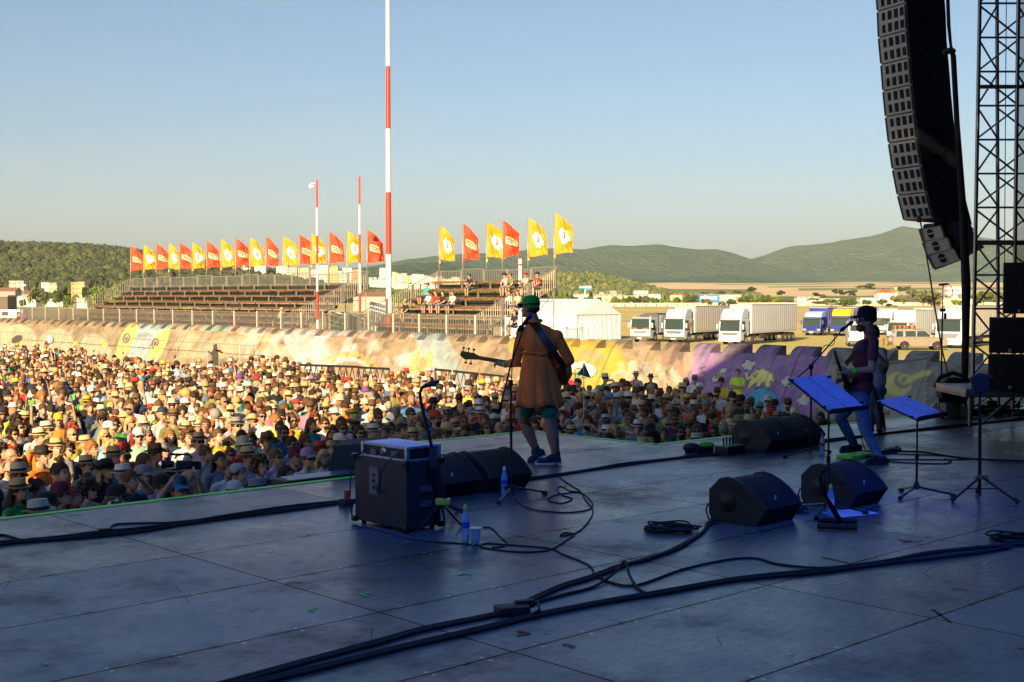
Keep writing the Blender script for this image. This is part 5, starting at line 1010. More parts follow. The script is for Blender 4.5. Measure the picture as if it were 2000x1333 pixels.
mic(At(1012, 648, Ym), At(1033, 619, Ym), 'blue-headed vocal microphone behind the head of the bass player', .029)
cable([At(1012, 650, Ym), At(1006, 668, Ym), At(1001, 700, Ym), At(999, 745, Ym), At(996, 830, Ym), At(1001, 940, Ym), (1003, 965), (1010, 980), (1040, 995), (1100, 1001), (1145, 997), (1158, 987), (1148, 972), (1130, 962), (1090, 966), (1070, 976), (1095, 983), (1118, 975), (1098, 967), (1088, 957), (1095, 950), (1112, 958), (1130, 961)], .0055, 'long microphone cable from the bass player stand looping over the floor')
cable([At(1090, 800, 14.3), At(1088, 860, 14.3), (1088, 912), (1091, 930), (1115, 948), (1134, 960), (1143, 976), (1158, 997), (1148, 1021), (1130, 1038), (1112, 1045), (1094, 1047), (1104, 1041), (1122, 1044), (1110, 1053), (1070, 1075), (1010, 1078), (950, 1071), (938, 1067), (950, 1062), (985, 1064), (1070, 1071), (1100, 1083), (1145, 1101), (1158, 1113), (1160, 1124)], .006, 'instrument cable trailing from the bass player foot to the cable bundle')
cable([(943, 1030), (960, 1032), (980, 1052), (990, 1060), (984, 1067), (960, 1070)], .006, 'short cable curling beside the plastic cup')
# guitarist mic stand
bc = G(1584, 889); R0 = thing('microphone_stand', 'boom microphone stand of the guitarist', 'microphone stand', bc); Ym = bc.y
tripod(R0, V3(0, 0, 0), [G(1531, 896) - bc, G(1580, 872) - bc, G(1622, 885) - bc], .08); mb = MB(); mb.tube([(0, 0, .06), Lm(1584, 716)], .0125, 8); mb.obj('pole', DKM, R0); mb = MB(); mb.box(Lm(1584, 717), (.05, .05, .06), bev=.012); mb.obj('clamp', RUB, R0); mb = MB(); mb.tube([Lm(1540, 753), Lm(1584, 715), Lm(1647, 643)], .009, 8); mb.obj('boom', DKM, R0)
mic(At(1641, 647, Ym), At(1661, 632, Ym), 'black vocal microphone with a red band at the mouth of the guitarist', .026, M('dark grille', (.08, .08, .09), .4, .6), RED)
cable([At(1641, 648, Ym), At(1630, 655, Ym), At(1630, 668, Ym), At(1624, 676, Ym), At(1612, 675, Ym), At(1600, 690, Ym), At(1585, 716, Ym), At(1583, 800, Ym), At(1580, 850, Ym), (1584, 890)], .005, 'microphone cable clipped along the guitarist boom stand')
# overhead mic stand
bc = G(1838, 812); R0 = thing('microphone_stand', 'tall thin stand with a small overhead microphone near the truss tower', 'microphone stand', bc); Ym = bc.y
mb = MB(); mb.tube([(0, 0, .02), Lm(1839, 690), Lm(1841, 607)], .014, 8); mb.tube([Lm(1841, 610), Lm(1842, 556)], .009, 8); mb.obj('pole', DKM, R0); mb = MB(); mb.tube([Lm(1834, 557), Lm(1852, 555)], .016, 8); mb.obj('microphone_bar', RUB, R0); mb = MB(); mb.tube([Lm(1852, 555), Lm(1859, 562), Lm(1861, 575), Lm(1854, 581), Lm(1845, 579)], .006, 6); mb.obj('lead', RUB, R0)
mb = MB(); mb.box(Lm(1841, 606), (.08, .06, .05), bev=.01); mb.box(Lm(1846, 618), (.035, .04, .1), bev=.01); mb.obj('clamp', RUB, R0); tripod(R0, V3(0, 0, 0), [V3(-.3, -.15), V3(.28, -.1), V3(0, .3)], .25)
# music stands
INK = M('sheet music paper', (.62, .62, .66), .55)
def sheet_mat():
    m = M('printed sheet music', (.6, .6, .64), .5); g = NG(m); p = m.node_tree.nodes['Principled BSDF']; tc = g.N.new('ShaderNodeTexCoord').outputs['Object']; sx = g.N.new('ShaderNodeSeparateXYZ'); g.L.new(tc, sx.inputs[0])
    ln = g.m('GREATER_THAN', g.m('FRACT', g.m('MULTIPLY', sx.outputs[1], 38)), .62); nz = g.m('GREATER_THAN', g.noise(tc, 60, 3, .6, (1, .2, 1)), .47)
    g.L.new(g.mix(g.m('MULTIPLY', g.m('MULTIPLY', ln, nz), .75), (.40, .40, .44), (.04, .04, .05)), p.inputs['Base Color']); return m
SHM = sheet_mat()
def mstand(base, TL_, TR_, BR_, BL_, Y, label, feet, nsheet):
    R0 = thing('music_stand', label, 'music stand', base); c = [At(*q) - base for q in (TL_, TR_, BR_, BL_)]
    ctr = sum(c, Vector()) / 4; ux_ = ((c[1] - c[0]) + (c[2] - c[3])).normalized(); uy_ = ((c[0] - c[3]) + (c[1] - c[2])); uy_ = (uy_ - ux_ * uy_.dot(ux_)).normalized(); n_ = ux_.cross(uy_)
    if n_.z < 0: n_ = -n_; ux_ = -ux_
    W_ = ((c[1] - c[0]).length + (c[2] - c[3]).length) / 2; H_ = ((c[0] - c[3]).length + (c[1] - c[2]).length) / 2
    X = Matrix.Translation(ctr) @ Matrix((ux_.to_4d(), uy_.to_4d(), n_.to_4d(), (0, 0, 0, 1))).transposed(); 
    for r_ in range(3): X[3][r_] = 0
    X = Matrix(((ux_.x, uy_.x, n_.x, ctr.x), (ux_.y, uy_.y, n_.y, ctr.y), (ux_.z, uy_.z, n_.z, ctr.z), (0, 0, 0, 1)))
    mb = MB(); mb.box((0, 0, 0), (W_, H_, .008), X=X); mb.box((0, -H_ / 2, .02), (W_ + .02, .006, .05), X=X); mb.obj('desk', BLK, R0)
    o = bpy.data.objects.new('sheet_music', None)
    mb = MB(); mb.box((-W_ * .24, .012, 0), (W_ * .46, H_ * .93, .003)); mb.box((W_ * .24, .012, 0), (W_ * .46, H_ * .93, .003)); me = mb.mesh('sheets', SHM, False); o = link(me, 'sheet_music')
    o.matrix_world = Matrix.Translation(base) @ X @ Matrix.Translation((0, 0, .009)); tag(o, 'printed music sheets on the ' + ('nearer, larger-looking' if nsheet == 1 else 'farther, right-hand') + ' music stand', 'sheet music')
    mb = MB(); 
    for s in (-1, 1):
        for y_ in (-.35, .42): mb.box((s * W_ * .495, y_ * H_, .012), (.05, .012, .02), X=X)
    mb.obj('page_clip', DKM, R0)
    mb = MB(); lo = ctr - n_ * .02; mb.tube([(0, 0, .06), (0, 0, lo.z * .45)], .0125, 10); mb.obj('lower_pole', M('blue grey tube'), R0); mb = MB(); mb.tube([(0, 0, lo.z * .45), (0, 0, lo.z - .06), (lo.x * .5, lo.y * .5, lo.z - .03), lo], .009, 10); mb.tube([(0, 0, lo.z * .43), (0, 0, lo.z * .49)], .019, 10); mb.obj('upper_pole', DKM, R0)
    mb = MB(); mb.lathe([(.02, .05), (.035, .07), (.02, .12)], 10); mb.obj('hub', RUB, R0); tripod(R0, V3(0, 0, 0), [f - base for f in feet], .075, M('blue grey tube'))
mstand(G(1617, 1000), (1556, 741, 11.4), (1630, 736, 11.75), (1676, 797, 11.3), (1602, 808, 10.95), 11.3, 'black music stand nearer to the camera, left of the other one', [G(1593, 1017), G(1696, 1006), G(1560, 992)], 1)
mstand(G(1790, 966), (1722, 783, 12.3), (1778, 776, 12.7), (1842, 810, 12.3), (1780, 825, 11.9), 12.2, 'black music stand farther right, lower tilted desk', [G(1757, 960), G(1757, 977), G(1867, 972)], 2)
# tripod stand at right
b = G(1913, 972); R0 = thing('tripod_stand', 'black tripod stand cut off near the right edge with a brass hub', 'stand', b); Yb = b.y
mb = MB(); mb.tube([(0, 0, .02), L(1914, 815)], .017, 8); mb.tube([L(1914, 830), L(1913, 740)], .012, 8); mb.obj('pole', DKM, R0); mb = MB(); mb.box(L(1916, 932), (.12, .07, .045), bev=.01); mb.obj('hub', M('brass hub', (.35, .28, .08), .4, .6), R0)
for q in ((1860, 981), (1988, 985), (1909, 966)): f = G(*q) - b; mb = MB(); mb.tube([L(1916, 931), (f.x, f.y, .015)], .012, 7); o = mb.obj('leg', DKM, R0); mb = MB(); mb.tube([Vector((f.x, f.y, .05)) + Vector((-f.x, -f.y, 0)) * .08, (f.x, f.y, .014)], .02, 8); mb.obj('rubber_foot', RUB, o)
mb = MB(); mb.tube([L(1890, 955), L(1950, 955)], .006, 6); mb.tube([L(1908, 955), L(1913, 945)], .006, 6); mb.obj('brace', DKM, R0)
mb = MB(); mb.tube([L(1896, 744), L(1913, 735), L(1936, 738)], .03, 8); mb.box(L(1913, 752), (.14, .08, .16), bev=.03); mb.obj('stand_head', RUB, R0)
# low guitar rest by the music stand
b = G(1640, 1030); R0 = thing('guitar_rest', 'low folded black guitar rest lying at the foot of the nearer music stand', 'guitar stand', b); mb = MB(); a_ = [G(1597, 1022) - b, G(1674, 1024) - b, G(1596, 1034) - b, G(1674, 1037) - b]
for p_, q_ in ((0, 1), (2, 3)): mb = MB(); mb.tube([a_[p_] + V3(0, 0, .025), a_[q_] + V3(0, 0, .025)], .022, 8); mb.obj('foot_bar', RUB, R0); mb = MB(); mb.tube([G(1642, 1028) - b + V3(0, 0, .03), At(1617, 978, b.y) - b], [.022, .02], 8); mb.tube([At(1617, 978, b.y) - b, At(1601, 935, b.y) - b, At(1604, 925, b.y) - b, At(1615, 915, b.y) - b], .012, 8); mb.obj('neck_arm', DKM, R0)
sh_ = G(1660, 1003); mb = MB(); mb.box((0, 0, .004), (.42, .28, .002), rz=.5); tag(mb.obj('paper_sheet', INK, None, loc=sh_), 'loose white paper sheet on the floor between the monitors', 'paper')
# pedals, boxes, cloth
def boxy(name, cat, label, px, py, sz, mt, rz=EA, extra=None):
    R0 = thing(name, label, cat, G(px, py), rz); mb = MB(); mb.box((0, 0, sz[2] / 2), sz, bev=.012); mb.obj('body', mt, R0); return R0
R0 = boxy('pedal_board', 'effects pedals', 'row of effects pedals with a neon green one at the feet of the guitarist', 1672, 893, (.5, .22, .04), M('neon green pedal paint', (.12, .75, .04), .5))
for k in range(4): mb = MB(); mb.box((.35 + k * .13, .0, .025), (.11, .16, .05), bev=.01); mb.obj('pedal', (BLK, DKM, GRYP, BLK)[k], R0); mb = MB(); mb.lathe([(.012, .05), (.012, .065)], 8, c=(.35 + k * .13, -.03, 0)); mb.obj('foot_switch', CHROME, R0)
R0 = boxy('switch_box', 'stage box', 'small green-topped stage box with plugs left of the far floor monitors', 1425, 887, (.34, .2, .1), DKM); mb = MB(); mb.box((0, 0, .104), (.33, .19, .01)); mb.obj('top_panel', M('green stage box top', (.03, .3, .04), .5), R0)
for k in range(4): mb = MB(); mb.tube([(-.12 + k * .06, 0, .1), (-.12 + k * .06, 0, .18), (-.1 + k * .06, .02, .2)], .011, 6); mb.obj('plug', RUB, R0)
R0 = boxy('cable_box', 'junction box', 'small dark junction box with green cloth on the floor cable near the far monitors', 1366, 884, (.32, .2, .08), RUB); mb = MB(); mb.ell((.06, -.06, .09), (.12, .09, .04)); mb.obj('green_cloth', M('green cloth', (.12, .4, .04), .8), R0); mb = MB(); mb.ell((-.13, .02, .07), (.12, .1, .06)); mb.obj('bag', BLKM, R0)
p = G(1275, 890); mb = MB(); mb.ell((0, 0, .03), (.08, .05, .03)); mb.tube([(-.1, 0, .02), (-.2, .05, .01), (-.3, 0, .01)], .012, 6)
R0 = boxy('plug_box', 'plug', 'small dark plug with a red end left of the bass cabinet', 676, 988, (.1, .1, .06), RUB); mb = MB(); mb.tube([(0, 0, .05), (.01, 0, .14)], .025, 8); mb.obj('red_plug', RED, R0)
# floor cables
LFT = [(0, 1062), (56, 1056), (120, 1050), (192, 1043), (280, 1035), (350, 1024), (437, 1010), (560, 994), (665, 981), (700, 977)]
for k in range(3): cable([(-460, 1118 + 5 * k), (-60, 1066 + 4 * k)] + [(x, y + (k - 1) * 3.2 + 1.5 * math.sin(x * .02 + k * 2)) for x, y in LFT], .011, ('upper', 'middle', 'lower')[k] + ' black cable of the run along the left part of the stage')
cable([(-300, 1086), (-80, 1050), (0, 1045), (25, 1050), (52, 1056), (110, 1052), (180, 1044), (215, 1034), (217, 1029), (231, 1024), (280, 1022), (332, 1021), (400, 1014)], .009, 'looping spare cable on top of the left cable run')
MID = [(700, 976), (1040, 934), (1130, 921), (1220, 907), (1285, 899), (1345, 892), (1430, 884), (1540, 871), (1620, 860), (1700, 850), (1769, 842), (1850, 834), (1934, 825), (2010, 817)]
for k in range(2): cable([(x, y + k * 2.5 - 1 + .8 * math.sin(x * .03 + k * 3)) for x, y in MID], .011, ('far', 'near')[k] + ' black cable running right along the stage behind the floor monitors')
for nm, pts, r_ in (('upper bundle cable curving up to the nearest floor monitor', [(420, 1338), (600, 1289), (740, 1251), (827, 1227), (971, 1198), (1006, 1184), (1090, 1146), (1156, 1125), (1212, 1104), (1262, 1094), (1320, 1070), (1372, 1040), (1382, 1022), (1400, 1016)], .013),
    ('second bundle cable twisting round the upper one', [(440, 1340), (600, 1293), (740, 1256), (827, 1231), (971, 1201), (1010, 1187), (1090, 1150), (1156, 1129), (1212, 1108), (1262, 1091), (1315, 1076), (1365, 1046), (1385, 1026), (1400, 1020)], .012),
    ('cable rising into a small arch by the middle of the bundle', [(980, 1204), (1034, 1181), (1100, 1162), (1160, 1146), (1202, 1118, .02), (1220, 1097, .06), (1230, 1125, .02), (1247, 1150), (1272, 1160), (1320, 1155), (1440, 1131)], .010),
    ('thick front cable crossing the whole stage', [(400, 1352), (600, 1308), (768, 1266), (859, 1245), (971, 1219), (1034, 1203), (1177, 1175), (1300, 1154), (1440, 1130), (1600, 1113), (1720, 1098), (1820, 1079), (1952, 1066), (2020, 1062)], .015),
    ('second thick front cable lying against the first', [(410, 1356), (600, 1312), (768, 1270), (859, 1249), (971, 1223), (1034, 1207), (1177, 1178), (1300, 1158), (1440, 1133), (1600, 1118), (1720, 1102), (1840, 1088), (1920, 1078), (1975, 1068)], .013),
    ('thin cable looping above the thick front cables', [(1160, 1122), (1200, 1140), (1248, 1142), (1328, 1114), (1395, 1098), (1440, 1091), (1480, 1091), (1520, 1102), (1600, 1109), (1680, 1103)], .008),
    ('upper of the two loops right of the guitarist', [(1700, 880), (1736, 878), (1750, 873), (1760, 878), (1740, 881), (1802, 883), (1884, 895), (2010, 901)], .009),
    ('lower flat loop right of the guitarist', [(1733, 886), (1835, 890), (1888, 895), (1870, 898), (1736, 898), (1752, 903), (1835, 906), (1858, 902), (1845, 896)], .007)):
    cable(pts, r_, nm)
def coil(px, py, rx, n, label, seed=1):
    c = G(px, py); rr = random.Random(seed); mb = MB()
    for k in range(n):
        o_ = V3(rr.uniform(-.04, .04), rr.uniform(-.04, .04)); ph = rr.uniform(0, 6); a1 = rx * rr.uniform(.8, 1.05); mb.tube([c + o_ + V3(a1 * math.cos(t), a1 * .62 * math.sin(t), .012 + .011 * (k % 5) + .008 * math.sin(3 * t + ph)) for t in np.linspace(0, 6.283, 26)[:-1]], .008, 6, closed=True)
    tag(mb.obj('coiled_cable', RUB, smooth=True), label, 'cable')
coil(1313, 1038, .21, 9, 'coil of black cable lying left of the nearest floor monitor'); coil(1545, 1002, .13, 5, 'small cable tangle right of the nearest floor monitor', 3)
coil(1975, 1056, .16, 6, 'cable tangle at the right edge of the stage', 5)
c = G(1000, 1201); R0 = thing('cable_tie', 'black cloth strap holding the cable bundle together', 'strap', c, .3); mb = MB(); mb.box((0, 0, .03), (.2, .13, .055), bev=.02); mb.box((.09, .04, .05), (.12, .05, .05), bev=.015); mb.obj('strap', BLKM, R0); mb = MB(); mb.tube([(.1, .03, .03), (.16, .0, .07), (.14, -.1, .04), (.06, -.13, .02)], .010, 6); mb.obj('loose_end', BLKM, R0)
c = G(205, 1042); mb = MB(); mb.box((0, 0, .02), (.1, .05, .04), bev=.012, rz=.6); tag(mb.obj('cable_tie', BLKM, loc=c), 'small black strap on the left cable run', 'strap')
# tape marks on the floor
TM = {'red': M('red tape', (.6, .05, .03), .6), 'green': M('green tape', (.04, .6, .12), .6), 'dark red': M('dark red tape', (.16, .03, .02), .7), 'black': M('black tape', (.012, .012, .012), .5), 'white': M('white tape', (.5, .5, .5), .6)}
for c_, pts, lab in (('red', [(556, 1140), (575, 1136), (592, 1138)], 'red tape corner mark left of centre'), ('green', [(612, 1193), (601, 1189), (620, 1187)], 'green tape arrow nearest the left'), ('green', [(718, 1165), (706, 1160), (725, 1158)], 'green tape arrow right of the leftmost green one'), ('green', [(894, 1123), (908, 1120), (921, 1122)], 'green tape chevron in front of the plastic cup'), ('green', [(1198, 1016), (1213, 1018), (1232, 1017)], 'green tape mark near the looped cable'), ('green', [(86, 1297), (94, 1297)], 'tiny green tape dot at lower left'), ('dark red', [(1010, 1232), (1035, 1237), (1009, 1241)], 'dark red tape arrow in front of the cable strap'), ('red', [(692, 1104), (701, 1104)], 'tiny red tape dot below the bass cabinet'), ('red', [(1696, 1019), (1711, 1019), (1724, 1023)], 'red tape mark right of the nearer music stand foot'), ('red', [(1752, 1053), (1780, 1056), (1760, 1058), (1800, 1057)], 'scribbled red tape mark below the music stands'), ('red', [(1841, 1045), (1848, 1045)], 'tiny red dot right of the scribbled mark'), ('red', [(1856, 1149), (1872, 1149), (1891, 1152)], 'broken red tape mark at lower right'), ('red', [(1986, 1264), (2000, 1266)], 'red tape cut by the right edge'), ('black', [(1605, 1088), (1657, 1099)], 'black tape strip on the floor at right of centre'), ('dark red', [(1098, 1258), (1110, 1260), (1123, 1264)], 'dark scrap of tape near the bottom centre'), ('green', [(128, 1006), (142, 1004), (160, 1006)], 'green paint mark by the front edge at left'), ('white', [(1098, 989), (1106, 990)], 'tiny white scrap by the looped cable'), ('red', [(1382, 930), (1392, 929)], 'small red tape piece behind the nearest floor monitor'), ('red', [(1553, 951), (1560, 951)], 'small red dot between the two near floor monitors'), ('green', [(1866, 903), (1880, 907)], 'small green tape by the loops right of the guitarist')):
    mb = MB(); P_ = [G(*q, .0045) for q in pts]
    for a, b_ in zip(P_[:-1], P_[1:]):
        d_ = (b_ - a).normalized(); n_ = V3(-d_.y, d_.x) * .012; mb.add([a - n_, b_ - n_, b_ + n_, a + n_], [(0, 1, 2, 3)])
    for i in range(len(mb.v)): mb.v[i] = (mb.v[i][0], mb.v[i][1], .004 + .0012 * (i // 4))
    tag(mb.obj('floor_tape', TM[c_], smooth=False), lab, 'tape')
# ================================================================== LINE ARRAY
AFR = M('grey array front', (.52, .51, .49), .5, var=.15, scale=8, bump=.2, bs=60); AHOLE = M('array horn opening', (.008, .008, .01), .8); ASIDE = M('dark array side', (.09, .12, .17), .5, bump=.2, bs=40)
YA = 20.8; Wc = .70
seamL = [(1710, -34), (1713, 20), (1717, 73), (1721, 126), (1725, 178), (1730, 231), (1737, 284), (1745, 338), (1755, 389), (1768, 445)]
near = [(1766, -48), (1770, 6), (1772, 59), (1777, 113), (1781, 166), (1786, 218), (1792, 271), (1800, 324), (1810, 376), (1823, 427)]
R0 = thing('line_array', 'tall curved column of grey-fronted loudspeakers hanging beside the truss tower', 'loudspeaker array', At(1830, 540, YA + .6)); base = R0.location.copy()
pts = [At(*q, YA) for q in near]; pts = [At(1763, -156, YA), At(1764, -102, YA)] + pts
tw = Vector((-.41, .91, 0)).normalized() * Wc       # across the front face, away from the camera
for i in range(len(pts) - 1):
    a, b_ = pts[i] - base, pts[i + 1] - base; dn = (b_ - a); h = dn.length; dn.normalize(); sd_ = Vector((.91, .41, -.04))
    X = Matrix(((sd_.x, tw.x / Wc, -dn.x, b_.x), (sd_.y, tw.y / Wc, -dn.y, b_.y), (sd_.z, 0, -dn.z, b_.z), (0, 0, 0, 1)))     # x back, y across, z up the column
    dpt = .78; g_ = .006; mb = MB(); mb.prism([(0.02, 0), (dpt, .2), (dpt, Wc), (.02, Wc)], h - g_, X=X @ Matrix.Translation((0, 0, g_ / 2))); mb.prism([(dpt, .21), (1.06, .25), (1.06, Wc), (dpt, Wc)], h + .05, X=X @ Matrix.Translation((0, 0, -.025))); cb = mb.obj('cabinet', ASIDE, R0, smooth=False)
    mb = MB(); mb.box((.008, Wc / 2, h / 2), (.03, Wc - .01, h - .02), X=X, bev=.006); mb.obj('front_panel', AFR, cb)
    for rr_, z_ in ((0, .27), (1, .73)):
        for yy, wv, hh_ in ((.10, .075, .13), (.24, .085, .14), (.39, .085, .14), (.54, .07, .13)): mb = MB(); mb.box((-.010, yy, h * z_), (.012, wv, hh_), X=X); mb.obj('horn_opening', AHOLE, cb, smooth=False)
    for yy in (.02, Wc - .02): mb = MB(); mb.box((-.006, yy, h * .5), (.02, .03, h * .9), X=X); mb.obj('rigging_rail', DKM, cb)
    mb = MB(); mb.box((.45, .10, h * .45), (.09, .05, .09), X=X, bev=.01); mb.tube([X @ Vector((.48, .08, h * .45)), X @ Vector((.62, .07, h * .7)), X @ Vector((.66, .13, h * .2))], .009, 6); mb.obj('connector', RUB, cb)
mb = MB(); q = [At(1806, 446, 21.9) - base, At(1872, 440, 21.5) - base]; mb.tube([q[0], q[1]], .07, 6); mb.box((q[0] + q[1]) / 2 + V3(.15, .2, -.02), (.6, .5, .12)); mb.obj('adapter_frame', DKM, R0)
# lower fill cabinets
sm_ = [((1795, 448), (1838, 440)), ((1803, 474), (1852, 461)), ((1812, 500), (1864, 484)), ((1826, 528), (1880, 500))]
for i in range(3):
    (lx, ly), (rx, ry) = sm_[i]; (lx2, ly2), (rx2, ry2) = sm_[i + 1]; q = [At(lx, ly, 21.5), At(rx - 2, ry, 20.95), At(rx2 - 2, ry2, 20.95), At(lx2, ly2, 21.5)]; q = [p - base for p in q]
    nrm = (q[1] - q[0]).cross(q[3] - q[0]).normalized(); nrm = nrm if nrm.y > 0 else -nrm; back = nrm * .4 + Vector((.12, 0, -.02))
    mb = MB(); mb.add(q + [p + back for p in q], [(0, 1, 2, 3), (4, 7, 6, 5), (0, 4, 5, 1), (1, 5, 6, 2), (2, 6, 7, 3), (3, 7, 4, 0)]); fc = mb.obj('fill_cabinet', ASIDE, R0, smooth=False)
    ctr = sum(q, Vector()) / 4; ux_ = (q[1] - q[0]).normalized(); uy_ = nrm.cross(ux_).normalized(); X = Matrix(((ux_.x, uy_.x, -nrm.x, ctr.x), (ux_.y, uy_.y, -nrm.y, ctr.y), (ux_.z, uy_.z, -nrm.z, ctr.z), (0, 0, 0, 1)))
    fw, fh = (q[1] - q[0]).length, (q[3] - q[0]).length; mb = MB(); mb.box((0, 0, .004), (fw * .95, fh * .9, .012), X=X); mb.obj('front_panel', AFR, fc)
    for s in (-1, 1): mb = MB(); mb.prism([(.078 * math.cos(t), s * (.012 + .07 * math.sin(t))) for t in np.linspace(0, math.pi, 12)][::s], .008, X=X @ Matrix.Translation((-.03, 0, .012))); mb.obj('port_half', AHOLE, fc)
    for s in (-1, 1): mb = MB(); mb.box((s * fw * .53, 0, -.02), (.035, fh * .95, .06), X=X); mb.obj('rigging_rail', DKM, fc)
# hoist cable and strap
mb = MB(); mb.tube([At(1849, -60, 20.4), At(1853, 50, 20.4), At(1857, 90, 20.4), At(1862, 110, 20.4), At(1869, 240, 20.4), At(1880, 400, 20.4), At(1887, 560, 20.3), At(1886, 660, 20.3), At(1884, 748, 20.25)], [.03, .03, .024, .045, .045, .06, .075, .06, .055], 8); tag(mb.obj('hanging_cable', RUB, smooth=True), 'thick black cable trunk hanging down behind the loudspeaker column to the stage', 'cable')
mb = MB(); mb.ell(At(1855, 100, 20.35), (.1, .08, .05)); mb.ell(At(1846, 103, 20.35), (.05, .06, .04)); mb.tube([At(1857, 84, 20.35), At(1857, 96, 20.35)], .02, 6); tag(mb.obj('hoist_knot', M('dark green strap', (.03, .09, .06), .8), smooth=True), 'dark green strap knot on the hanging cable trunk', 'strap')
mb = MB(); mb.tube([At(1797, 430, 20.7), At(1804, 465, 20.6), At(1813, 520, 20.4), At(1824, 590, 20.2), At(1839, 680, 20), At(1853, 737, 19.9)], .013, 6); mb.ell(At(1794, 428, 20.68), (.05, .03, .06)); tag(mb.obj('ratchet_strap', M('orange brown strap', (.42, .16, .07), .7), smooth=True), 'thin orange strap running from the bottom of the loudspeaker column down to the stage', 'strap')
# ================================================================== TRUSS TOWER
TRM = M('aluminium truss', (.34, .33, .36), .32, .85, var=.15, scale=3)
R0 = thing('truss_tower', 'tall square aluminium truss tower at the right side of the stage', 'truss tower', At(1948, 770, 20.2)); base = R0.location.copy()
ch = [((1899, 800), (1915, -60), 19.9), ((1950, 800), (1947, -60), 20.9), ((1978, 800), (1990, -60), 19.75), ((2030, 800), (2022, -60), 20.7)]
CP_ = [(At(a[0], a[1], Y) - base, At(b[0], b[1], Y) - base) for a, b, Y in ch]
for a, b in CP_: mb = MB(); mb.tube([a, b], .03, 10); mb.obj('chord', TRM, R0)
faces_ = [(0, 1), (1, 3), (3, 2), (2, 0)]; nb = 13
for i, j in faces_:
    mb = MB()
    for k in range(nb + 1):
        f = k / nb; p = CP_[i][0].lerp(CP_[i][1], f); q = CP_[j][0].lerp(CP_[j][1], f); mb.tube([p, q], .016, 6)
        if k < nb: f2 = (k + .93) / nb; A_2 = CP_[i][0].lerp(CP_[i][1], f + .04 / nb) if k % 2 else CP_[j][0].lerp(CP_[j][1], f + .04 / nb); B_2 = CP_[j][0].lerp(CP_[j][1], f2) if k % 2 else CP_[i][0].lerp(CP_[i][1], f2); mb.tube([A_2, B_2], .016, 6)
    mb.obj('brace', TRM, R0)
for f in (.735, .38): 
    mb = MB()
    for i, j in faces_: p = CP_[i][0].lerp(CP_[i][1], f); q = CP_[j][0].lerp(CP_[j][1], f); mb.tube([p, q], .038, 4)
    mb.obj('joint_plate', TRM, R0)
mb = MB(); mb.tube([At(1966, -60, 20.2) - base, At(1962, 500, 20.2) - base, At(1960, 700, 20.2) - base], .007, 5); mb.obj('steel_wire', DKM, R0)
# mesh screen behind tower
nm_ = M('black gauze', (.02, .02, .02), .9, alpha=.55); mb = MB(); a, b = At(1988, -80, 21.2), At(2060, -80, 21.6); c, d_ = At(2060, 520, 21.6), At(1980, 520, 21.2); mb.add([a, b, c, d_], [(0, 1, 2, 3)]); tag(mb.obj('gauze_screen', nm_), 'torn black gauze hanging behind the truss tower', 'gauze')
# ================================================================== PA STACK AND RISER
b = At(1884, 828, 19); rb = G(1884, 828); YR = 18.4
R0 = thing('riser_platform', 'low grey metal riser platform carrying the black subwoofers', 'platform', At(1950, 800, 18.8)); base = R0.location.copy(); base.z = 0; R0.location = base
zt = At(1900, 760, YR).z; xl = At(1884, 760, YR).x
mb = MB(); mb.box(Vector((xl + 1.6, YR + .6, zt - .06)) - base, (3.2, 1.3, .12), bev=.008); mb.box(Vector((xl + 1.6, YR - .06, zt - .07)) - base, (3.22, .03, .05)); mb.obj('deck', M('riser aluminium', (.3, .3, .31), .45, .5, var=.15), R0)
for k in range(4): mb = MB(); mb.tube([Vector((xl + .12 + k * 1.0, YR + .1, 0)) - base, Vector((xl + .12 + k * 1.0, YR + .1, zt - .1)) - base], .03, 8); mb.obj('leg', TRM, R0)
mb = MB(); mb.tube([Vector((xl + .3, YR + .1, .05)) - base, Vector((xl + .75, YR + .1, zt - .12)) - base], .02, 6); mb.obj('brace', TRM, R0)
SUB = M('subwoofer black', (.008, .008, .01), .6, bump=.3, bs=160); BDG = M('gold badge', (.55, .48, .25), .4)
for nm, x0, y0, y1, Ys, bx in (('bottom subwoofer of the black stack on the riser', 1930, 694, 763, 18.3, 1967), ('middle subwoofer of the black stack on the riser', 1932, 620, 691, 18.3, 1967), ('top loudspeaker of the black stack, set further right', 1960, 512, 614, 18.35, 1986)):
    zt_, zb_ = At(x0, y0, Ys).z, At(x0, y1, Ys).z; x = At(x0, y0, Ys).x; R0 = thing('subwoofer', nm, 'subwoofer', (x, Ys, zb_), -.36); h = zt_ - zb_
    mb = MB(); mb.box((.65, .37, h / 2), (1.3, .7, h - .015), bev=.015); mb.obj('cabinet', CAB, R0); mb = MB(); mb.box((.65, .012, h / 2), (1.24, .02, h - .07), bev=.008); mb.obj('grille', SUB, R0); mb = MB(); q = At(bx, y1 - 7, Ys); mb.box(((q.x - x) * 1.06, -.004, q.z - zb_), (.04, .01, .04)); mb.obj('badge', BDG, R0)
# drum fan, power box, etc
b = At(1862, 790, 19.6); b.z = 0
R0 = thing('battery_case', 'grey equipment case with an orange-topped box beside the drum fan', 'case', G(1868, 818), .15); mb = MB(); mb.box((-.1, .1, .12), (.2, .3, .24), bev=.02); mb.obj('grey_case', M('grey case plastic', (.12, .12, .13), .5), R0); mb = MB(); mb.box((.12, .1, .10), (.2, .24, .2), bev=.03); mb.obj('pale_case', M('pale case plastic', (.25, .25, .26), .5), R0); mb = MB(); mb.tube([(.05, .1, .2), (.08, .1, .26), (.16, .1, .26), (.19, .1, .2)], .014, 6); mb.obj('orange_handle', ORG, R0)
c = At(1861, 765, 19.9); R0 = thing('drum_fan', 'round black drum fan on the stage left of the riser', 'fan', (c.x, 19.9, 0)); mb = MB(); X = Matrix.Translation((0, 0, c.z)) @ Matrix.Rotation(math.pi / 2, 4, 'X'); 
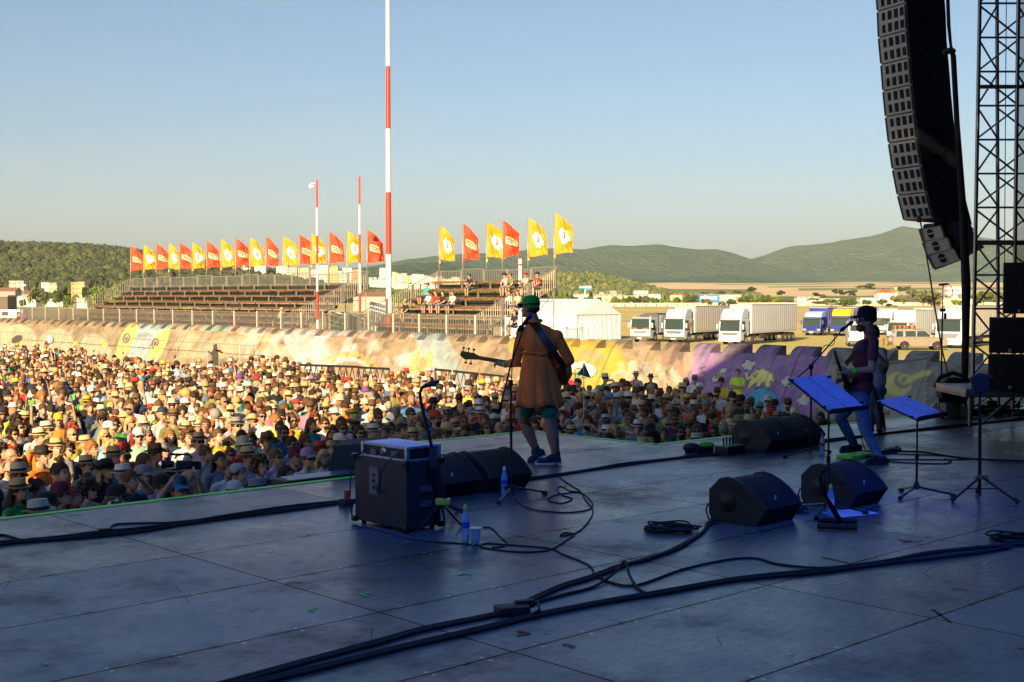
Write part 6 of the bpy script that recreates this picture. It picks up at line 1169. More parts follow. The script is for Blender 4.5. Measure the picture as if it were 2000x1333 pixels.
mb.lathe([(.17, -.12), (.225, -.12), (.235, 0), (.225, .12), (.17, .12), (.16, .0)], 28, X=X); mb.obj('housing', BLKM, R0); mb = MB()
for k in range(7): mb.tube([X @ Vector((.024 * (k + 1) * math.cos(t), .024 * (k + 1) * math.sin(t), .11)) for t in np.linspace(0, 6.283, 25)[:-1]], .003, 4, closed=True)
for k in range(8): t = k * math.pi / 4; mb.tube([X @ Vector((.02 * math.cos(t), .02 * math.sin(t), .112)), X @ Vector((.19 * math.cos(t), .19 * math.sin(t), .112))], .003, 4)
mb.obj('guard', DKM, R0); mb = MB(); mb.lathe([(.2, -.05), (.2, -.04)], 24, X=X); mb.obj('blade_disc', DKM, R0); mb = MB(); mb.tube([(-.28, 0, c.z + .06), (-.2, 0, c.z + .22), (0, 0, c.z + .29), (.2, 0, c.z + .22), (.28, 0, c.z + .04)], .035, 8); mb.obj('handle', RUB, R0); mb = MB()
for s in (-1, 1): mb.tube([(s * .2, 0, c.z - .1), (s * .22, 0, .02)], .02, 6); mb.box((s * .22, 0, .015), (.06, .4, .03))
mb.obj('foot_frame', DKM, R0)
rr = random.Random(4)
for k in range(7):
    q = G(1905 + k * 15, 815 - (k % 3) * 4); mb = MB(); mb.box((0, 0, .07 + .02 * (k % 3)), (.16, .18, .12 + .04 * (k % 3)), bev=.015, rz=rr.uniform(-.5, .5)); R0 = thing('equipment_case', ('first', 'second', 'third', 'fourth', 'fifth', 'sixth', 'seventh')[k] + ' small dark case from the left under the riser platform', 'case', q); mb.obj('case', BLK, R0); mb = MB(); mb.tube([(-.1, -.1, .14), (0, -.12, .2), (.1, -.1, .1)], .008, 5); mb.obj('lead', RUB, R0)
    if k in (2, 4): mb = MB(); mb.box((0, -.1, .16), (.03, .02, .015)); mb.obj('red_marker', M('red marker tape', (.6, .05, .03), .5), R0)
# front fill speaker at thrust corner
p = G(590, 941); R0 = thing('fill_speaker', 'low black fill speaker on the stage edge left of the bass cabinet', 'speaker', p, EA); mb = MB(); mb.box((.35, .2, -.11), (1.0, .3, .24), bev=.02); mb.obj('cabinet', CAB, R0); mb = MB(); mb.add([(-.1, .08, .014), (.8, .08, .014), (.78, .33, .02), (-.06, .33, .02)], [(0, 1, 2, 3)]); mb.obj('top_panel', M('painted blue reflection', (.10, .14, .22), .35), R0)  # blue top sheet stands in for a reflection on the black cabinet
b = At(640, 932, 13.6); mb = MB(); mb.prism([(0, -.4), (0, -.05), (.08, .26), (.6, .30), (.75, -.4)], .55, X=Matrix.Translation((At(640, 930, 14).x, 14.5, 0)) @ Matrix.Rotation(math.pi / 2, 4, 'X')); o = mb.obj('covered_speaker', M('dark green grey felt', (.05, .06, .055), .95, bump=.5, bs=60), smooth=False); tag(o, 'speaker wrapped in dark grey felt rising beyond the stage edge beside the bass cabinet', 'speaker')
# ================================================================== BLUE STAGE LAMPS (hung overhead, out of frame)
for k, (pos, tgt, en, col_, sz) in enumerate(((V3(3.9, 9.9, 7.2), V3(3.3, 11.7, .8), 400, (.004, .02, 1), 27), (V3(-1.6, 6.6, 6.6), V3(-.8, 10.7, .5), 420, (.03, .16, 1), 20), (V3(9.5, 7.0, 6.5), V3(5.5, 10.5, 0), 700, (.02, .12, 1), 50), (V3(1.5, 3.5, 8.5), V3(.8, 9.2, 0), 800, (.10, .30, 1), 80))):
    l_ = bpy.data.lights.new('stage_lamp_light', 'SPOT'); l_.energy = en; l_.color = col_; l_.spot_size = R(sz); l_.spot_blend = .8; l_.shadow_soft_size = .12
    lab = ('blue stage lamp hung over the right of the stage', 'blue stage lamp hung over the bass amplifier', 'blue stage lamp hung at the far right', 'wide blue wash lamp hung above the middle of the stage')[k]; R0 = thing('stage_lamp', lab, 'stage lamp', pos); R0.rotation_euler = (tgt - pos).to_track_quat('-Z', 'Y').to_euler()
    mb = MB(); mb.tube([(0, 0, .4), (0, 0, .1)], .12, 16); mb.tube([(-.2, 0, .5), (-.2, 0, .1)], .02, 6); mb.tube([(.2, 0, .5), (.2, 0, .1)], .02, 6); mb.obj('can', BLK, R0)
    lo_ = bpy.data.objects.new('lamp_beam', l_); COL.objects.link(lo_); lo_.parent = R0
# ================================================================== PEOPLE
def capsule(mb, a, b, r0, r1, n=12):
    a = Vector(a); b = Vector(b); d_ = b - a; L_ = d_.length
    d_ = d_ / L_ if L_ > 1e-6 else Vector((0, 0, 1)); pts = []; rs = []
    for t in (-.97, -.75, -.4): pts.append(a + d_ * r0 * t); rs.append(r0 * math.sqrt(1 - t * t))
    pts.append(a); rs.append(r0); pts.append(b); rs.append(r1)
    for t in (.4, .75, .97): pts.append(b + d_ * r1 * t); rs.append(r1 * math.sqrt(1 - t * t))
    mb.tube(pts, rs, n)
def figure(prims, voxel, mats, name='body', smooth=6):
    """prims: ('c', a, b, r0, r1, mat) or ('e', centre, radii, mat[, Matrix3]); grown into one continuous skin"""
    mb = MB()
    for p in prims:
        if p[0] == 'c': capsule(mb, *p[1:5])
        else:
            X = Matrix.Translation(p[1]) @ (p[4].to_4x4() if len(p) > 4 else Matrix()); mb.ell((0, 0, 0), p[2], 0, 16, 10, X=X)
    me = bpy.data.meshes.new('tmp'); me.from_pydata(mb.v, [], mb.f); o = bpy.data.objects.new('tmp', me); COL.objects.link(o)
    m = o.modifiers.new('r', 'REMESH'); m.mode = 'VOXEL'; m.voxel_size = voxel
    s = o.modifiers.new('s', 'SMOOTH'); s.factor = .5; s.iterations = smooth
    dg = bpy.context.evaluated_depsgraph_get(); out = bpy.data.meshes.new_from_object(o.evaluated_get(dg)); bpy.data.objects.remove(o); out.name = name
    n = len(out.polygons); C_ = np.empty(n * 3, 'f'); out.polygons.foreach_get('center', C_); C_ = C_.reshape(-1, 3); best = np.full(n, 1e9); mi = np.zeros(n, 'i')
    for p in prims:
        if p[0] == 'c':
            a = np.array(p[1]); b = np.array(p[2]); ab = b - a; t = np.clip(((C_ - a) @ ab) / max(ab @ ab, 1e-9), 0, 1); dd = np.linalg.norm(C_ - a - t[:, None] * ab, axis=1) - (p[3] + (p[4] - p[3]) * t); k = p[5]
        else:
            q = C_ - np.array(p[1]); 
            if len(p) > 4: q = q @ np.array(p[4])
            r_ = np.array(p[2]); dd = (np.linalg.norm(q / r_, axis=1) - 1) * r_.min(); k = p[3]
        w = dd < best; best[w] = dd[w]; mi[w] = k
    out.materials.clear()
    for m_ in mats: out.materials.append(m_)
    out.polygons.foreach_set('material_index', mi); out.polygons.foreach_set('use_smooth', np.ones(n, bool)); out.update()
    return out
def headp(H, sk=0):
    f = lambda v: H @ Vector(v); R3 = H.to_3x3()
    return [('e', f((0, .012, .005)), (.077, .098, .100), sk, R3), ('e', f((0, -.028, -.055)), (.058, .066, .075), sk, R3), ('c', f((0, -.088, -.022)), f((0, -.112, -.05)), .010, .014, sk),
            ('e', f((.078, .012, -.035)), (.011, .020, .030), sk, R3), ('e', f((-.078, .012, -.035)), (.011, .020, .030), sk, R3), ('e', f((0, -.082, -.105)), (.03, .022, .02), sk, R3)]
def face_mesh(name='face_features'):
    mb = MB()
    for s in (-1, 1):
        mb.ell((s * .031, -.088, -.012), (.0145, .012, .008), 0, 8, 6); mb.ell((s * .031, -.0965, -.012), (.0065, .005, .0065), 1, 6, 5)
        mb.tube([(s * .016, -.096, .010), (s * .032, -.0965, .015), (s * .048, -.088, .010)], .0042, 5, 1)
    mb.tube([(-.024, -.087, -.082), (0, -.097, -.085), (.024, -.087, -.082)], [.003, .0055, .003], 6, 2)
    return mb.mesh(name, [M('eye white', (.6, .58, .55), .3), M('dark brown eye', (.03, .018, .012), .4), M('lips', (.32, .12, .10), .5)], True)
FACE = face_mesh()
def glasses_mesh():
    mb = MB()
    for s in (-1, 1): mb.ell((s * .034, -.100, -.014), (.031, .010, .021), 0, 12, 6); mb.tube([(s * .062, -.092, -.008), (s * .083, -.04, -.008), (s * .086, .02, -.02)], .0035, 5)
    mb.tube([(-.02, -.105, -.006), (.02, -.105, -.006)], .004, 5); return mb.mesh('sunglasses', M('sunglass lens', (.01, .01, .012), .12, objcol=True, coat=.8), True)
SGL = glasses_mesh()
HAIRM = M('hair', (.05, .03, .02), .7, objcol=True, var=.4, scale=30, bump=.6, bs=90)
def hair_shell(kind):
    mb = MB(); rr = random.Random(5)
    nu, nv = 22, 14; vs = []; ring = []
    for i in range(nv + 1):
        t = math.pi * .62 * i / nv
        for j in range(nu):
            a = 2 * math.pi * j / nu; x, y, z = math.sin(t) * math.cos(a), math.sin(t) * math.sin(a), math.cos(t)
            k = 1 + (.05 * rr.random()); lim = 1.
            px_, py_, pz_ = x * .087 * k, .018 + y * .110 * k, .012 + z * .112 * k
            if py_ < -.045: pz_ = max(pz_, .048 + rr.uniform(-.006, .008))
            elif py_ < .03: pz_ = max(pz_, -.035 + .5 * max(0, -py_))
            vs.append((px_, py_, pz_))
    fs = [(i * nu + j, (i + 1) * nu + j, (i + 1) * nu + (j + 1) % nu, i * nu + (j + 1) % nu) for i in range(nv) for j in range(nu)]
    mb.add(vs, fs)
    if kind in ('long', 'blonde'):
        for k in range(26):
            a = math.pi * (.02 + .96 * k / 25); cx_, cy_ = .088 * math.cos(a), .03 + .085 * math.sin(a); L_ = .27 + .05 * rr.random()
            mb.tube([(cx_ * .9, cy_ * .9, .03), (cx_ * 1.12, cy_ * 1.1, -.06), (cx_ * 1.25, cy_ * 1.05 + rr.uniform(-.02, .02), -.16), (cx_ * 1.1, cy_ + rr.uniform(-.02, .02), -L_)], [.02, .026, .024, .008], 6)
    if kind == 'curly':
        for k in range(110):
            d_ = Vector((rr.gauss(0, 1), rr.gauss(0, 1) + .35, rr.gauss(0, 1) + .5)).normalized()
            if d_.y < -.45 and d_.z < .4: continue
            mb.ell((d_.x * .105, .02 + d_.y * .125, .02 + d_.z * .125), (.028, .028, .028), 0, 6, 4)
    if kind == 'bun': mb.ell((0, .09, .1), (.045, .045, .045), 0, 10, 6)
    return mb.mesh('hair', HAIRM, True)
HS = {k: hair_shell(k) for k in ('short', 'long', 'curly', 'bun')}
mb = MB(); mb.ell((0, -.058, -.095), (.060, .05, .052), 0, 12, 8); mb.ell((0, -.085, -.072), (.036, .022, .014), 0, 10, 6); BEARD = mb.mesh('beard', HAIRM, True)
HATM = M('hat fabric', (.6, .5, .3), .85, objcol=True, var=.12, scale=40, bump=.5, bs=160); BANDM = M('hat band', (.02, .02, .025), .7, rnd=.0)
def hats():
    D = {}
    mb = MB(); n = 20; prof = [(.086, .02), (.094, .035), (.091, .09), (.080, .145), (.055, .150), (.02, .138)]; mb.lathe(prof, n, X=Matrix.Diagonal((1, 1.18, 1, 1)), c=(0, .012, .0))
    V = []; Fq = []
    for i, (r_, z) in enumerate(((.085, .035), (.12, .032), (.142, .036), (.150, .046), (.143, .030), (.12, .025), (.085, .028))):
        for j in range(n): a = 2 * math.pi * j / n; V.append((r_ * math.cos(a), .012 + r_ * 1.12 * math.sin(a), z + .022 * (r_ / .16) ** 2 * abs(math.cos(a)) - .012 * (r_ / .16) * (math.sin(a) < -.3)))
        if i: Fq += [((i - 1) * n + j, (i - 1) * n + (j + 1) % n, i * n + (j + 1) % n, i * n + j) for j in range(n)]
    mb.add(V, Fq); D['fedora'] = mb.mesh('hat', HATM, 50)
    mb = MB(); mb.lathe([(.0955, .045), (.0945, .078)], n, X=Matrix.Diagonal((1, 1.18, 1, 1)), c=(0, .012, 0)); D['band'] = mb.mesh('hat_band', BANDM, True)
    mb = MB(); mb.lathe([(.085, .03), (.098, .035), (.097, .075), (.085, .12), (.05, .142), (.01, .148)], n, X=Matrix.Diagonal((.93, 1.12, 1, 1)), c=(0, .012, 0))
    V = []; Fq = []
    for i in range(6):
        for j in range(9): u = -1 + j / 4; V.append((u * .072, -.085 - .085 * (i / 5) * (1 - .35 * u * u), .045 - .028 * (i / 5) - .014 * u * u))
    for i in range(5):
        for j in range(8): k = i * 9 + j; Fq.append((k, k + 1, k + 10, k + 9))
    nV = len(V); V += [(a, b, c - .006) for a, b, c in V]; Fq += [tuple(q + nV for q in f[::-1]) for f in Fq]; mb.add(V, Fq); D['cap'] = mb.mesh('cap', HATM, 60)
    mb = MB(); mb.lathe([(.088, .02), (.096, .03), (.093, .08), (.082, .125), (.03, .135)], n, X=Matrix.Diagonal((1, 1.12, 1, 1)), c=(0, .012, 0)); mb.lathe([(.09, .045), (.135, .012), (.137, .006), (.09, .036)], n, X=Matrix.Diagonal((1, 1.08, 1, 1)), c=(0, .012, 0)); D['bucket'] = mb.mesh('hat', HATM, 50)
    mb = MB(); mb.lathe([(.088, .03), (.10, .04), (.103, .09), (.09, .14), (.06, .165), (.01, .17)], n, c=(0, .012, 0)); 
    V = []; Fq = []
    for i, (r_, z) in enumerate(((.09, .05), (.15, .045), (.20, .05), (.225, .062), (.20, .042), (.15, .036), (.09, .04))):
        for j in range(n): a = 2 * math.pi * j / n; V.append((r_ * math.cos(a), .012 + r_ * math.sin(a), z + .02 * math.sin(2 * a) * (r_ / .2) ** 2))
        if i: Fq += [((i - 1) * n + j, (i - 1) * n + (j + 1) % n, i * n + (j + 1) % n, i * n + j) for j in range(n)]
    mb.add(V, Fq); D['wide'] = mb.mesh('hat', HATM, 50)
    mb = MB(); mb.lathe([(.083, .0), (.092, .01), (.094, .06), (.082, .1), (.04, .122), (.01, .126)], n, X=Matrix.Diagonal((.98, 1.15, 1, 1)), c=(0, .016, 0)); D['bandana'] = mb.mesh('head_scarf', HATM, True)
    return D
HT = hats()
SKIN = M('skin', (.46, .26, .17), .55, rnd=.22, var=.08, scale=10); SHIRT = M('shirt fabric', (.5, .5, .5), .9, objcol=True, var=.1, scale=7, bump=.5, bs=22); PANTS = M('trousers', (.08, .09, .12), .9, rnd=.6); SHOE = M('shoes', (.05, .05, .05), .7)
def HM(x=0, y=-.015, z=1.645, pitch=-.1, yaw=0, roll=0): return Matrix.Translation((x, y, z)) @ Matrix.Rotation(yaw, 4, 'Z') @ Matrix.Rotation(pitch, 4, 'X') @ Matrix.Rotation(roll, 4, 'Y')
def handp(w, d_, up, s=1., sk=0, curl=.6, fine=True):
    """palm + five bent fingers; w wrist, d_ direction, up = back-of-hand normal"""
    w = Vector(w); d_ = Vector(d_).normalized(); up = Vector(up); up = (up - d_ * up.dot(d_)).normalized(); sx_ = d_.cross(up); P = []
    P.append(('c', w + d_ * .02 * s - sx_ * .018 * s, w + d_ * .075 * s - sx_ * .024 * s, .019 * s, .015 * s, sk)); P.append(('c', w + d_ * .02 * s + sx_ * .016 * s, w + d_ * .078 * s + sx_ * .02 * s, .019 * s, .015 * s, sk))
    if not fine: P.append(('c', w + d_ * .07 * s, w + d_ * .14 * s - up * .05 * curl * s, .026 * s, .016 * s, sk)); P.append(('c', w + d_ * .03 * s + sx_ * .03 * s, w + d_ * .075 * s + sx_ * .055 * s - up * .02, .013 * s, .009 * s, sk)); return P
    for k, (o_, L_) in enumerate(((-.032, .058), (-.011, .070), (.011, .076), (.032, .070))):
        b = w + d_ * (.085 + .004 * (k in (1, 2))) * s + sx_ * o_ * s; a1 = curl * (1 + .12 * (3 - k)); u1 = d_ * math.cos(a1) - up * math.sin(a1); u2 = d_ * math.cos(a1 * 2.1) - up * math.sin(a1 * 2.1)
        m_ = b + u1 * L_ * .52 * s; P.append(('c', b, m_, .0098 * s, .0088 * s, sk)); P.append(('c', m_, m_ + u2 * L_ * .5 * s, .0088 * s, .0072 * s, sk))
    b = w + d_ * .03 * s + sx_ * .03 * s; t1 = b + (d_ * .6 + sx_ * .7 - up * .35 * curl).normalized() * .038 * s; P.append(('c', b, t1, .013 * s, .010 * s, sk)); P.append(('c', t1, t1 + (d_ * .9 + sx_ * .1 - up * .5 * curl).normalized() * .034 * s, .0098 * s, .0078 * s, sk))
    return P
def standing(pose, fem=0, fine=False, turn=0.):
    H = HM(yaw=turn); P = headp(H); sh = .165 - .02 * fem; S = 1; T = 2
    P += [('c', (0, .02, 1.40), (0, .0, 1.57), .058 - .008 * fem, .05 - .005 * fem, 0), ('c', (-sh, .02, 1.395), (sh, .02, 1.395), .062 - .008 * fem, .062 - .008 * fem, S), ('c', (-.06, .015, 1.43), (.06, .015, 1.43), .055, .055, S),
          ('e', (0, .01, 1.25), (.165 - .02 * fem, .115, .19), S), ('e', (0, .0, 1.05), (.15 - .02 * fem, .108, .17), S), ('e', (0, .01, .93), (.165, .118, .12), S if fem else S), ('e', (0, .015, .86), (.165, .12, .10), T)]
    if fem: P += [('e', (-.07, -.075, 1.25), (.06, .06, .065), S), ('e', (.07, -.075, 1.25), (.06, .06, .065), S)]
    for s in (-1, 1):
        P += [('c', (s * .088, .01, .84), (s * .098, 0, .48), .086, .058, T), ('c', (s * .098, 0, .48), (s * .1, .03, .1), .056, .042, T), ('c', (s * .1, .03, .05), (s * .115, -.13, .035), .045, .036, 3)]
        A = Vector((s * (sh + .03), .02, 1.385))
        if pose == 'down': E = Vector((s * (sh + .085), .04, 1.12)); Wr = Vector((s * (sh + .06), -.07, .88))
        elif pose == 'fold': E = Vector((s * (sh + .07), -.03, 1.13)); Wr = Vector((-s * .04, -.19, 1.16 + .03 * s))
        elif pose == 'raise': E = Vector((s * (sh + .14), -.05, 1.56)) if s > 0 else Vector((s * (sh + .07), .0, 1.12)); Wr = Vector((s * (sh + .10), -.1, 1.83)) if s > 0 else Vector((s * .1, -.19, 1.12))
        elif pose == 'shade': E = Vector((s * (sh + .16), -.14, 1.42)) if s > 0 else Vector((s * (sh + .07), .03, 1.12)); Wr = Vector((s * .13, -.17, 1.60)) if s > 0 else Vector((s * (sh + .05), -.08, .9))
        elif pose == 'up': E = Vector((s * (sh + .11), -.16, 1.50)); Wr = Vector((s * .15, -.26, 1.74))
        elif pose == 'clap': E = Vector((s * (sh + .08), -.05, 1.15)); Wr = Vector((s * .05, -.28, 1.30))
        mid = A.lerp(E, .62); P += [('c', A, mid, .056, .05, S), ('c', mid, E, .044, .038, 0), ('c', E, Wr, .040, .027, 0)]
        P += handp(Wr, (Wr - E) if pose != 'shade' or s < 0 else Vector((-s, .1, .05)), (0, 0, 1) if pose in ('fold', 'clap') else (s, 0, 0), 1, 0, .4, fine)
    return P, H
POSES = [('down', 0), ('down', 1), ('fold', 0), ('raise', 0), ('shade', 0), ('clap', 1), ('up', 0), ('fold', 1)]
BM = [SKIN, SHIRT, PANTS, SHOE]
TPL = {}
for ps, fm_ in POSES:
    P, H = standing(ps, fm_); TPL[(ps, fm_)] = (figure(P, .0165, BM, 'body', 3), H)
HATC = {'straw': (.60, .44, .21), 'cream': (.66, .58, .42), 'white': (.72, .70, .66), 'black': (.018, .018, .02), 'brown': (.20, .11, .05), 'grey': (.25, .25, .26), 'red': (.55, .04, .03), 'yellow': (.75, .50, .03), 'blue': (.06, .22, .45), 'navy': (.02, .03, .08), 'khaki': (.30, .27, .15), 'orange': (.7, .2, .04), 'pink': (.65, .25, .25), 'purple': (.16, .06, .3), 'burgundy': (.14, .02, .03), 'green': (.05, .3, .07), 'patterned': (.4, .38, .42), 'floral': (.5, .25, .4)}
SHC = {'white': (.70, .69, .67), 'grey': (.30, .31, .33), 'black': (.018, .018, .022), 'navy': (.018, .028, .07), 'red': (.50, .03, .025), 'blue': (.06, .16, .38), 'light blue': (.28, .45, .58), 'teal': (.03, .33, .36), 'green': (.07, .38, .08), 'neon yellow': (.62, .85, .06), 'yellow': (.72, .56, .06), 'orange': (.75, .22, .03), 'maroon': (.13, .02, .035), 'lilac': (.45, .38, .55), 'mint': (.30, .52, .42), 'striped': (.45, .45, .47), 'beige': (.48, .40, .28), 'purple': (.09, .03, .12), 'pink': (.6, .2, .3), 'olive': (.16, .17, .06), 'denim': (.12, .17, .26)}
HRC = {'dark': (.032, .02, .012), 'brown': (.11, .055, .025), 'blond': (.50, .34, .14), 'red': (.16, .045, .02), 'ginger': (.30, .12, .035), 'grey': (.25, .24, .23)}
def c4(c, k=1.): return (c[0] * k, c[1] * k, c[2] * k, 1)
def make_person(loc, face_to, pose, fem, hat, hatc, hair, hairc, shades, beard, shirt, label, group=None, scale=1., me=None, H=None, yaw=0.):
    if me is None: me, H = TPL[(pose, fem)]
    loc = Vector(loc); dx, dy = face_to[0] - loc.x, face_to[1] - loc.y; rz = math.atan2(dx, -dy)
    R0 = link(me, 'person', None, loc, rz + yaw); R0.scale = (scale,) * 3; R0.color = c4(SHC[shirt]); tag(R0, label, 'person', group)
    def ch(m_, nm, col, pre=None):
        o = link(m_, nm, R0); o.matrix_local = H; 
        if col: o.color = c4(col)
        return o
    if hair and hair != 'none': ch(HS[hair], 'hair', HRC[hairc])
    if hat:
        h = ch(HT[hat], 'hat' if hat not in ('cap', 'bandana') else ('cap' if hat == 'cap' else 'head_scarf'), HATC[hatc])
        if hat == 'fedora': link(HT['band'], 'hat_band', h)
    if shades: ch(SGL, 'sunglasses', (.012, .012, .014) if shades is True else shades)
    ch(FACE, 'face_features', None)
    if beard: ch(BEARD, 'beard', HRC[hairc])
    return R0
BAND = (1.5, 13.0)
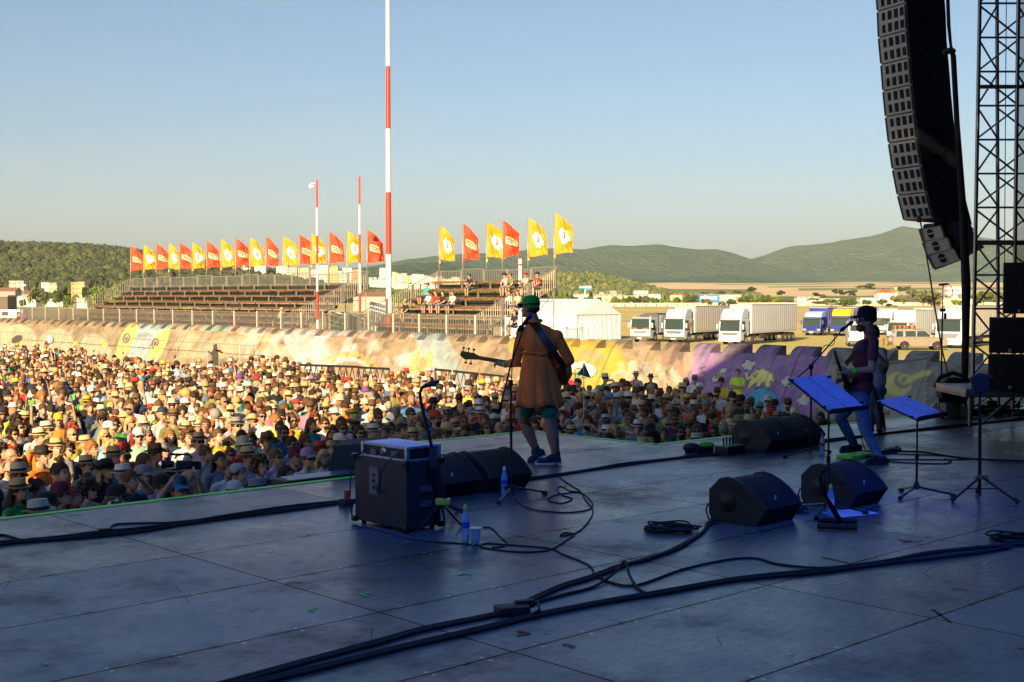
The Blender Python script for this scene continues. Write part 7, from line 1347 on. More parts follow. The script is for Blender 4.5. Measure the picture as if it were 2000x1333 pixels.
# ---- hand-placed spectators: px, py(top of head), sex, hat, hatcol, hair, haircol, shades, beard, shirt, pose, label
SP_ = [l.split('|') for l in '''35,935|w|fedora,straw|long,dark|0|0|green|down|woman in a straw hat with white band and green top, lower left corner
36,904|m|fedora,cream|short,brown|1|0|grey|down|man in cream trilby and sunglasses behind the green-topped woman
73,937|w||bun,dark|0|0|black|down|woman with tied-up dark hair and straps, beside the neon yellow shirt
93,960|m|cap,black|short,dark|0|0|neon yellow|down|man in neon yellow shirt and black cap at the stage edge
118,940|m|cap,burgundy|short,dark|0|0|grey|down|man in dark cap with red peak, right of the neon yellow shirt
142,952|w||long,red|0|0|black|down|woman with long dark red curls at the stage edge
171,925|w||long,dark|0|0|black|down|woman with long dark hair and black top behind the red curls
228,945|m|cap,black|short,dark|1|0|navy|down|man in black cap and dark sunglasses in navy shirt by the stage edge
255,919|m||short,brown|0|0|navy|down|man with round glasses and tousled brown hair right of the black cap
168,889|w|fedora,straw|short,brown|0|0|grey|down|smiling person in straw trilby and grey tee
120,905|m||short,dark|0|0|white|down|man in glasses and dark hair turned right, in white tee
110,855|m|fedora,straw|short,brown|0|0|grey|down|tall man in straw hat and light grey tee standing above his neighbours
81,870|m|fedora,black|short,red|0|0|orange|down|man in dark hat left of the tall straw-hatted man
76,836|m|fedora,cream|short,brown|0|0|orange|down|person in cream fedora behind the dark-hatted man
315,925|m|cap,black|short,dark|1|1|white|down|bearded man in black cap and white tee beside the video camera
240,906|m|fedora,white|short,grey|0|0|grey|shade|person in white trilby shading the eyes, near the camera operator
207,898|w|wide,black|long,blond|0|0|black|down|blond woman under a very wide black hat
281,886|m||long,brown|0|0|black|down|man with long brown hair in black tee, looking right
242,860|m|bandana,red|short,dark|1|1|red|down|man with red spotted head scarf, sunglasses and red polo
222,871|m|fedora,straw|short,grey|0|0|blue|down|man in tall straw hat left of the red head scarf
212,822|m|cap,white|short,brown|0|0|red|down|man in bright white cap and red checked shirt
270,834|m|cap,white|short,brown|1|0|mint|down|man in white cap and mint green tee
303,866|m|fedora,brown|short,brown|0|0|beige|down|man in brown felt hat behind the video camera
388,844|m|fedora,straw|short,dark|1|0|striped|down|man in floppy straw hat and striped vest
412,817|w|bandana,orange|short,brown|1|0|striped|down|woman in striped orange beanie and sunglasses
333,840|w||long,ginger|0|0|white|down|woman with very long ginger hair in white top
367,841|m||curly,brown|0|0|white|down|person with big brown curls, back-turned, in white vest
402,872|w||bun,brown|0|0|patterned|down|smiling young woman with brown hair tied back
429,883|w||long,dark|0|0|denim|down|young woman in blue-grey tee with long dark hair
465,901|m|bandana,patterned|short,dark|0|0|navy|down|man in black and white patterned cap and navy shirt looking down
484,872|m|fedora,straw|short,brown|1|0|lilac|down|man in straw fedora behind the patterned cap
472,841|m||short,dark|0|0|striped|down|smiling youth with dark hair and headband
140,835|m||none,dark|1|0|yellow|down|bald man in mirrored blue sunglasses and yellow vest
170,773|m|fedora,yellow|short,dark|1|1|black|down|bearded man in bright yellow hat and black printed tee
114,806|m|cap,yellow|short,brown|0|0|orange|raise|person in yellow cap with a raised fist
520,844|m|fedora,brown|short,brown|0|0|beige|down|young man in decorated tan hat and open shirt
539,878|w||short,brown|1|0|lilac|down|woman in sunglasses and lilac top left of the floral cap
600,874|m|cap,floral|short,brown|1|0|white|down|man in white floral cap and white lettered tee near the felt-covered speaker
632,879|w||long,blond|0|0|white|down|blond woman with glasses beside the floral cap
645,862|w||long,blond|0|0|grey|down|darker blond woman behind the blond one with glasses
504,935|m|fedora,grey|short,grey|1|0|white|down|man in pale grey trilby lowest at the stage edge
508,894|m||curly,brown|0|0|maroon|down|person with brown curls and maroon top seen from behind
558,910|w||long,dark|0|0|black|down|woman with dark hair in profile under the floral cap man
570,853|m||short,dark|1|0|grey|down|man with green mirrored sunglasses near the maroon cap
576,871|m|cap,burgundy|short,dark|0|0|maroon|down|man in maroon cap and maroon tee
668,824|m||short,brown|1|1|grey|down|bearded man in sunglasses with a lanyard and backpack
703,832|m||short,dark|1|1|black|down|man with dark beard and round sunglasses holding up a phone
728,828|m|fedora,white|short,grey|0|0|olive|down|person in white panama hat with black band, above the amplifier
785,813|m|bucket,khaki|short,brown|1|1|striped|down|man in khaki hat and striped navy tee behind the guitar stand
807,835|m|fedora,straw|short,brown|0|0|beige|down|person in yellow straw hat right of the guitar stand
738,798|m||short,brown|0|0|beige|down|short-haired man in beige tee behind the white panama hat
873,794|m|fedora,straw|short,grey|1|0|black|down|older man in straw hat and black jacket
846,776|m|fedora,black|short,brown|1|1|blue|down|bearded man in black trilby and blue tee with lanyard
889,817|m|fedora,pink|short,brown|1|0|grey|down|person in pink trilby and sunglasses
908,825|m|fedora,brown|short,brown|0|1|beige|down|man in brown straw hat looking left by the stage edge
920,795|m|cap,grey|short,dark|0|0|mint|shade|man in dark cap holding a hand to his chin
947,809|m||short,brown|0|1|black|down|smiling bearded man in black tee left of the microphone pole
975,824|m||none,dark|0|0|black|down|bald man in profile directly left of the microphone pole
900,786|m||none,brown|0|0|black|down|balding man in black tee behind the pink trilby
1186,830|m|fedora,white|short,grey|1|0|green|down|man in white fedora and sunglasses at the thrust edge
1210,835|m|wide,straw|short,grey|0|1|grey|down|older man in frayed straw hat right of the white fedora
1247,820|m|fedora,white|short,grey|0|0|denim|down|broad man in white panama with blue band and grey polo
1256,854|m|fedora,straw|short,brown|1|0|white|down|person in straw hat with pink band at the floor corner
1270,827|m|cap,black|short,dark|1|1|grey|down|bearded man in black cap and sunglasses right of the panama
1290,854|w||long,blond|1|0|grey|down|blond woman with sunglasses lowest at the floor corner
1297,835|w||short,brown|0|0|black|down|woman with brown hair pulled back behind the blond one
1316,807|m||short,brown|1|1|purple|down|bearded man in green mirrored glasses and purple tee
1329,830|m||short,dark|1|1|black|down|bearded man in red mirrored glasses
1361,829|m||short,brown|1|0|denim|down|man in orange mirrored wraparound glasses
1346,820|m|fedora,brown|short,brown|0|0|red|down|man in tan hat and red tee
1395,832|w||long,dark|1|0|black|down|woman with large sunglasses and dark hair right of the orange glasses
1400,818|w||long,ginger|1|0|yellow|down|woman with light brown hair and sunglasses on a lanyard
1390,802|w|fedora,brown|long,dark|1|0|red|down|woman in tan hat and red straps
1419,798|w||bun,brown|1|0|grey|down|woman in blue mirrored sunglasses and grey top
1426,816|w|bucket,cream|long,brown|0|0|beige|down|woman in cream bucket hat beside the far monitors
1460,784|m||short,brown|1|1|green|down|bearded man in green tee and sunglasses above the far monitors
1500,771|m|cap,white|short,brown|1|0|white|down|man in white cap and white vest with red and blue flag print
1519,804|m|fedora,grey|short,grey|0|0|grey|down|person in grey hat looking down just over the far monitors
1409,737|m|cap,navy|short,brown|0|0|yellow|fold|man in plain yellow tee and dark cap in front of the purple wall
1441,721|m||short,brown|0|0|neon yellow|fold|steward in a hi-vis yellow vest standing above the crowd by the purple wall
1361,784|w||bun,brown|1|0|white|down|woman in blue mirrored sunglasses and white scooped top
1360,761|w||long,dark|0|0|black|fold|woman with long dark hair and black jacket
1310,787|m|bucket,khaki|short,brown|1|0|green|down|man in khaki hat and dark green top
1322,767|m||none,grey|1|0|pink|down|older bald man with sunglasses pushed up
1290,764|m|fedora,burgundy|short,brown|1|0|black|down|man in burgundy hat and black tee with a round colourful print
1307,755|m||short,brown|0|0|navy|down|man in glasses and navy tee with a white lanyard
1340,737|w|fedora,white|long,dark|1|0|black|down|woman in white fedora with long black hair
1357,732|m|fedora,khaki|short,brown|1|0|white|down|man in white tee and khaki hat by the start of the purple wall
1242,725|m|fedora,straw|short,brown|0|0|beige|down|man in straw hat with open jacket near the painted curls
1271,730|m|fedora,brown|short,brown|0|0|navy|down|man in brown hat and navy tee
1222,747|m||short,brown|0|1|orange|down|bearded man in bright orange tee
1190,789|m||short,brown|0|0|grey|down|tall man in plain grey tee left of the neon yellow salute
1170,801|w||long,red|1|0|red|down|woman with long red hair, sunglasses and red top
1224,800|m||short,dark|1|0|neon yellow|shade|man in neon yellow shirt shading his eyes
1142,804|m||short,brown|0|0|denim|down|smiling man in blue checked shirt beside the bass player legs
1099,802|m||short,dark|0|0|black|down|young man with dark fringe just right of the bass player legs
1157,822|w||long,dark|0|0|black|down|dark-haired woman at the stage edge below the red-haired one
1120,725|m|fedora,yellow|short,brown|0|0|red|down|person in yellow straw hat by the painted cow
1131,741|m||short,brown|0|0|white|down|man in white printed tee right of the bass player
1719,757|m|fedora,grey|short,dark|1|0|white|fold|man in grey hat and white vest standing behind the right end of the stage
1603,806|w||short,dark|1|0|black|down|dark-haired person in sunglasses and patterned scarf behind the far monitors
1720,850|m||short,brown|0|0|grey|down|only the top of a brown head at the stage edge behind the guitarist'''.split('\n')]
taken = []; nind = 0; used = set()
for l in SP_:
    px, py = map(float, l[0].split(',')); fem = 1 if l[1] == 'w' else 0; hat, hc = (l[2].split(',') + [''])[:2] if l[2] else ('', ''); hair, hrc = l[3].split(','); sc_ = 1.0 if not fem else .95
    htop = (1.79 if hat else 1.755) * sc_
    a, b = ray(px, py); Y = 20.
    for _ in range(30): Y = (CAMZ - gz(Y) - htop) / -b
    Y = min(Y, 50); x = a * Y; z = gz(Y)
    sc2 = sc_
    if py < 745 and Y > 40: Y = 41 + (745 - py) * .15; x = a * Y; z = gz(Y); sc2 = (CAMZ + b * Y - z) / (htop / sc_)
    if px == 1441: Y = 44.; x = a * Y; z = gz(Y); z = CAMZ + b * Y - 1.76; sc2 = 1
    yw = random.uniform(-.35, .35); pose = l[8 - 1 + 0] if False else l[7]
    shirt = l[6] if l[6] in SHC else 'striped'
    if (pose, fem) not in TPL: pose = 'down'
    make_person((x, Y, z), BAND, pose, fem, hat or None, hc if hc in HATC else 'straw', None if hair == 'none' else hair, hrc, l[4] == '1', l[5] == '1', shirt, l[8], 'spectators in the crowd', sc2, yaw=yw)
    taken.append((x, Y)); nind += 1; used.add(l[8])
# stage-edge polygon tests
def side(p, a, b): return (b.x - a.x) * (p[1] - a.y) - (b.y - a.y) * (p[0] - a.x)
def in_crowd(x, y):
    p = (x, y); m_ = .45
    dd_ = side(p, A0, A3) / (A3 - A0).length
    if dd_ < m_: return False
    # thrust
    tx = (p[0] - A2.x) * e1.x + (p[1] - A2.y) * e1.y
    if side(p, T0, T1) / (T1 - T0).length < m_ and -5.4 < tx < .1 + m_: return False
    w = (x - W0.x) * wn_.x + (y - W0.y) * wn_.y
    if w > -2.7: return False
    X_, Y_ = x, y; px = 1000 + F * x / y
    if px < -420 or px > 1800: return False
    return True
def back_limit(px): return np.interp(px, [-60, 0, 100, 200, 300, 420, 520, 600, 700, 800, 900, 1000, 1100, 1200, 1300, 1400, 1480, 1540, 1580, 1700, 1800], [676, 678, 676, 692, 700, 712, 694, 712, 735, 722, 735, 736, 740, 742, 750, 762, 775, 790, 828, 845, 850])
cand = []
r = np.random.default_rng(11); P0_ = A0
for i in range(-52, 130):
    for j in range(0, 105):
        q = A0 + e1 * (i * .62 + (.31 if j % 2 else 0) + r.uniform(-.2, .2)) + e2 * (.5 + j * .74 + r.uniform(-.2, .2)); 
        if q.y < 5 or not in_crowd(q.x, q.y): continue
        px = 1000 + F * q.x / q.y; hz = gz(q.y) + 1.7; py = HY + (CAMZ - hz) / q.y * F
        if py < back_limit(px) + r.uniform(-3, 5): continue
        if any(abs(q.x - t[0]) < .38 and abs(q.y - t[1]) < .42 for t in taken): continue
        cand.append((q.y, q.x, px, py))
cand.sort(key=lambda c: (c[2] < -12, c[0])); PW_ = list(SHC)
def rpick(d): ks = list(d); w = np.array([d[k] for k in ks], float); return ks[r.choice(len(ks), p=w / w.sum())]
SW = {'white': 24, 'grey': 13, 'black': 11, 'navy': 7, 'red': 6, 'blue': 5, 'light blue': 5, 'teal': 2, 'green': 3, 'yellow': 2, 'orange': 3, 'maroon': 3, 'lilac': 2, 'mint': 2, 'striped': 3, 'beige': 8, 'pink': 2, 'olive': 3, 'denim': 4, 'neon yellow': .6}
HW = {('', ''): 120, ('fedora', 'straw'): 9, ('fedora', 'cream'): 6, ('fedora', 'white'): 6, ('fedora', 'brown'): 3, ('fedora', 'black'): 3, ('cap', 'white'): 4, ('cap', 'black'): 4, ('cap', 'navy'): 2, ('cap', 'grey'): 2, ('cap', 'red'): 1.5, ('bucket', 'khaki'): 2, ('bucket', 'cream'): 2, ('wide', 'straw'): 2.5, ('fedora', 'red'): 1.5, ('fedora', 'yellow'): 1, ('bandana', 'red'): .7, ('cap', 'blue'): 1, ('bucket', 'purple'): .5, ('fedora', 'grey'): 2, ('fedora', 'orange'): 1}
HN = {'fedora': 'fedora', 'cap': 'cap', 'bucket': 'bucket hat', 'wide': 'wide-brimmed hat', 'bandana': 'head scarf'}
def attrs():
    fem = int(r.random() < .38); hat, hc = rpick(HW); hair = ('long', 'long', 'bun', 'curly', 'long')[r.integers(5)] if fem else ('short', 'short', 'short', 'short', 'none', 'curly', 'short')[r.integers(7)]
    hrc = rpick({'dark': 5, 'brown': 7, 'blond': 4 if fem else 1, 'red': .8, 'ginger': 1, 'grey': 1}); return fem, hat, hc, hair, hrc, bool(r.random() < .55), bool(not fem and r.random() < .3), rpick(SW), rpick({'down': 10, 'fold': 3, 'raise': 1.3, 'shade': 1.2, 'clap': 1.2, 'up': .35})
QN = 298 - nind
def zone(px, py):
    h = 'far left' if px < 200 else ('left' if px < 450 else ('centre left' if px < 700 else ('centre' if px < 1000 else ('centre right' if px < 1250 else 'right'))))
    return h
for (y, x, px, py) in cand[:QN]:
    for _ in range(200):
        fem, hat, hc, hair, hrc, sg, bd, shirt, pose = attrs()
        if (pose, fem) not in TPL: pose = 'down'
        hn = f"{hc} {HN[hat]}" if hat else ('bald head' if hair == 'none' else f"{ {'short': 'short', 'long': 'long', 'curly': 'curly', 'bun': 'tied-up'}[hair]} {hrc} hair")
        lab = f"{'woman' if fem else ('bearded man' if bd else 'man')} with {hn}{', sunglasses' if sg else ''}, {shirt} top, {zone(px, py)} of the crowd"
        if pose == 'raise': lab = lab.replace(' top,', ' top, arm raised,')
        if pose == 'shade': lab = lab.replace(' top,', ' top, hand at brow,')
        if len(lab.split()) > 16: lab = lab.replace(' of the crowd', ' crowd')
        if lab not in used: break
    used.add(lab)
    make_person((x, y, gz(y)), BAND, pose, fem, hat or None, hc, None if hair == 'none' else hair, hrc, sg, bd, shirt, lab, 'spectators in the crowd', r.uniform(.93, 1.05) * (.95 if fem else 1), yaw=r.uniform(-.6, .6))
# ---- the rest of the crowd as one mass
def tarr(me, cls=None, X=None):
    me.calc_loop_triangles(); V = np.empty(len(me.vertices) * 3, 'f'); me.vertices.foreach_get('co', V); V = V.reshape(-1, 3)
    T_ = np.empty(len(me.loop_triangles) * 3, 'i'); me.loop_triangles.foreach_get('vertices', T_); mi = np.empty(len(me.loop_triangles), 'i'); me.loop_triangles.foreach_get('material_index', mi)
    if X is not None: A = np.array(X); V = V @ A[:3, :3].T + A[:3, 3]
    return V, T_.reshape(-1, 3), (mi if cls is None else np.full(len(mi), cls))
CT = {}
for ps, fm_ in (('down', 0), ('down', 1), ('fold', 0), ('raise', 0), ('clap', 1), ('shade', 0)):
    P, H = standing(ps, fm_); P = [p for p in P if not (p[0] == 'c' and p[5] in (2, 3) and p[1][2] < .3)]; CT[(ps, fm_)] = (tarr(figure(P, .031, BM, 'b', 2)), H)
lite = {}
def lathe_l(prof, n, sy=1.15): mb = MB(); mb.lathe(prof, n, X=Matrix.Diagonal((1, sy, 1, 1)), c=(0, .012, 0)); return mb
for k in ('short', 'bun'): lite[k] = tarr(lathe_l([(.078, -.02), (.09, .02), (.088, .07), (.06, .115), (.01, .125)], 8).mesh('x', HAIRM), 4)
mb = lathe_l([(.078, -.02), (.09, .02), (.088, .07), (.06, .115), (.01, .125)], 8); mb.ell((0, .07, -.1), (.085, .05, .17), 0, 8, 6); lite['long'] = tarr(mb.mesh('x', HAIRM), 4)
mb = MB(); mb.ell((0, .035, .02), (.12, .125, .12), 0, 9, 6); lite['curly'] = tarr(mb.mesh('x', HAIRM), 4)
lite['fedora'] = tarr(lathe_l([(.09, .03), (.155, .05), (.158, .04), (.095, .035), (.092, .09), (.078, .148), (.02, .14)], 10).mesh('x', HATM), 5); lite['wide'] = tarr(lathe_l([(.09, .03), (.21, .05), (.21, .04), (.1, .035), (.095, .12), (.02, .16)], 10).mesh('x', HATM), 5)
lite['bucket'] = tarr(lathe_l([(.13, .008), (.095, .045), (.09, .1), (.07, .135), (.02, .138)], 9).mesh('x', HATM), 5); lite['bandana'] = tarr(lathe_l([(.09, .0), (.096, .05), (.07, .11), (.01, .126)], 8).mesh('x', HATM), 5)
mb = lathe_l([(.092, .03), (.096, .07), (.075, .125), (.01, .148)], 8); mb.box((0, -.13, .035), (.14, .1, .012)); lite['cap'] = tarr(mb.mesh('x', HATM), 5)
mb = MB(); mb.box((0, -.1, -.012), (.125, .03, .036)); lite['sg'] = tarr(mb.mesh('x', HATM), 6)
mb = MB(); mb.ell((0, -.058, -.095), (.058, .05, .05), 0, 8, 5); lite['beard'] = tarr(mb.mesh('x', HATM), 4)
AV, AF, AC, off = [], [], [], 0
rest = cand[QN:]; SKC = [(.50, .29, .19), (.42, .24, .15), (.56, .36, .25), (.36, .19, .12)]
for (y, x, px, py) in rest:
    fem, hat, hc, hair, hrc, sg, bd, shirt, pose = attrs()
    if (pose, fem) not in CT: pose = 'down'
    (V, T_, mi), H = CT[(pose, fem)]; Hn = np.array(H); parts = [(V, T_, mi)]
    for k, on in ((hair, hair != 'none'), (hat, bool(hat)), ('sg', sg), ('beard', bd)):
        if on: v, t, c_ = lite[k]; parts.append((v @ Hn[:3, :3].T + Hn[:3, 3], t, c_))
    pal = np.array([SKC[r.integers(4)], SHC[shirt], (.06, .07, .1), (.04, .04, .04), HRC[hrc], HATC[hc] if hat else (1, 1, 1), (.012, .012, .014)]) * r.uniform(.85, 1.12)
    s = r.uniform(.9, 1.07) * (.95 if fem else 1); a = math.atan2(BAND[0] - x, -(BAND[1] - y)) + (r.normal() * .45 if r.random() < .9 else r.uniform(-3, 3)); ca, sa = math.cos(a) * s, math.sin(a) * s
    for v, t, c_ in parts:
        W_ = np.stack([v[:, 0] * ca - v[:, 1] * sa + x, v[:, 0] * sa + v[:, 1] * ca + y, v[:, 2] * s + gz(y)], 1); AV.append(W_); AF.append(t + off); AC.append(pal[c_]); off += len(v)
if rest:
    cm = M('crowd clothing and skin', (.5, .4, .3), .8, attr='paint'); o = link(rawmesh('crowd', np.concatenate(AV), np.concatenate(AF), cm, smooth=True, fcol=np.concatenate(AC)), 'crowd'); tag(o, 'rear mass of the festival crowd standing towards the painted wall', 'crowd', kind='stuff')
print('crowd individuals', 298, 'mass', len(rest))
# ---- camera operator in the pit
op = G(345, 985, -.35); opY = 12.9; a, b = ray(350, 945); x = a * opY
me, H = TPL[('up', 0)]; opz = CAMZ + ray(350, 945)[1] * opY - 1.70
make_person((x, opY, opz), (x + 3, opY - 6), 'up', 0, 'cap', 'blue', 'short', 'dark', False, False, 'black', 'camera operator holding a video camera up with both arms, in front of the stage', scale=1)
cp = At(357, 908, opY - .25); R0 = thing('video_camera', 'black shoulder video camera held up above the pit', 'video camera', cp, .15); R0.scale = (.78,) * 3; mb = MB(); mb.box((.02, 0, 0), (.2, .12, .11), bev=.02); mb.obj('body', BLKM, R0); mb = MB(); mb.tube([(-.11, 0, .01), (-.26, 0, .01)], [.045, .055], 14); mb.obj('lens', BLK, R0); mb = MB(); mb.tube([(-.1, 0, .08), (-.06, 0, .13), (.08, 0, .13), (.12, 0, .08)], .014, 6); mb.tube([(-.16, -.02, .14), (-.02, -.02, .13)], .018, 6); mb.obj('top_handle', BLK, R0); mb = MB(); mb.box((.17, -.1, .02), (.1, .02, .07), bev=.006); mb.box((.19, 0, -.01), (.08, .1, .1), bev=.01); mb.obj('view_screen', DKM, R0)
# green pennant, black figure cut-out, balloon, barriers
p = At(1140, 870, 24); R0 = thing('pennant', 'teal pennant on a thin white pole held above the crowd right of the bass player', 'flag', (p.x, 24, gz(24))); zt = At(1140, 708, 24).z - gz(24); mb = MB(); mb.tube([(0, 0, .9), (0, 0, zt)], .008, 6); mb.obj('pole', WHT, R0); mb = MB(); mb.add([(0, 0, zt), (.06, .02, zt - .12), (.14, .05, zt - .3), (.02, .0, zt - .27), (-.12, .02, zt - .22), (-.03, 0, zt - .1)], [(0, 5, 4, 3), (0, 3, 2, 1)]); mb.obj('pennant_cloth', M('teal cloth', (.02, .26, .25), .8), R0)
p = At(421, 698, 53); mb = MB(); mb.prism([(a * .6, b * .7) for a, b in ((-.18, -.5), (-.22, .1), (-.5, .3), (-.55, .42), (-.3, .28), (-.14, .45), (-.12, .75), (.1, .8), (.14, .45), (.32, .28), (.48, .2), (.52, .3), (.34, .42), (.2, .3), (.2, -.5))], .06, X=Matrix.Translation((p.x, 53, p.z)) @ Matrix.Rotation(math.pi / 2, 4, 'X')); mb.tube([(p.x, 53, gz(53)), (p.x, 53, p.z - .4)], .02, 6); tag(mb.obj('figure_banner', BLKM, smooth=False), 'black cut-out figure with curled arms held up at the back of the crowd', 'banner')
p = At(99, 664, 54); mb = MB(); mb.ell(p, (.15, .15, .18)); mb.tube([p - V3(0, 0, .18), V3(p.x, p.y, gz(54) + 1.6)], .006, 4); tag(mb.obj('balloon', WHT, smooth=True), 'white balloon above the back of the crowd at left', 'balloon')
MESHF = M('wire fence', (.4, .4, .39), .5, .6)
xs_ = [0, 55, 130, 190, 238, 290, 345, 405, 468, 500]
for k in range(len(xs_) - 1):
    a = SP(tq(xs_[k], -3.4), -3.4, 0); b = SP(tq(xs_[k + 1], -3.4), -3.4, 0); za = At(xs_[k], np.interp(xs_[k], [0, 500], [648, 676]), a.y).z; a.z = gz(a.y); b.z = gz(b.y); zb_ = At(xs_[k + 1], np.interp(xs_[k + 1], [0, 500], [648, 676]), b.y).z
    R0 = thing('wire_fence', ('first', 'second', 'third', 'fourth', 'fifth', 'sixth', 'seventh', 'eighth', 'ninth')[k] + ' thin wire mesh fence panel from the left behind the crowd', 'fence', a, 0, 'mesh fence panels behind the crowd'); d_ = b - a; h = (za + zb_) / 2 - a.z
    mb = MB(); mb.tube([(0, 0, 0), (0, 0, h), d_ + V3(0, 0, h), d_], .028, 6); mb.obj('frame', MESHF, R0); mb = MB()
    for i in range(1, 14): mb.tube([d_ * (i / 14), d_ * (i / 14) + V3(0, 0, h)], .005, 3)
    mb.obj('mesh_wires', MESHF, R0)
    if k in (0, 2, 3, 5, 7): mb = MB(); q = d_ * .3; mb.box((q.x, q.y - .05, h * .72), (.3, .02, .22)); mb.obj('yellow_sign', M('yellow sign paint', (.7, .45, .03), .5), R0)
TRD = M('dark barrier steel', (.04, .04, .045), .5, .5)
for k, (x0, x1, y0, y1) in enumerate(((585, 640, 713, 715), (640, 700, 715, 717), (700, 760, 718, 721), (850, 920, 722, 729), (920, 985, 729, 736), (1340, 1400, 770, 774))):
    Y = 44 - k * .6 if k < 5 else 34; a = At(x0, y0, Y); b = At(x1, y1, Y - .8); a0 = Vector((a.x, a.y, gz(a.y))); R0 = thing('crowd_barrier', ('first', 'second', 'third', 'fourth', 'fifth', 'sixth')[k] + ' dark truss barrier section from the left inside the crowd', 'barrier', a0, 0, 'dark barriers in the crowd'); A_ = a - a0; B_2 = b - a0; mb = MB(); mb.tube([A_, B_2], .04, 6); mb.tube([A_ - V3(0, 0, .5), B_2 - V3(0, 0, .5)], .03, 6); mb.obj('rail', TRD, R0); mb = MB(); n_ = 5
    for i in range(n_): p_, q_ = A_.lerp(B_2, i / n_), A_.lerp(B_2, (i + .5) / n_); r_ = A_.lerp(B_2, (i + 1) / n_); mb.tube([p_, q_ - V3(0, 0, .5), r_], .018, 5)
    mb.tube([A_, V3(A_.x, A_.y, 0)], .03, 6); mb.tube([B_2, V3(B_2.x, B_2.y, 0)], .03, 6); mb.obj('brace', TRD, R0)
# ================================================================== SEATED SPECTATORS ON THE STANDS
def seated(kind, fem):
    lean = {'fwd': -.16, 'up': -.02, 'back': .16}[kind]; H = HM(0, lean * 1.25 - .02, 1.22 - abs(lean) * .2); P = headp(H); S = 1; T = 2; sh = .16
    P += [('c', (0, lean, .98), (0, lean * 1.2, 1.14), .055, .05, 0), ('c', (-sh, lean, .97), (sh, lean, .97), .06, .06, S), ('e', (0, lean * .75, .82), (.165, .115, .19), S), ('e', (0, lean * .3, .62), (.15, .11, .16), S), ('e', (0, 0, .50), (.17, .13, .11), T)]
    for s in (-1, 1):
        K = Vector((s * .13, -.42, .50)); Fo = Vector((s * .13, -.44 if s > 0 else -.36, .09)); P += [('c', (s * .09, -.02, .50), K, .085, .06, T), ('c', K, Fo, .052, .038, 0), ('c', Fo + Vector((0, .02, -.04)), Fo + Vector((0, -.15, -.05)), .04, .032, 3)]
        E = Vector((s * .24, lean - .1, .72)); Wr = Vector((s * .1, -.34, .62)) if kind != 'back' else Vector((s * .34, .2, .6)); A = Vector((s * .185, lean, .95)); mid = A.lerp(E, .6); P += [('c', A, mid, .054, .048, S), ('c', mid, E, .043, .038, 0), ('c', E, Wr, .038, .027, 0)] + handp(Wr, Wr - E, (0, 0, 1), 1, 0, .4, False)
    return figure(P, .0165, BM, 'body', 3), H
ST = {(k, f): seated(k, f) for k, f in (('fwd', 0), ('up', 1), ('back', 0), ('up', 0))}
for (px, py, kd, fem, hat, hc, hair, hrc, shd, shirt, lab) in (
    (830, 552, 'back', 0, '', '', 'short', 'dark', 0, 'teal', 'man in teal tee leaning back at the left end of the bench'), (838, 566, 'up', 1, '', '', 'short', 'dark', 0, 'white', 'person in white top slumped next to the man in teal'), (852, 563, 'up', 1, '', '', 'long', 'brown', 0, 'red', 'woman in long crimson dress sitting on the shorter grandstand'),
    (866, 563, 'up', 1, '', '', 'long', 'dark', 0, 'black', 'woman in black top beside the crimson dress'), (885, 563, 'up', 1, '', '', 'long', 'brown', 0, 'white', 'woman with long hair in white holding up a phone on the stand'), (797, 589, 'fwd', 0, 'fedora', 'straw', 'short', 'dark', 0, 'black', 'person in yellow straw hat and black tee bent forward at the stand left end'),
    (922, 540, 'fwd', 0, '', '', 'short', 'dark', 1, 'black', 'man in black tee alone on the top row with hand on forehead'), (991, 538, 'fwd', 0, 'fedora', 'black', 'short', 'brown', 1, 'grey', 'man in black hat and grey tee on the top row'), (1002, 543, 'fwd', 0, '', '', 'short', 'brown', 1, 'olive', 'man in olive shirt leaning forward on the top row'),
    (996, 565, 'up', 1, '', '', 'short', 'dark', 0, 'white', 'small person in white sitting below the olive shirt'), (1027, 537, 'up', 0, 'fedora', 'red', 'short', 'brown', 1, 'grey', 'man in red hat and grey tee on the top row'), (1050, 536, 'up', 0, 'fedora', 'black', 'short', 'brown', 1, 'red', 'man in red shirt and black cap at the right end of the top row'),
    (1006, 602, 'up', 0, '', '', 'short', 'brown', 0, 'black', 'man in black low behind the railing next to the head of the bass player'), (1012, 568, 'up', 1, '', '', 'long', 'brown', 0, 'beige', 'person with bare legs sitting right of the small one in white'), (545, 600, 'back', 0, '', '', 'short', 'blond', 0, 'beige', 'lone person in beige lying back on the long grandstand')):
    nrow = 6 if px > 760 else 7; best = None
    for k in range(nrow):
        dq = 5.4 / nrow; q = 2. + dq * k + dq * .5; t = tq(px, q); p = SP(t, q, 0); zs = -.15 + 2.45 * k / (nrow - 1); zt = CAMZ + ray(px, py)[1] * p.y; e_ = abs(zt - (zs + 1.30))
        if best is None or e_ < best[0]: best = (e_, p, zs)
    me, H = ST[(kd, fem)] if (kd, fem) in ST else ST[(kd, 0)]; p = best[1]; p.z = best[2] + .02
    make_person(p, (p.x - wn_.x * 10, p.y - wn_.y * 10), None, 0, hat or None, hc or 'straw', hair, hrc, bool(shd), False, shirt, lab, 'people sitting on the grandstands', 1., me, H)
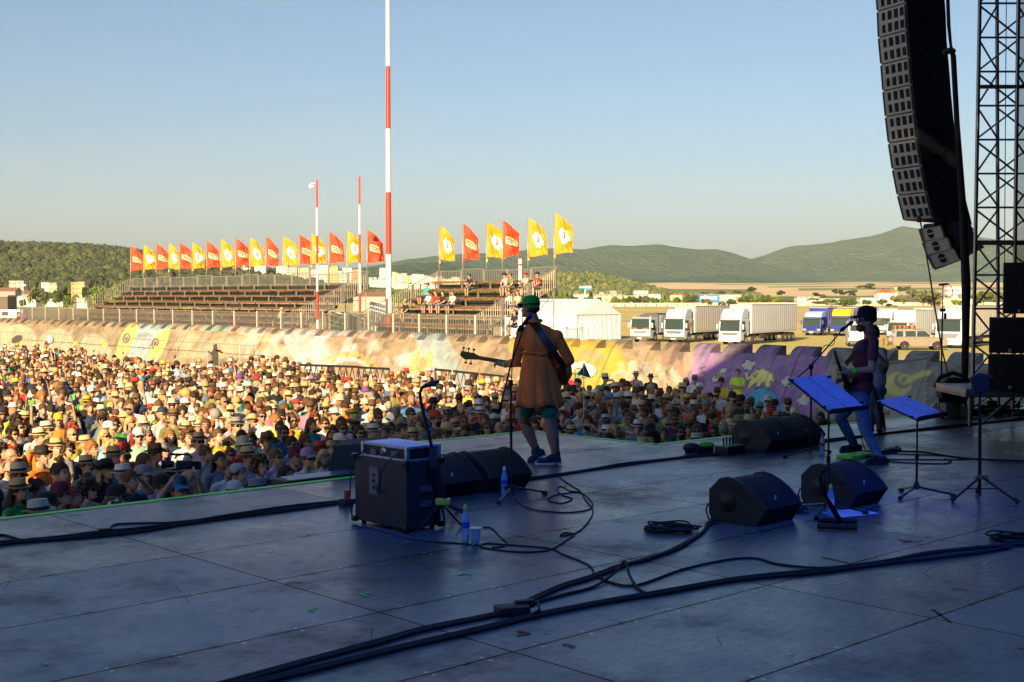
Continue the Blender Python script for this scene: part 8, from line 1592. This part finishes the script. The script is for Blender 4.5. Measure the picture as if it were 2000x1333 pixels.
# ================================================================== BASS PLAYER
BS = M('musician skin', (.33, .17, .115), .5, var=.12, scale=9, bump=.15, bs=60)
def tunic_mat():
    m = M('orange checked tunic', (.42, .14, .05), .85); g = NG(m); p = m.node_tree.nodes['Principled BSDF']; tc = g.N.new('ShaderNodeTexCoord').outputs['Object']; sx = g.N.new('ShaderNodeSeparateXYZ'); g.L.new(tc, sx.inputs[0])
    a = g.m('GREATER_THAN', g.m('FRACT', g.m('MULTIPLY', g.m('ADD', sx.outputs[0], sx.outputs[1]), 55)), .5); b = g.m('GREATER_THAN', g.m('FRACT', g.m('MULTIPLY', sx.outputs[2], 55)), .5)
    c = g.mix(g.m('MULTIPLY', g.m('ABSOLUTE', g.m('SUBTRACT', a, b)), .6), (.98, .25, .05), (.66, .12, .025)); g.L.new(g.mix(g.rmp(g.noise(tc, 5, 4), .4, .65, 0, .35), c, (.42, .13, .04)), p.inputs['Base Color'])
    bu = g.N.new('ShaderNodeBump'); bu.inputs['Strength'].default_value = 1; bu.inputs['Distance'].default_value = .03; g.L.new(g.noise(tc, 6, 5, .55, (1.6, 1.6, .45)), bu.inputs['Height']); g.L.new(bu.outputs[0], p.inputs['Normal']); return m
TUN = tunic_mat(); SHR = M('teal green shorts', (.02, .16, .12), .85, var=.3, scale=14); SNK = M('navy canvas shoe', (.02, .028, .06), .8, bump=.4, bs=80); SOLE = M('white rubber sole', (.55, .55, .55), .7)
o0 = G(1066, 908); YB = o0.y
def J(px, py, dy=0.): return At(px, py, YB + dy) - o0
def headmat(c, face, pitch=0): return Matrix.Translation(c) @ Matrix.Rotation(math.atan2(face[0], -face[1]), 4, 'Z') @ Matrix.Rotation(pitch, 4, 'X')
SKc = J(1035, 598, .05); Hb = headmat(SKc, (-.8, .6), .05); Hb = Hb @ Matrix.Diagonal((1.0, 1.0, 1.02, 1))
P = headp(Hb)
shL, shR = J(1021, 652, .02), J(1087, 658, -.02); chest = J(1054, 668, 0); waist = J(1052, 710, .03); pel = J(1050, 752, .05); nb_ = J(1045, 632, .02)
P += [('c', nb_, SKc + Vector((.015, 0, -.07)), .064, .056, 0), ('c', shL, shR, .062, .062, 1), ('c', nb_ + V3(0, 0, -.03), shL, .058, .06, 1), ('c', nb_ + V3(0, 0, -.03), shR, .058, .06, 1), ('e', chest, (.205, .13, .2), 1), ('e', waist, (.185, .13, .2), 1), ('e', pel, (.185, .14, .16), 1), ('c', shL, chest + V3(-.06, 0, -.05), .08, .12, 1), ('c', shR, chest + V3(.06, 0, -.05), .08, .12, 1)]
kL, aL, tL, hL = J(1024, 822, .22), J(1046, 877, .30), J(1036, 900, .22), J(1057, 884, .32); kR, aR, tR, hR = J(1075, 826, .0), J(1086, 888, .02), J(1054, 907, -.05), J(1089, 905, .02)
P += [('c', J(1036, 768, .1), J(1028, 803, .17), .105, .088, 2), ('c', J(1062, 768, .02), J(1073, 806, .0), .108, .092, 2), ('c', J(1026, 806, .18), kL, .080, .064, 0), ('c', kL, kL.lerp(aL, .35), .062, .074, 0), ('c', kL.lerp(aL, .35), aL, .074, .042, 0), ('c', J(1073, 808, 0), kR, .078, .062, 0), ('c', kR, kR.lerp(aR, .35), .064, .076, 0), ('c', kR.lerp(aR, .35), aR, .076, .044, 0)]
P += [('c', aL + V3(0, 0, .01), aL + V3(0, 0, -.06), .05, .052, 3), ('c', hL, tL, .046, .040, 3), ('c', aR + V3(0, 0, .02), aR + V3(0, 0, -.05), .05, .055, 3), ('c', hR + V3(0, 0, .03), tR + V3(0, 0, .03), .046, .038, 3), ('c', aR + V3(0, 0, -.02), tR + V3(.08, 0, .05), .05, .036, 3)]
eL, wL = J(1008, 708, .14), J(985, 713, .34); eR, wR = J(1112, 704, -.02), J(1085, 722, .30)
P += [('c', shL, eL, .066, .058, 1), ('c', eL, eL.lerp(wL, .55), .056, .048, 1), ('c', eL.lerp(wL, .5), wL, .04, .029, 0), ('c', shR, eR, .07, .062, 1), ('c', eR, eR.lerp(wR, .6), .06, .048, 1), ('c', eR.lerp(wR, .5), wR, .04, .029, 0)]
P += handp(wL, V3(-.85, .35, .25), V3(0, -.5, .8), 1.12, 0, .75) + handp(wR, V3(-.7, .1, -.4), V3(.3, .6, .5), 1.1, 0, .6)
me = figure(P, .0088, [BS, TUN, SHR, SNK], 'body', 5); R0 = link(me, 'person', None, o0); tag(R0, 'bass player seen from behind in orange tunic, green shorts, green cap and dark sneakers', 'person')
GC = M('green knit cap', (.015, .40, .06), .9, bump=.8, bs=70); mb = MB(); mb.lathe([(.082, -.02), (.09, .0), (.092, .05), (.082, .09), (.05, .114), (.012, .12)], 24, X=Matrix.Diagonal((.98, 1.16, 1, 1)), c=(0, .016, .0)); o = mb.obj('green_cap', GC, R0); o.matrix_local = Hb
mb = MB(); mb.lathe([(.0925, .008), (.0935, .028)], 24, X=Matrix.Diagonal((.98, 1.16, 1, 1)), c=(0, .016, 0)); mb.box((0, -.112, .012), (.13, .02, .04), bev=.008); o = mb.obj('goggles_strap', BLK, R0); o.matrix_local = Hb
o = link(FACE, 'face_features', R0); o.matrix_local = Hb; mb = MB(); mb.ell((0, .05, -.035), (.072, .07, .05), 0, 14, 8); o = mb.obj('hair', HAIRM, R0); o.matrix_local = Hb; o.color = c4(HRC['dark'])
# tunic skirt with folds
V = []; n = 72; lv = [(1053, 694, .175, .135, 0), (1051, 712, .185, .145, .2), (1050, 740, .208, .165, .55), (1052, 768, .235, .185, .9), (1053, 792, .262, .205, 1.2)]
for (px, py, rx, ry, f_) in lv:
    c = J(px, py, .05)
    for j in range(n): a = 2 * math.pi * j / n; k = 1 + f_ * (.045 * math.sin(9 * a + 1) + .03 * math.sin(16 * a) + .03 * math.sin(5 * a + 2)); V.append((c.x + rx * k * math.cos(a), c.y + ry * k * math.sin(a), c.z + .012 * f_ * math.sin(4 * a)))
nl = len(lv); Q = [(i * n + j, i * n + (j + 1) % n, (i + 1) * n + (j + 1) % n, (i + 1) * n + j) for i in range(nl - 1) for j in range(n)]
o = link(rawmesh('tunic_skirt', V, Q, TUN, smooth=True), 'tunic_skirt', R0); sb_ = o.modifiers.new('s', 'SUBSURF'); sb_.levels = 1; sb_.render_levels = 1; sd2 = o.modifiers.new('t', 'SOLIDIFY'); sd2.thickness = .006
c = J(1052, 690, .045); mb = MB(); mb.tube([c + V3(.192 * math.cos(a), .148 * math.sin(a), .012 * math.sin(2 * a)) for a in np.linspace(0, 6.283, 40)[:-1]], .013, 6, closed=True); mb.ell(c + V3(.03, -.155, -.005), (.03, .014, .016)); mb.tube([c + V3(.03, -.155, 0), c + V3(.12, -.145, .03)], [.012, .006], 6); mb.obj('waist_tie', TUN, R0)
mb = MB(); mb.tube([nb_ + V3(.075 * math.cos(a), .07 * math.sin(a) + .01, .03 + .012 * math.sin(a)) for a in np.linspace(0, 6.283, 26)[:-1]], .014, 6, closed=True); mb.obj('collar', TUN, R0)
def ribbon(pts, nrm, w, th, name, mt, parent, twist=None):
    V = []; Q = []; pts = [Vector(p) for p in pts]
    for i, p in enumerate(pts):
        t = (pts[min(i + 1, len(pts) - 1)] - pts[max(i - 1, 0)]).normalized(); n_ = Vector(nrm[i]); n_ = (n_ - t * n_.dot(t)).normalized(); s = t.cross(n_)
        V += [p + s * w / 2, p - s * w / 2, p - s * w / 2 + n_ * th, p + s * w / 2 + n_ * th]
        if i: k = 4 * (i - 1); Q += [(k + a, k + (a + 1) % 4, k + 4 + (a + 1) % 4, k + 4 + a) for a in range(4)]
    mb = MB(); mb.add(V, Q + [(0, 3, 2, 1), tuple(len(V) - 4 + a for a in range(4))]); return mb.obj(name, mt, parent, smooth=60)
o = ribbon([J(1030, 637, .12), J(1036, 628, .0), J(1046, 637, -.10), J(1058, 652, -.145), J(1072, 672, -.165), J(1086, 694, -.165), J(1098, 712, -.12), J(1108, 726, .0), J(1108, 740, .12)], [(0, .5, 1), (0, -.2, 1), (0, -1, .6), (0, -1, .2), (0, -1, 0), (.2, -1, 0), (.7, -.8, 0), (1, -.2, 0), (1, .2, 0)], .075, .006, 'guitar_strap', BLK, R0)
mb = MB(); mb.box(J(1080, 682, -.18), (.095, .02, .06), bev=.008); mb.obj('strap_buckle', BLKM, R0)
mb = MB(); d_ = (wL - eL).normalized(); mb.tube([wL - d_ * .015, wL - d_ * .04], .038, 14); mb.obj('green_wristband', NEON, R0)
for (h_, t_, nm) in ((hL, tL, 'shoe_sole'), (hR, tR, 'shoe_sole')):
    d_ = (t_ - h_); ln = d_.length; zoff = -.030 if nm and h_ is hL else -.0; mb = MB(); c = (h_ + t_) / 2; an = math.atan2(d_.z, math.hypot(d_.x, d_.y)); yawf = math.atan2(d_.y, d_.x)
    X = Matrix.Translation(c + V3(0, 0, -.036 if h_ is hL else .004)) @ Matrix.Rotation(yawf, 4, 'Z') @ Matrix.Rotation(-an, 4, 'Y'); mb.box((0, 0, 0), (ln + .085, .088, .022), X=X, bev=.01); mb.obj(nm, SOLE, R0)
# bass guitar
WB = M('amber bass wood', (.30, .16, .05), .3, var=.25, scale=6, coat=.5); nk0, nk1 = J(1078, 724, .36), J(905, 694, .46)
R1 = thing('bass_guitar', 'wooden bass guitar held by the player in the orange tunic, headstock to the left', 'bass guitar', o0); ax = (nk1 - nk0).normalized(); ln = (nk1 - nk0).length; upv = (V3(0, 0, 1) - ax * ax.z).normalized(); nv_ = ax.cross(upv)
X = Matrix(((ax.x, upv.x, nv_.x, nk0.x), (ax.y, upv.y, nv_.y, nk0.y), (ax.z, upv.z, nv_.z, nk0.z), (0, 0, 0, 1)))
outb = [(.30, .02), (.34, .13), (.26, .15), (.16, .095), (.03, .12), (-.10, .17), (-.20, .13), (-.24, .0), (-.20, -.13), (-.08, -.17), (.05, -.11), (.15, -.10), (.24, -.14), (.30, -.11)]
mb = MB(); mb.prism(outb, .045, X=X @ Matrix.Translation((0, 0, -.0225))); o = mb.obj('body', WB, R1, smooth=60); bv = o.modifiers.new('b', 'BEVEL'); bv.width = .012; bv.segments = 2; bv.limit_method = 'ANGLE'
mb = MB(); mb.prism([(.1, -.03), (ln - .16, -.022), (ln - .16, .022), (.1, .03)], .028, X=X @ Matrix.Translation((0, 0, .0))); mb.obj('neck', WB, R1); mb = MB(); mb.prism([(ln - .18, -.024), (ln - .02, -.048), (ln + .04, -.01), (ln + .03, .045), (ln - .12, .045), (ln - .18, .024)], .018, X=X); mb.obj('headstock', WB, R1)
for k, (a_, s) in enumerate(((ln - .11, 1), (ln - .05, 1), (ln + .01, 1), (ln - .10, -1), (ln - .04, -1))): mb = MB(); mb.tube([X @ Vector((a_, s * .045, .01)), X @ Vector((a_, s * .075, .01))], .006, 6); mb.ell(X @ Vector((a_, s * .083, .01)), (.018, .01, .012)); mb.obj('tuning_peg', BLK, R1)
mb = MB()
for k in range(5): mb.tube([X @ Vector((-.12, -.02 + .01 * k, .034)), X @ Vector((ln - .04, -.016 + .008 * k, .03))], .0012, 4)
mb.obj('strings', CHROME, R1)
# ================================================================== GUITARIST
o0 = V3(At(1690, 900, 14.9).x, 14.9, 0)
def K(px, py, Y): return At(px, py, Y) - o0
SKc = K(1691, 624, 14.95); Hg = headmat(SKc, (-1, -.12), -.02); P = headp(Hg); PUR = M('dark maroon tee', (.15, .04, .07), .9, var=.25, scale=8, bump=.5, bs=14); JN = M('blue denim', (.07, .13, .26), .85, var=.45, scale=7, bump=.6, bs=18); BOOT = M('black suede shoe', (.012, .012, .014), .8); G2S = M('guitarist skin', (.48, .27, .2), .5, var=.1, scale=9)
nbk = K(1699, 652, 15.0); sN, sF = K(1706, 668, 14.78), K(1696, 667, 15.16); ch_ = K(1688, 697, 14.97); bl = K(1684, 738, 14.98); pv = K(1677, 772, 15.0)
P += [('c', nbk, SKc + V3(.02, 0, -.08), .072, .064, 0), ('c', nbk, sN, .06, .062, 1), ('c', nbk, sF, .06, .062, 1), ('c', sN, sF, .066, .066, 1), ('e', ch_, (.15, .18, .21), 1), ('e', bl, (.125, .165, .17), 1), ('e', K(1681, 758, 14.99), (.13, .17, .1), 1), ('e', pv, (.128, .165, .11), 2)]
kN, aN, kF, aF = K(1687, 834, 14.66), K(1716, 890, 14.45), K(1641, 816, 15.28), K(1667, 866, 15.5)
P += [('c', K(1681, 778, 14.9), kN, .098, .068, 2), ('c', kN, kN.lerp(aN, .3), .066, .066, 2), ('c', kN.lerp(aN, .3), aN, .066, .05, 2), ('c', K(1668, 778, 15.08), kF, .098, .07, 2), ('c', kF, kF.lerp(aF, .3), .068, .066, 2), ('c', kF.lerp(aF, .3), aF, .066, .052, 2)]
P += [('c', K(1727, 900, 14.42), K(1697, 903, 14.36), .050, .042, 3), ('c', aN + V3(0, 0, -.04), K(1708, 898, 14.4), .052, .048, 3), ('c', K(1677, 875, 15.55), K(1647, 877, 15.55), .048, .040, 3), ('c', aF, K(1665, 872, 15.53), .05, .05, 3)]
eN, wN = K(1703, 722, 14.68), K(1656, 726, 14.72); eF, wF = K(1690, 722, 15.3), K(1645, 742, 15.1); m1 = sN.lerp(eN, .62); m2 = sF.lerp(eF, .62)
P += [('c', sN, m1, .064, .06, 1), ('c', m1, eN, .050, .044, 0), ('c', eN, wN, .045, .030, 0), ('c', sF, m2, .064, .06, 1), ('c', m2, eF, .05, .044, 0), ('c', eF, wF, .044, .03, 0)]
P += handp(wN, V3(-1, 0, .12), V3(-.1, -.9, .35), 1.12, 0, .8) + handp(wF, V3(-.9, -.3, -.1), V3(-.1, .6, .7), 1.1, 0, .7)
me = figure(P, .0088, [G2S, PUR, JN, BOOT], 'body', 5); R0 = link(me, 'person', None, o0); tag(R0, 'bearded guitarist in profile with black cap, maroon tee and blue jeans', 'person')
o = link(HT['cap'], 'cap', R0); o.matrix_local = Hg @ Matrix.Translation((0, 0, .005)) @ Matrix.Scale(1.06, 4); o.color = c4((.01, .011, .018)); o = link(HS['short'], 'hair', R0); o.matrix_local = Hg; o.color = c4(HRC['dark']); o = link(BEARD, 'beard', R0); o.matrix_local = Hg @ Matrix.Scale(1.04, 4); o.color = c4((.12, .06, .03)); o = link(SGL, 'sunglasses', R0); o.matrix_local = Hg; o.color = (.01, .01, .012, 1); o = link(FACE, 'face_features', R0); o.matrix_local = Hg
d_ = (wN - eN).normalized(); mb = MB(); mb.tube([wN - d_ * .05, wN - d_ * .09], .040, 14); mb.obj('green_wristband', NEON, R0)
ribbon([K(1712, 672, 14.95), K(1704, 660, 14.85), K(1694, 668, 14.78), K(1680, 682, 14.76), K(1664, 698, 14.80), K(1652, 712, 14.88)], [(1, -.2, .3), (.2, -.3, 1), (-.5, -1, .4), (-.5, -1, 0), (-.8, -1, 0), (-1, -.6, 0)], .055, .006, 'guitar_strap', BLK, R0)
for a_, b_ in (((1729, 905, 14.42), (1693, 906, 14.35)), ((1680, 881, 15.55), (1644, 882, 15.55))): p_, q_ = K(*a_), K(*b_); p_.z = q_.z = .014; d_ = q_ - p_; mb = MB(); mb.box((p_ + q_) / 2, (d_.length + .05, .09, .024), rz=math.atan2(d_.y, d_.x), bev=.01); mb.obj('shoe_sole', BLKM, R0)
n0, n1 = K(1660, 764, 15.02), K(1634, 694, 14.52); R1 = thing('electric_guitar', 'dark electric guitar held almost upright by the guitarist', 'guitar', o0); ax = (n1 - n0).normalized(); ln = (n1 - n0).length; nv_ = V3(-.9, .1, .1); nv_ = (nv_ - ax * nv_.dot(ax)).normalized(); upv = nv_.cross(ax); X = Matrix(((ax.x, upv.x, nv_.x, n0.x), (ax.y, upv.y, nv_.y, n0.y), (ax.z, upv.z, nv_.z, n0.z), (0, 0, 0, 1)))
GB = M('black guitar lacquer', (.015, .012, .012), .15, coat=.8); GN_ = M('dark guitar neck', (.09, .035, .018), .4); mb = MB(); mb.prism([(a * .9, b * .9) for a, b in outb], .04, X=X @ Matrix.Translation((0, 0, -.02))); o = mb.obj('body', GB, R1, smooth=60); mb = MB(); mb.prism([(.1, -.026), (ln - .1, -.021), (ln - .1, .021), (.1, .026)], .026, X=X); mb.obj('neck', GN_, R1); mb = MB(); mb.prism([(ln - .12, -.022), (ln + .06, -.05), (ln + .08, .01), (ln - .02, .04), (ln - .12, .022)], .018, X=X); mb.obj('headstock', GN_, R1)
for k in range(4): mb = MB(); mb.tube([X @ Vector((ln - .06 + k * .03, .02, .01)), X @ Vector((ln - .06 + k * .03, .07, .01))], .006, 6); mb.obj('tuning_peg', CHROME, R1)
cable([At(1672, 790, 15.0), At(1680, 840, 15.0), (1690, 880), (1705, 890), (1680, 894), (1655, 892)], .006, 'guitar cable dropping from the guitarist to the pedals')
# ================================================================== THIRD MAN BEHIND
o0 = V3(At(1708, 846, 17.6).x, 17.6, 0); SKc = K(1706, 652, 17.6); Ht = headmat(SKc, (.4, 1)); P = headp(Ht); P += [('c', K(1708, 680, 17.65), SKc + V3(0, .01, -.08), .06, .052, 0), ('c', K(1694, 688, 17.7), K(1724, 688, 17.6), .066, .066, 1), ('e', K(1711, 712, 17.6), (.18, .12, .2), 1), ('e', K(1709, 742, 17.6), (.16, .115, .18), 1), ('e', K(1709, 764, 17.6), (.165, .12, .1), 2),
    ('c', K(1703, 770, 17.6), K(1701, 806, 17.55), .085, .06, 2), ('c', K(1701, 806, 17.55), K(1701, 836, 17.65), .058, .045, 2), ('c', K(1716, 770, 17.6), K(1716, 806, 17.5), .085, .06, 2), ('c', K(1716, 806, 17.5), K(1718, 836, 17.6), .058, .045, 2), ('c', K(1701, 841, 17.65), K(1700, 842, 17.85), .045, .035, 3), ('c', K(1718, 841, 17.6), K(1719, 842, 17.8), .045, .035, 3),
    ('c', K(1722, 688, 17.6), K(1727, 704, 17.4), .056, .05, 1), ('c', K(1727, 704, 17.4), K(1731, 712, 17.3), .044, .04, 0), ('c', K(1731, 712, 17.3), K(1712, 690, 17.2), .04, .028, 0), ('c', K(1694, 688, 17.7), K(1690, 715, 17.6), .056, .042, 1), ('c', K(1690, 715, 17.6), K(1698, 730, 17.9), .038, .028, 0)] + handp(K(1712, 690, 17.2), V3(-.8, 0, .5), V3(0, -1, 0), 1.05, 0, .6) + handp(K(1698, 730, 17.9), V3(0, 1, 0), V3(0, 0, 1), 1.05, 0, .6)
me = figure(P, .011, [G2S, M('pale grey tee', (.42, .42, .46), .9, var=.15, scale=8, bump=.4, bs=14), M('faded denim', (.10, .14, .2), .85, var=.3, scale=7), BOOT], 'body', 5); R0 = link(me, 'person', None, o0); tag(R0, 'man in pale grey tee and faded jeans, back turned, half hidden behind the guitarist', 'person'); o = link(HS['short'], 'hair', R0); o.matrix_local = Ht; o.color = c4(HRC['dark']); o = link(FACE, 'face_features', R0); o.matrix_local = Ht
mb = MB(); mb.tube([At(1697, 735, 17.1), At(1710, 775, 17.1), At(1722, 812, 17.1), G(1728, 838)], [.02, .035, .035, .02], 8); tag(mb.obj('instrument_stand', RUB, smooth=True), 'black slanting stand tube between the man in grey and the farther music stand', 'stand')
# ================================================================== AIR
mb = MB(); mb.box((0, 4950, 330), (14000, 10200, 680)); hz = mb.obj('haze', None or [], smooth=False)
hm = bpy.data.materials.new('haze'); hm.use_nodes = True; N = hm.node_tree.nodes; N.remove(N['Principled BSDF']); pv_ = N.new('ShaderNodeVolumePrincipled')
pv_.inputs['Density'].default_value = 5e-5; pv_.inputs['Color'].default_value = (.74, .86, 1, 1); pv_.inputs['Anisotropy'].default_value = 0
hm.node_tree.links.new(pv_.outputs[0], N['Material Output'].inputs['Volume']); hz.data.materials.append(hm); tag(hz, 'thin summer haze over the valley', 'haze', kind='stuff')
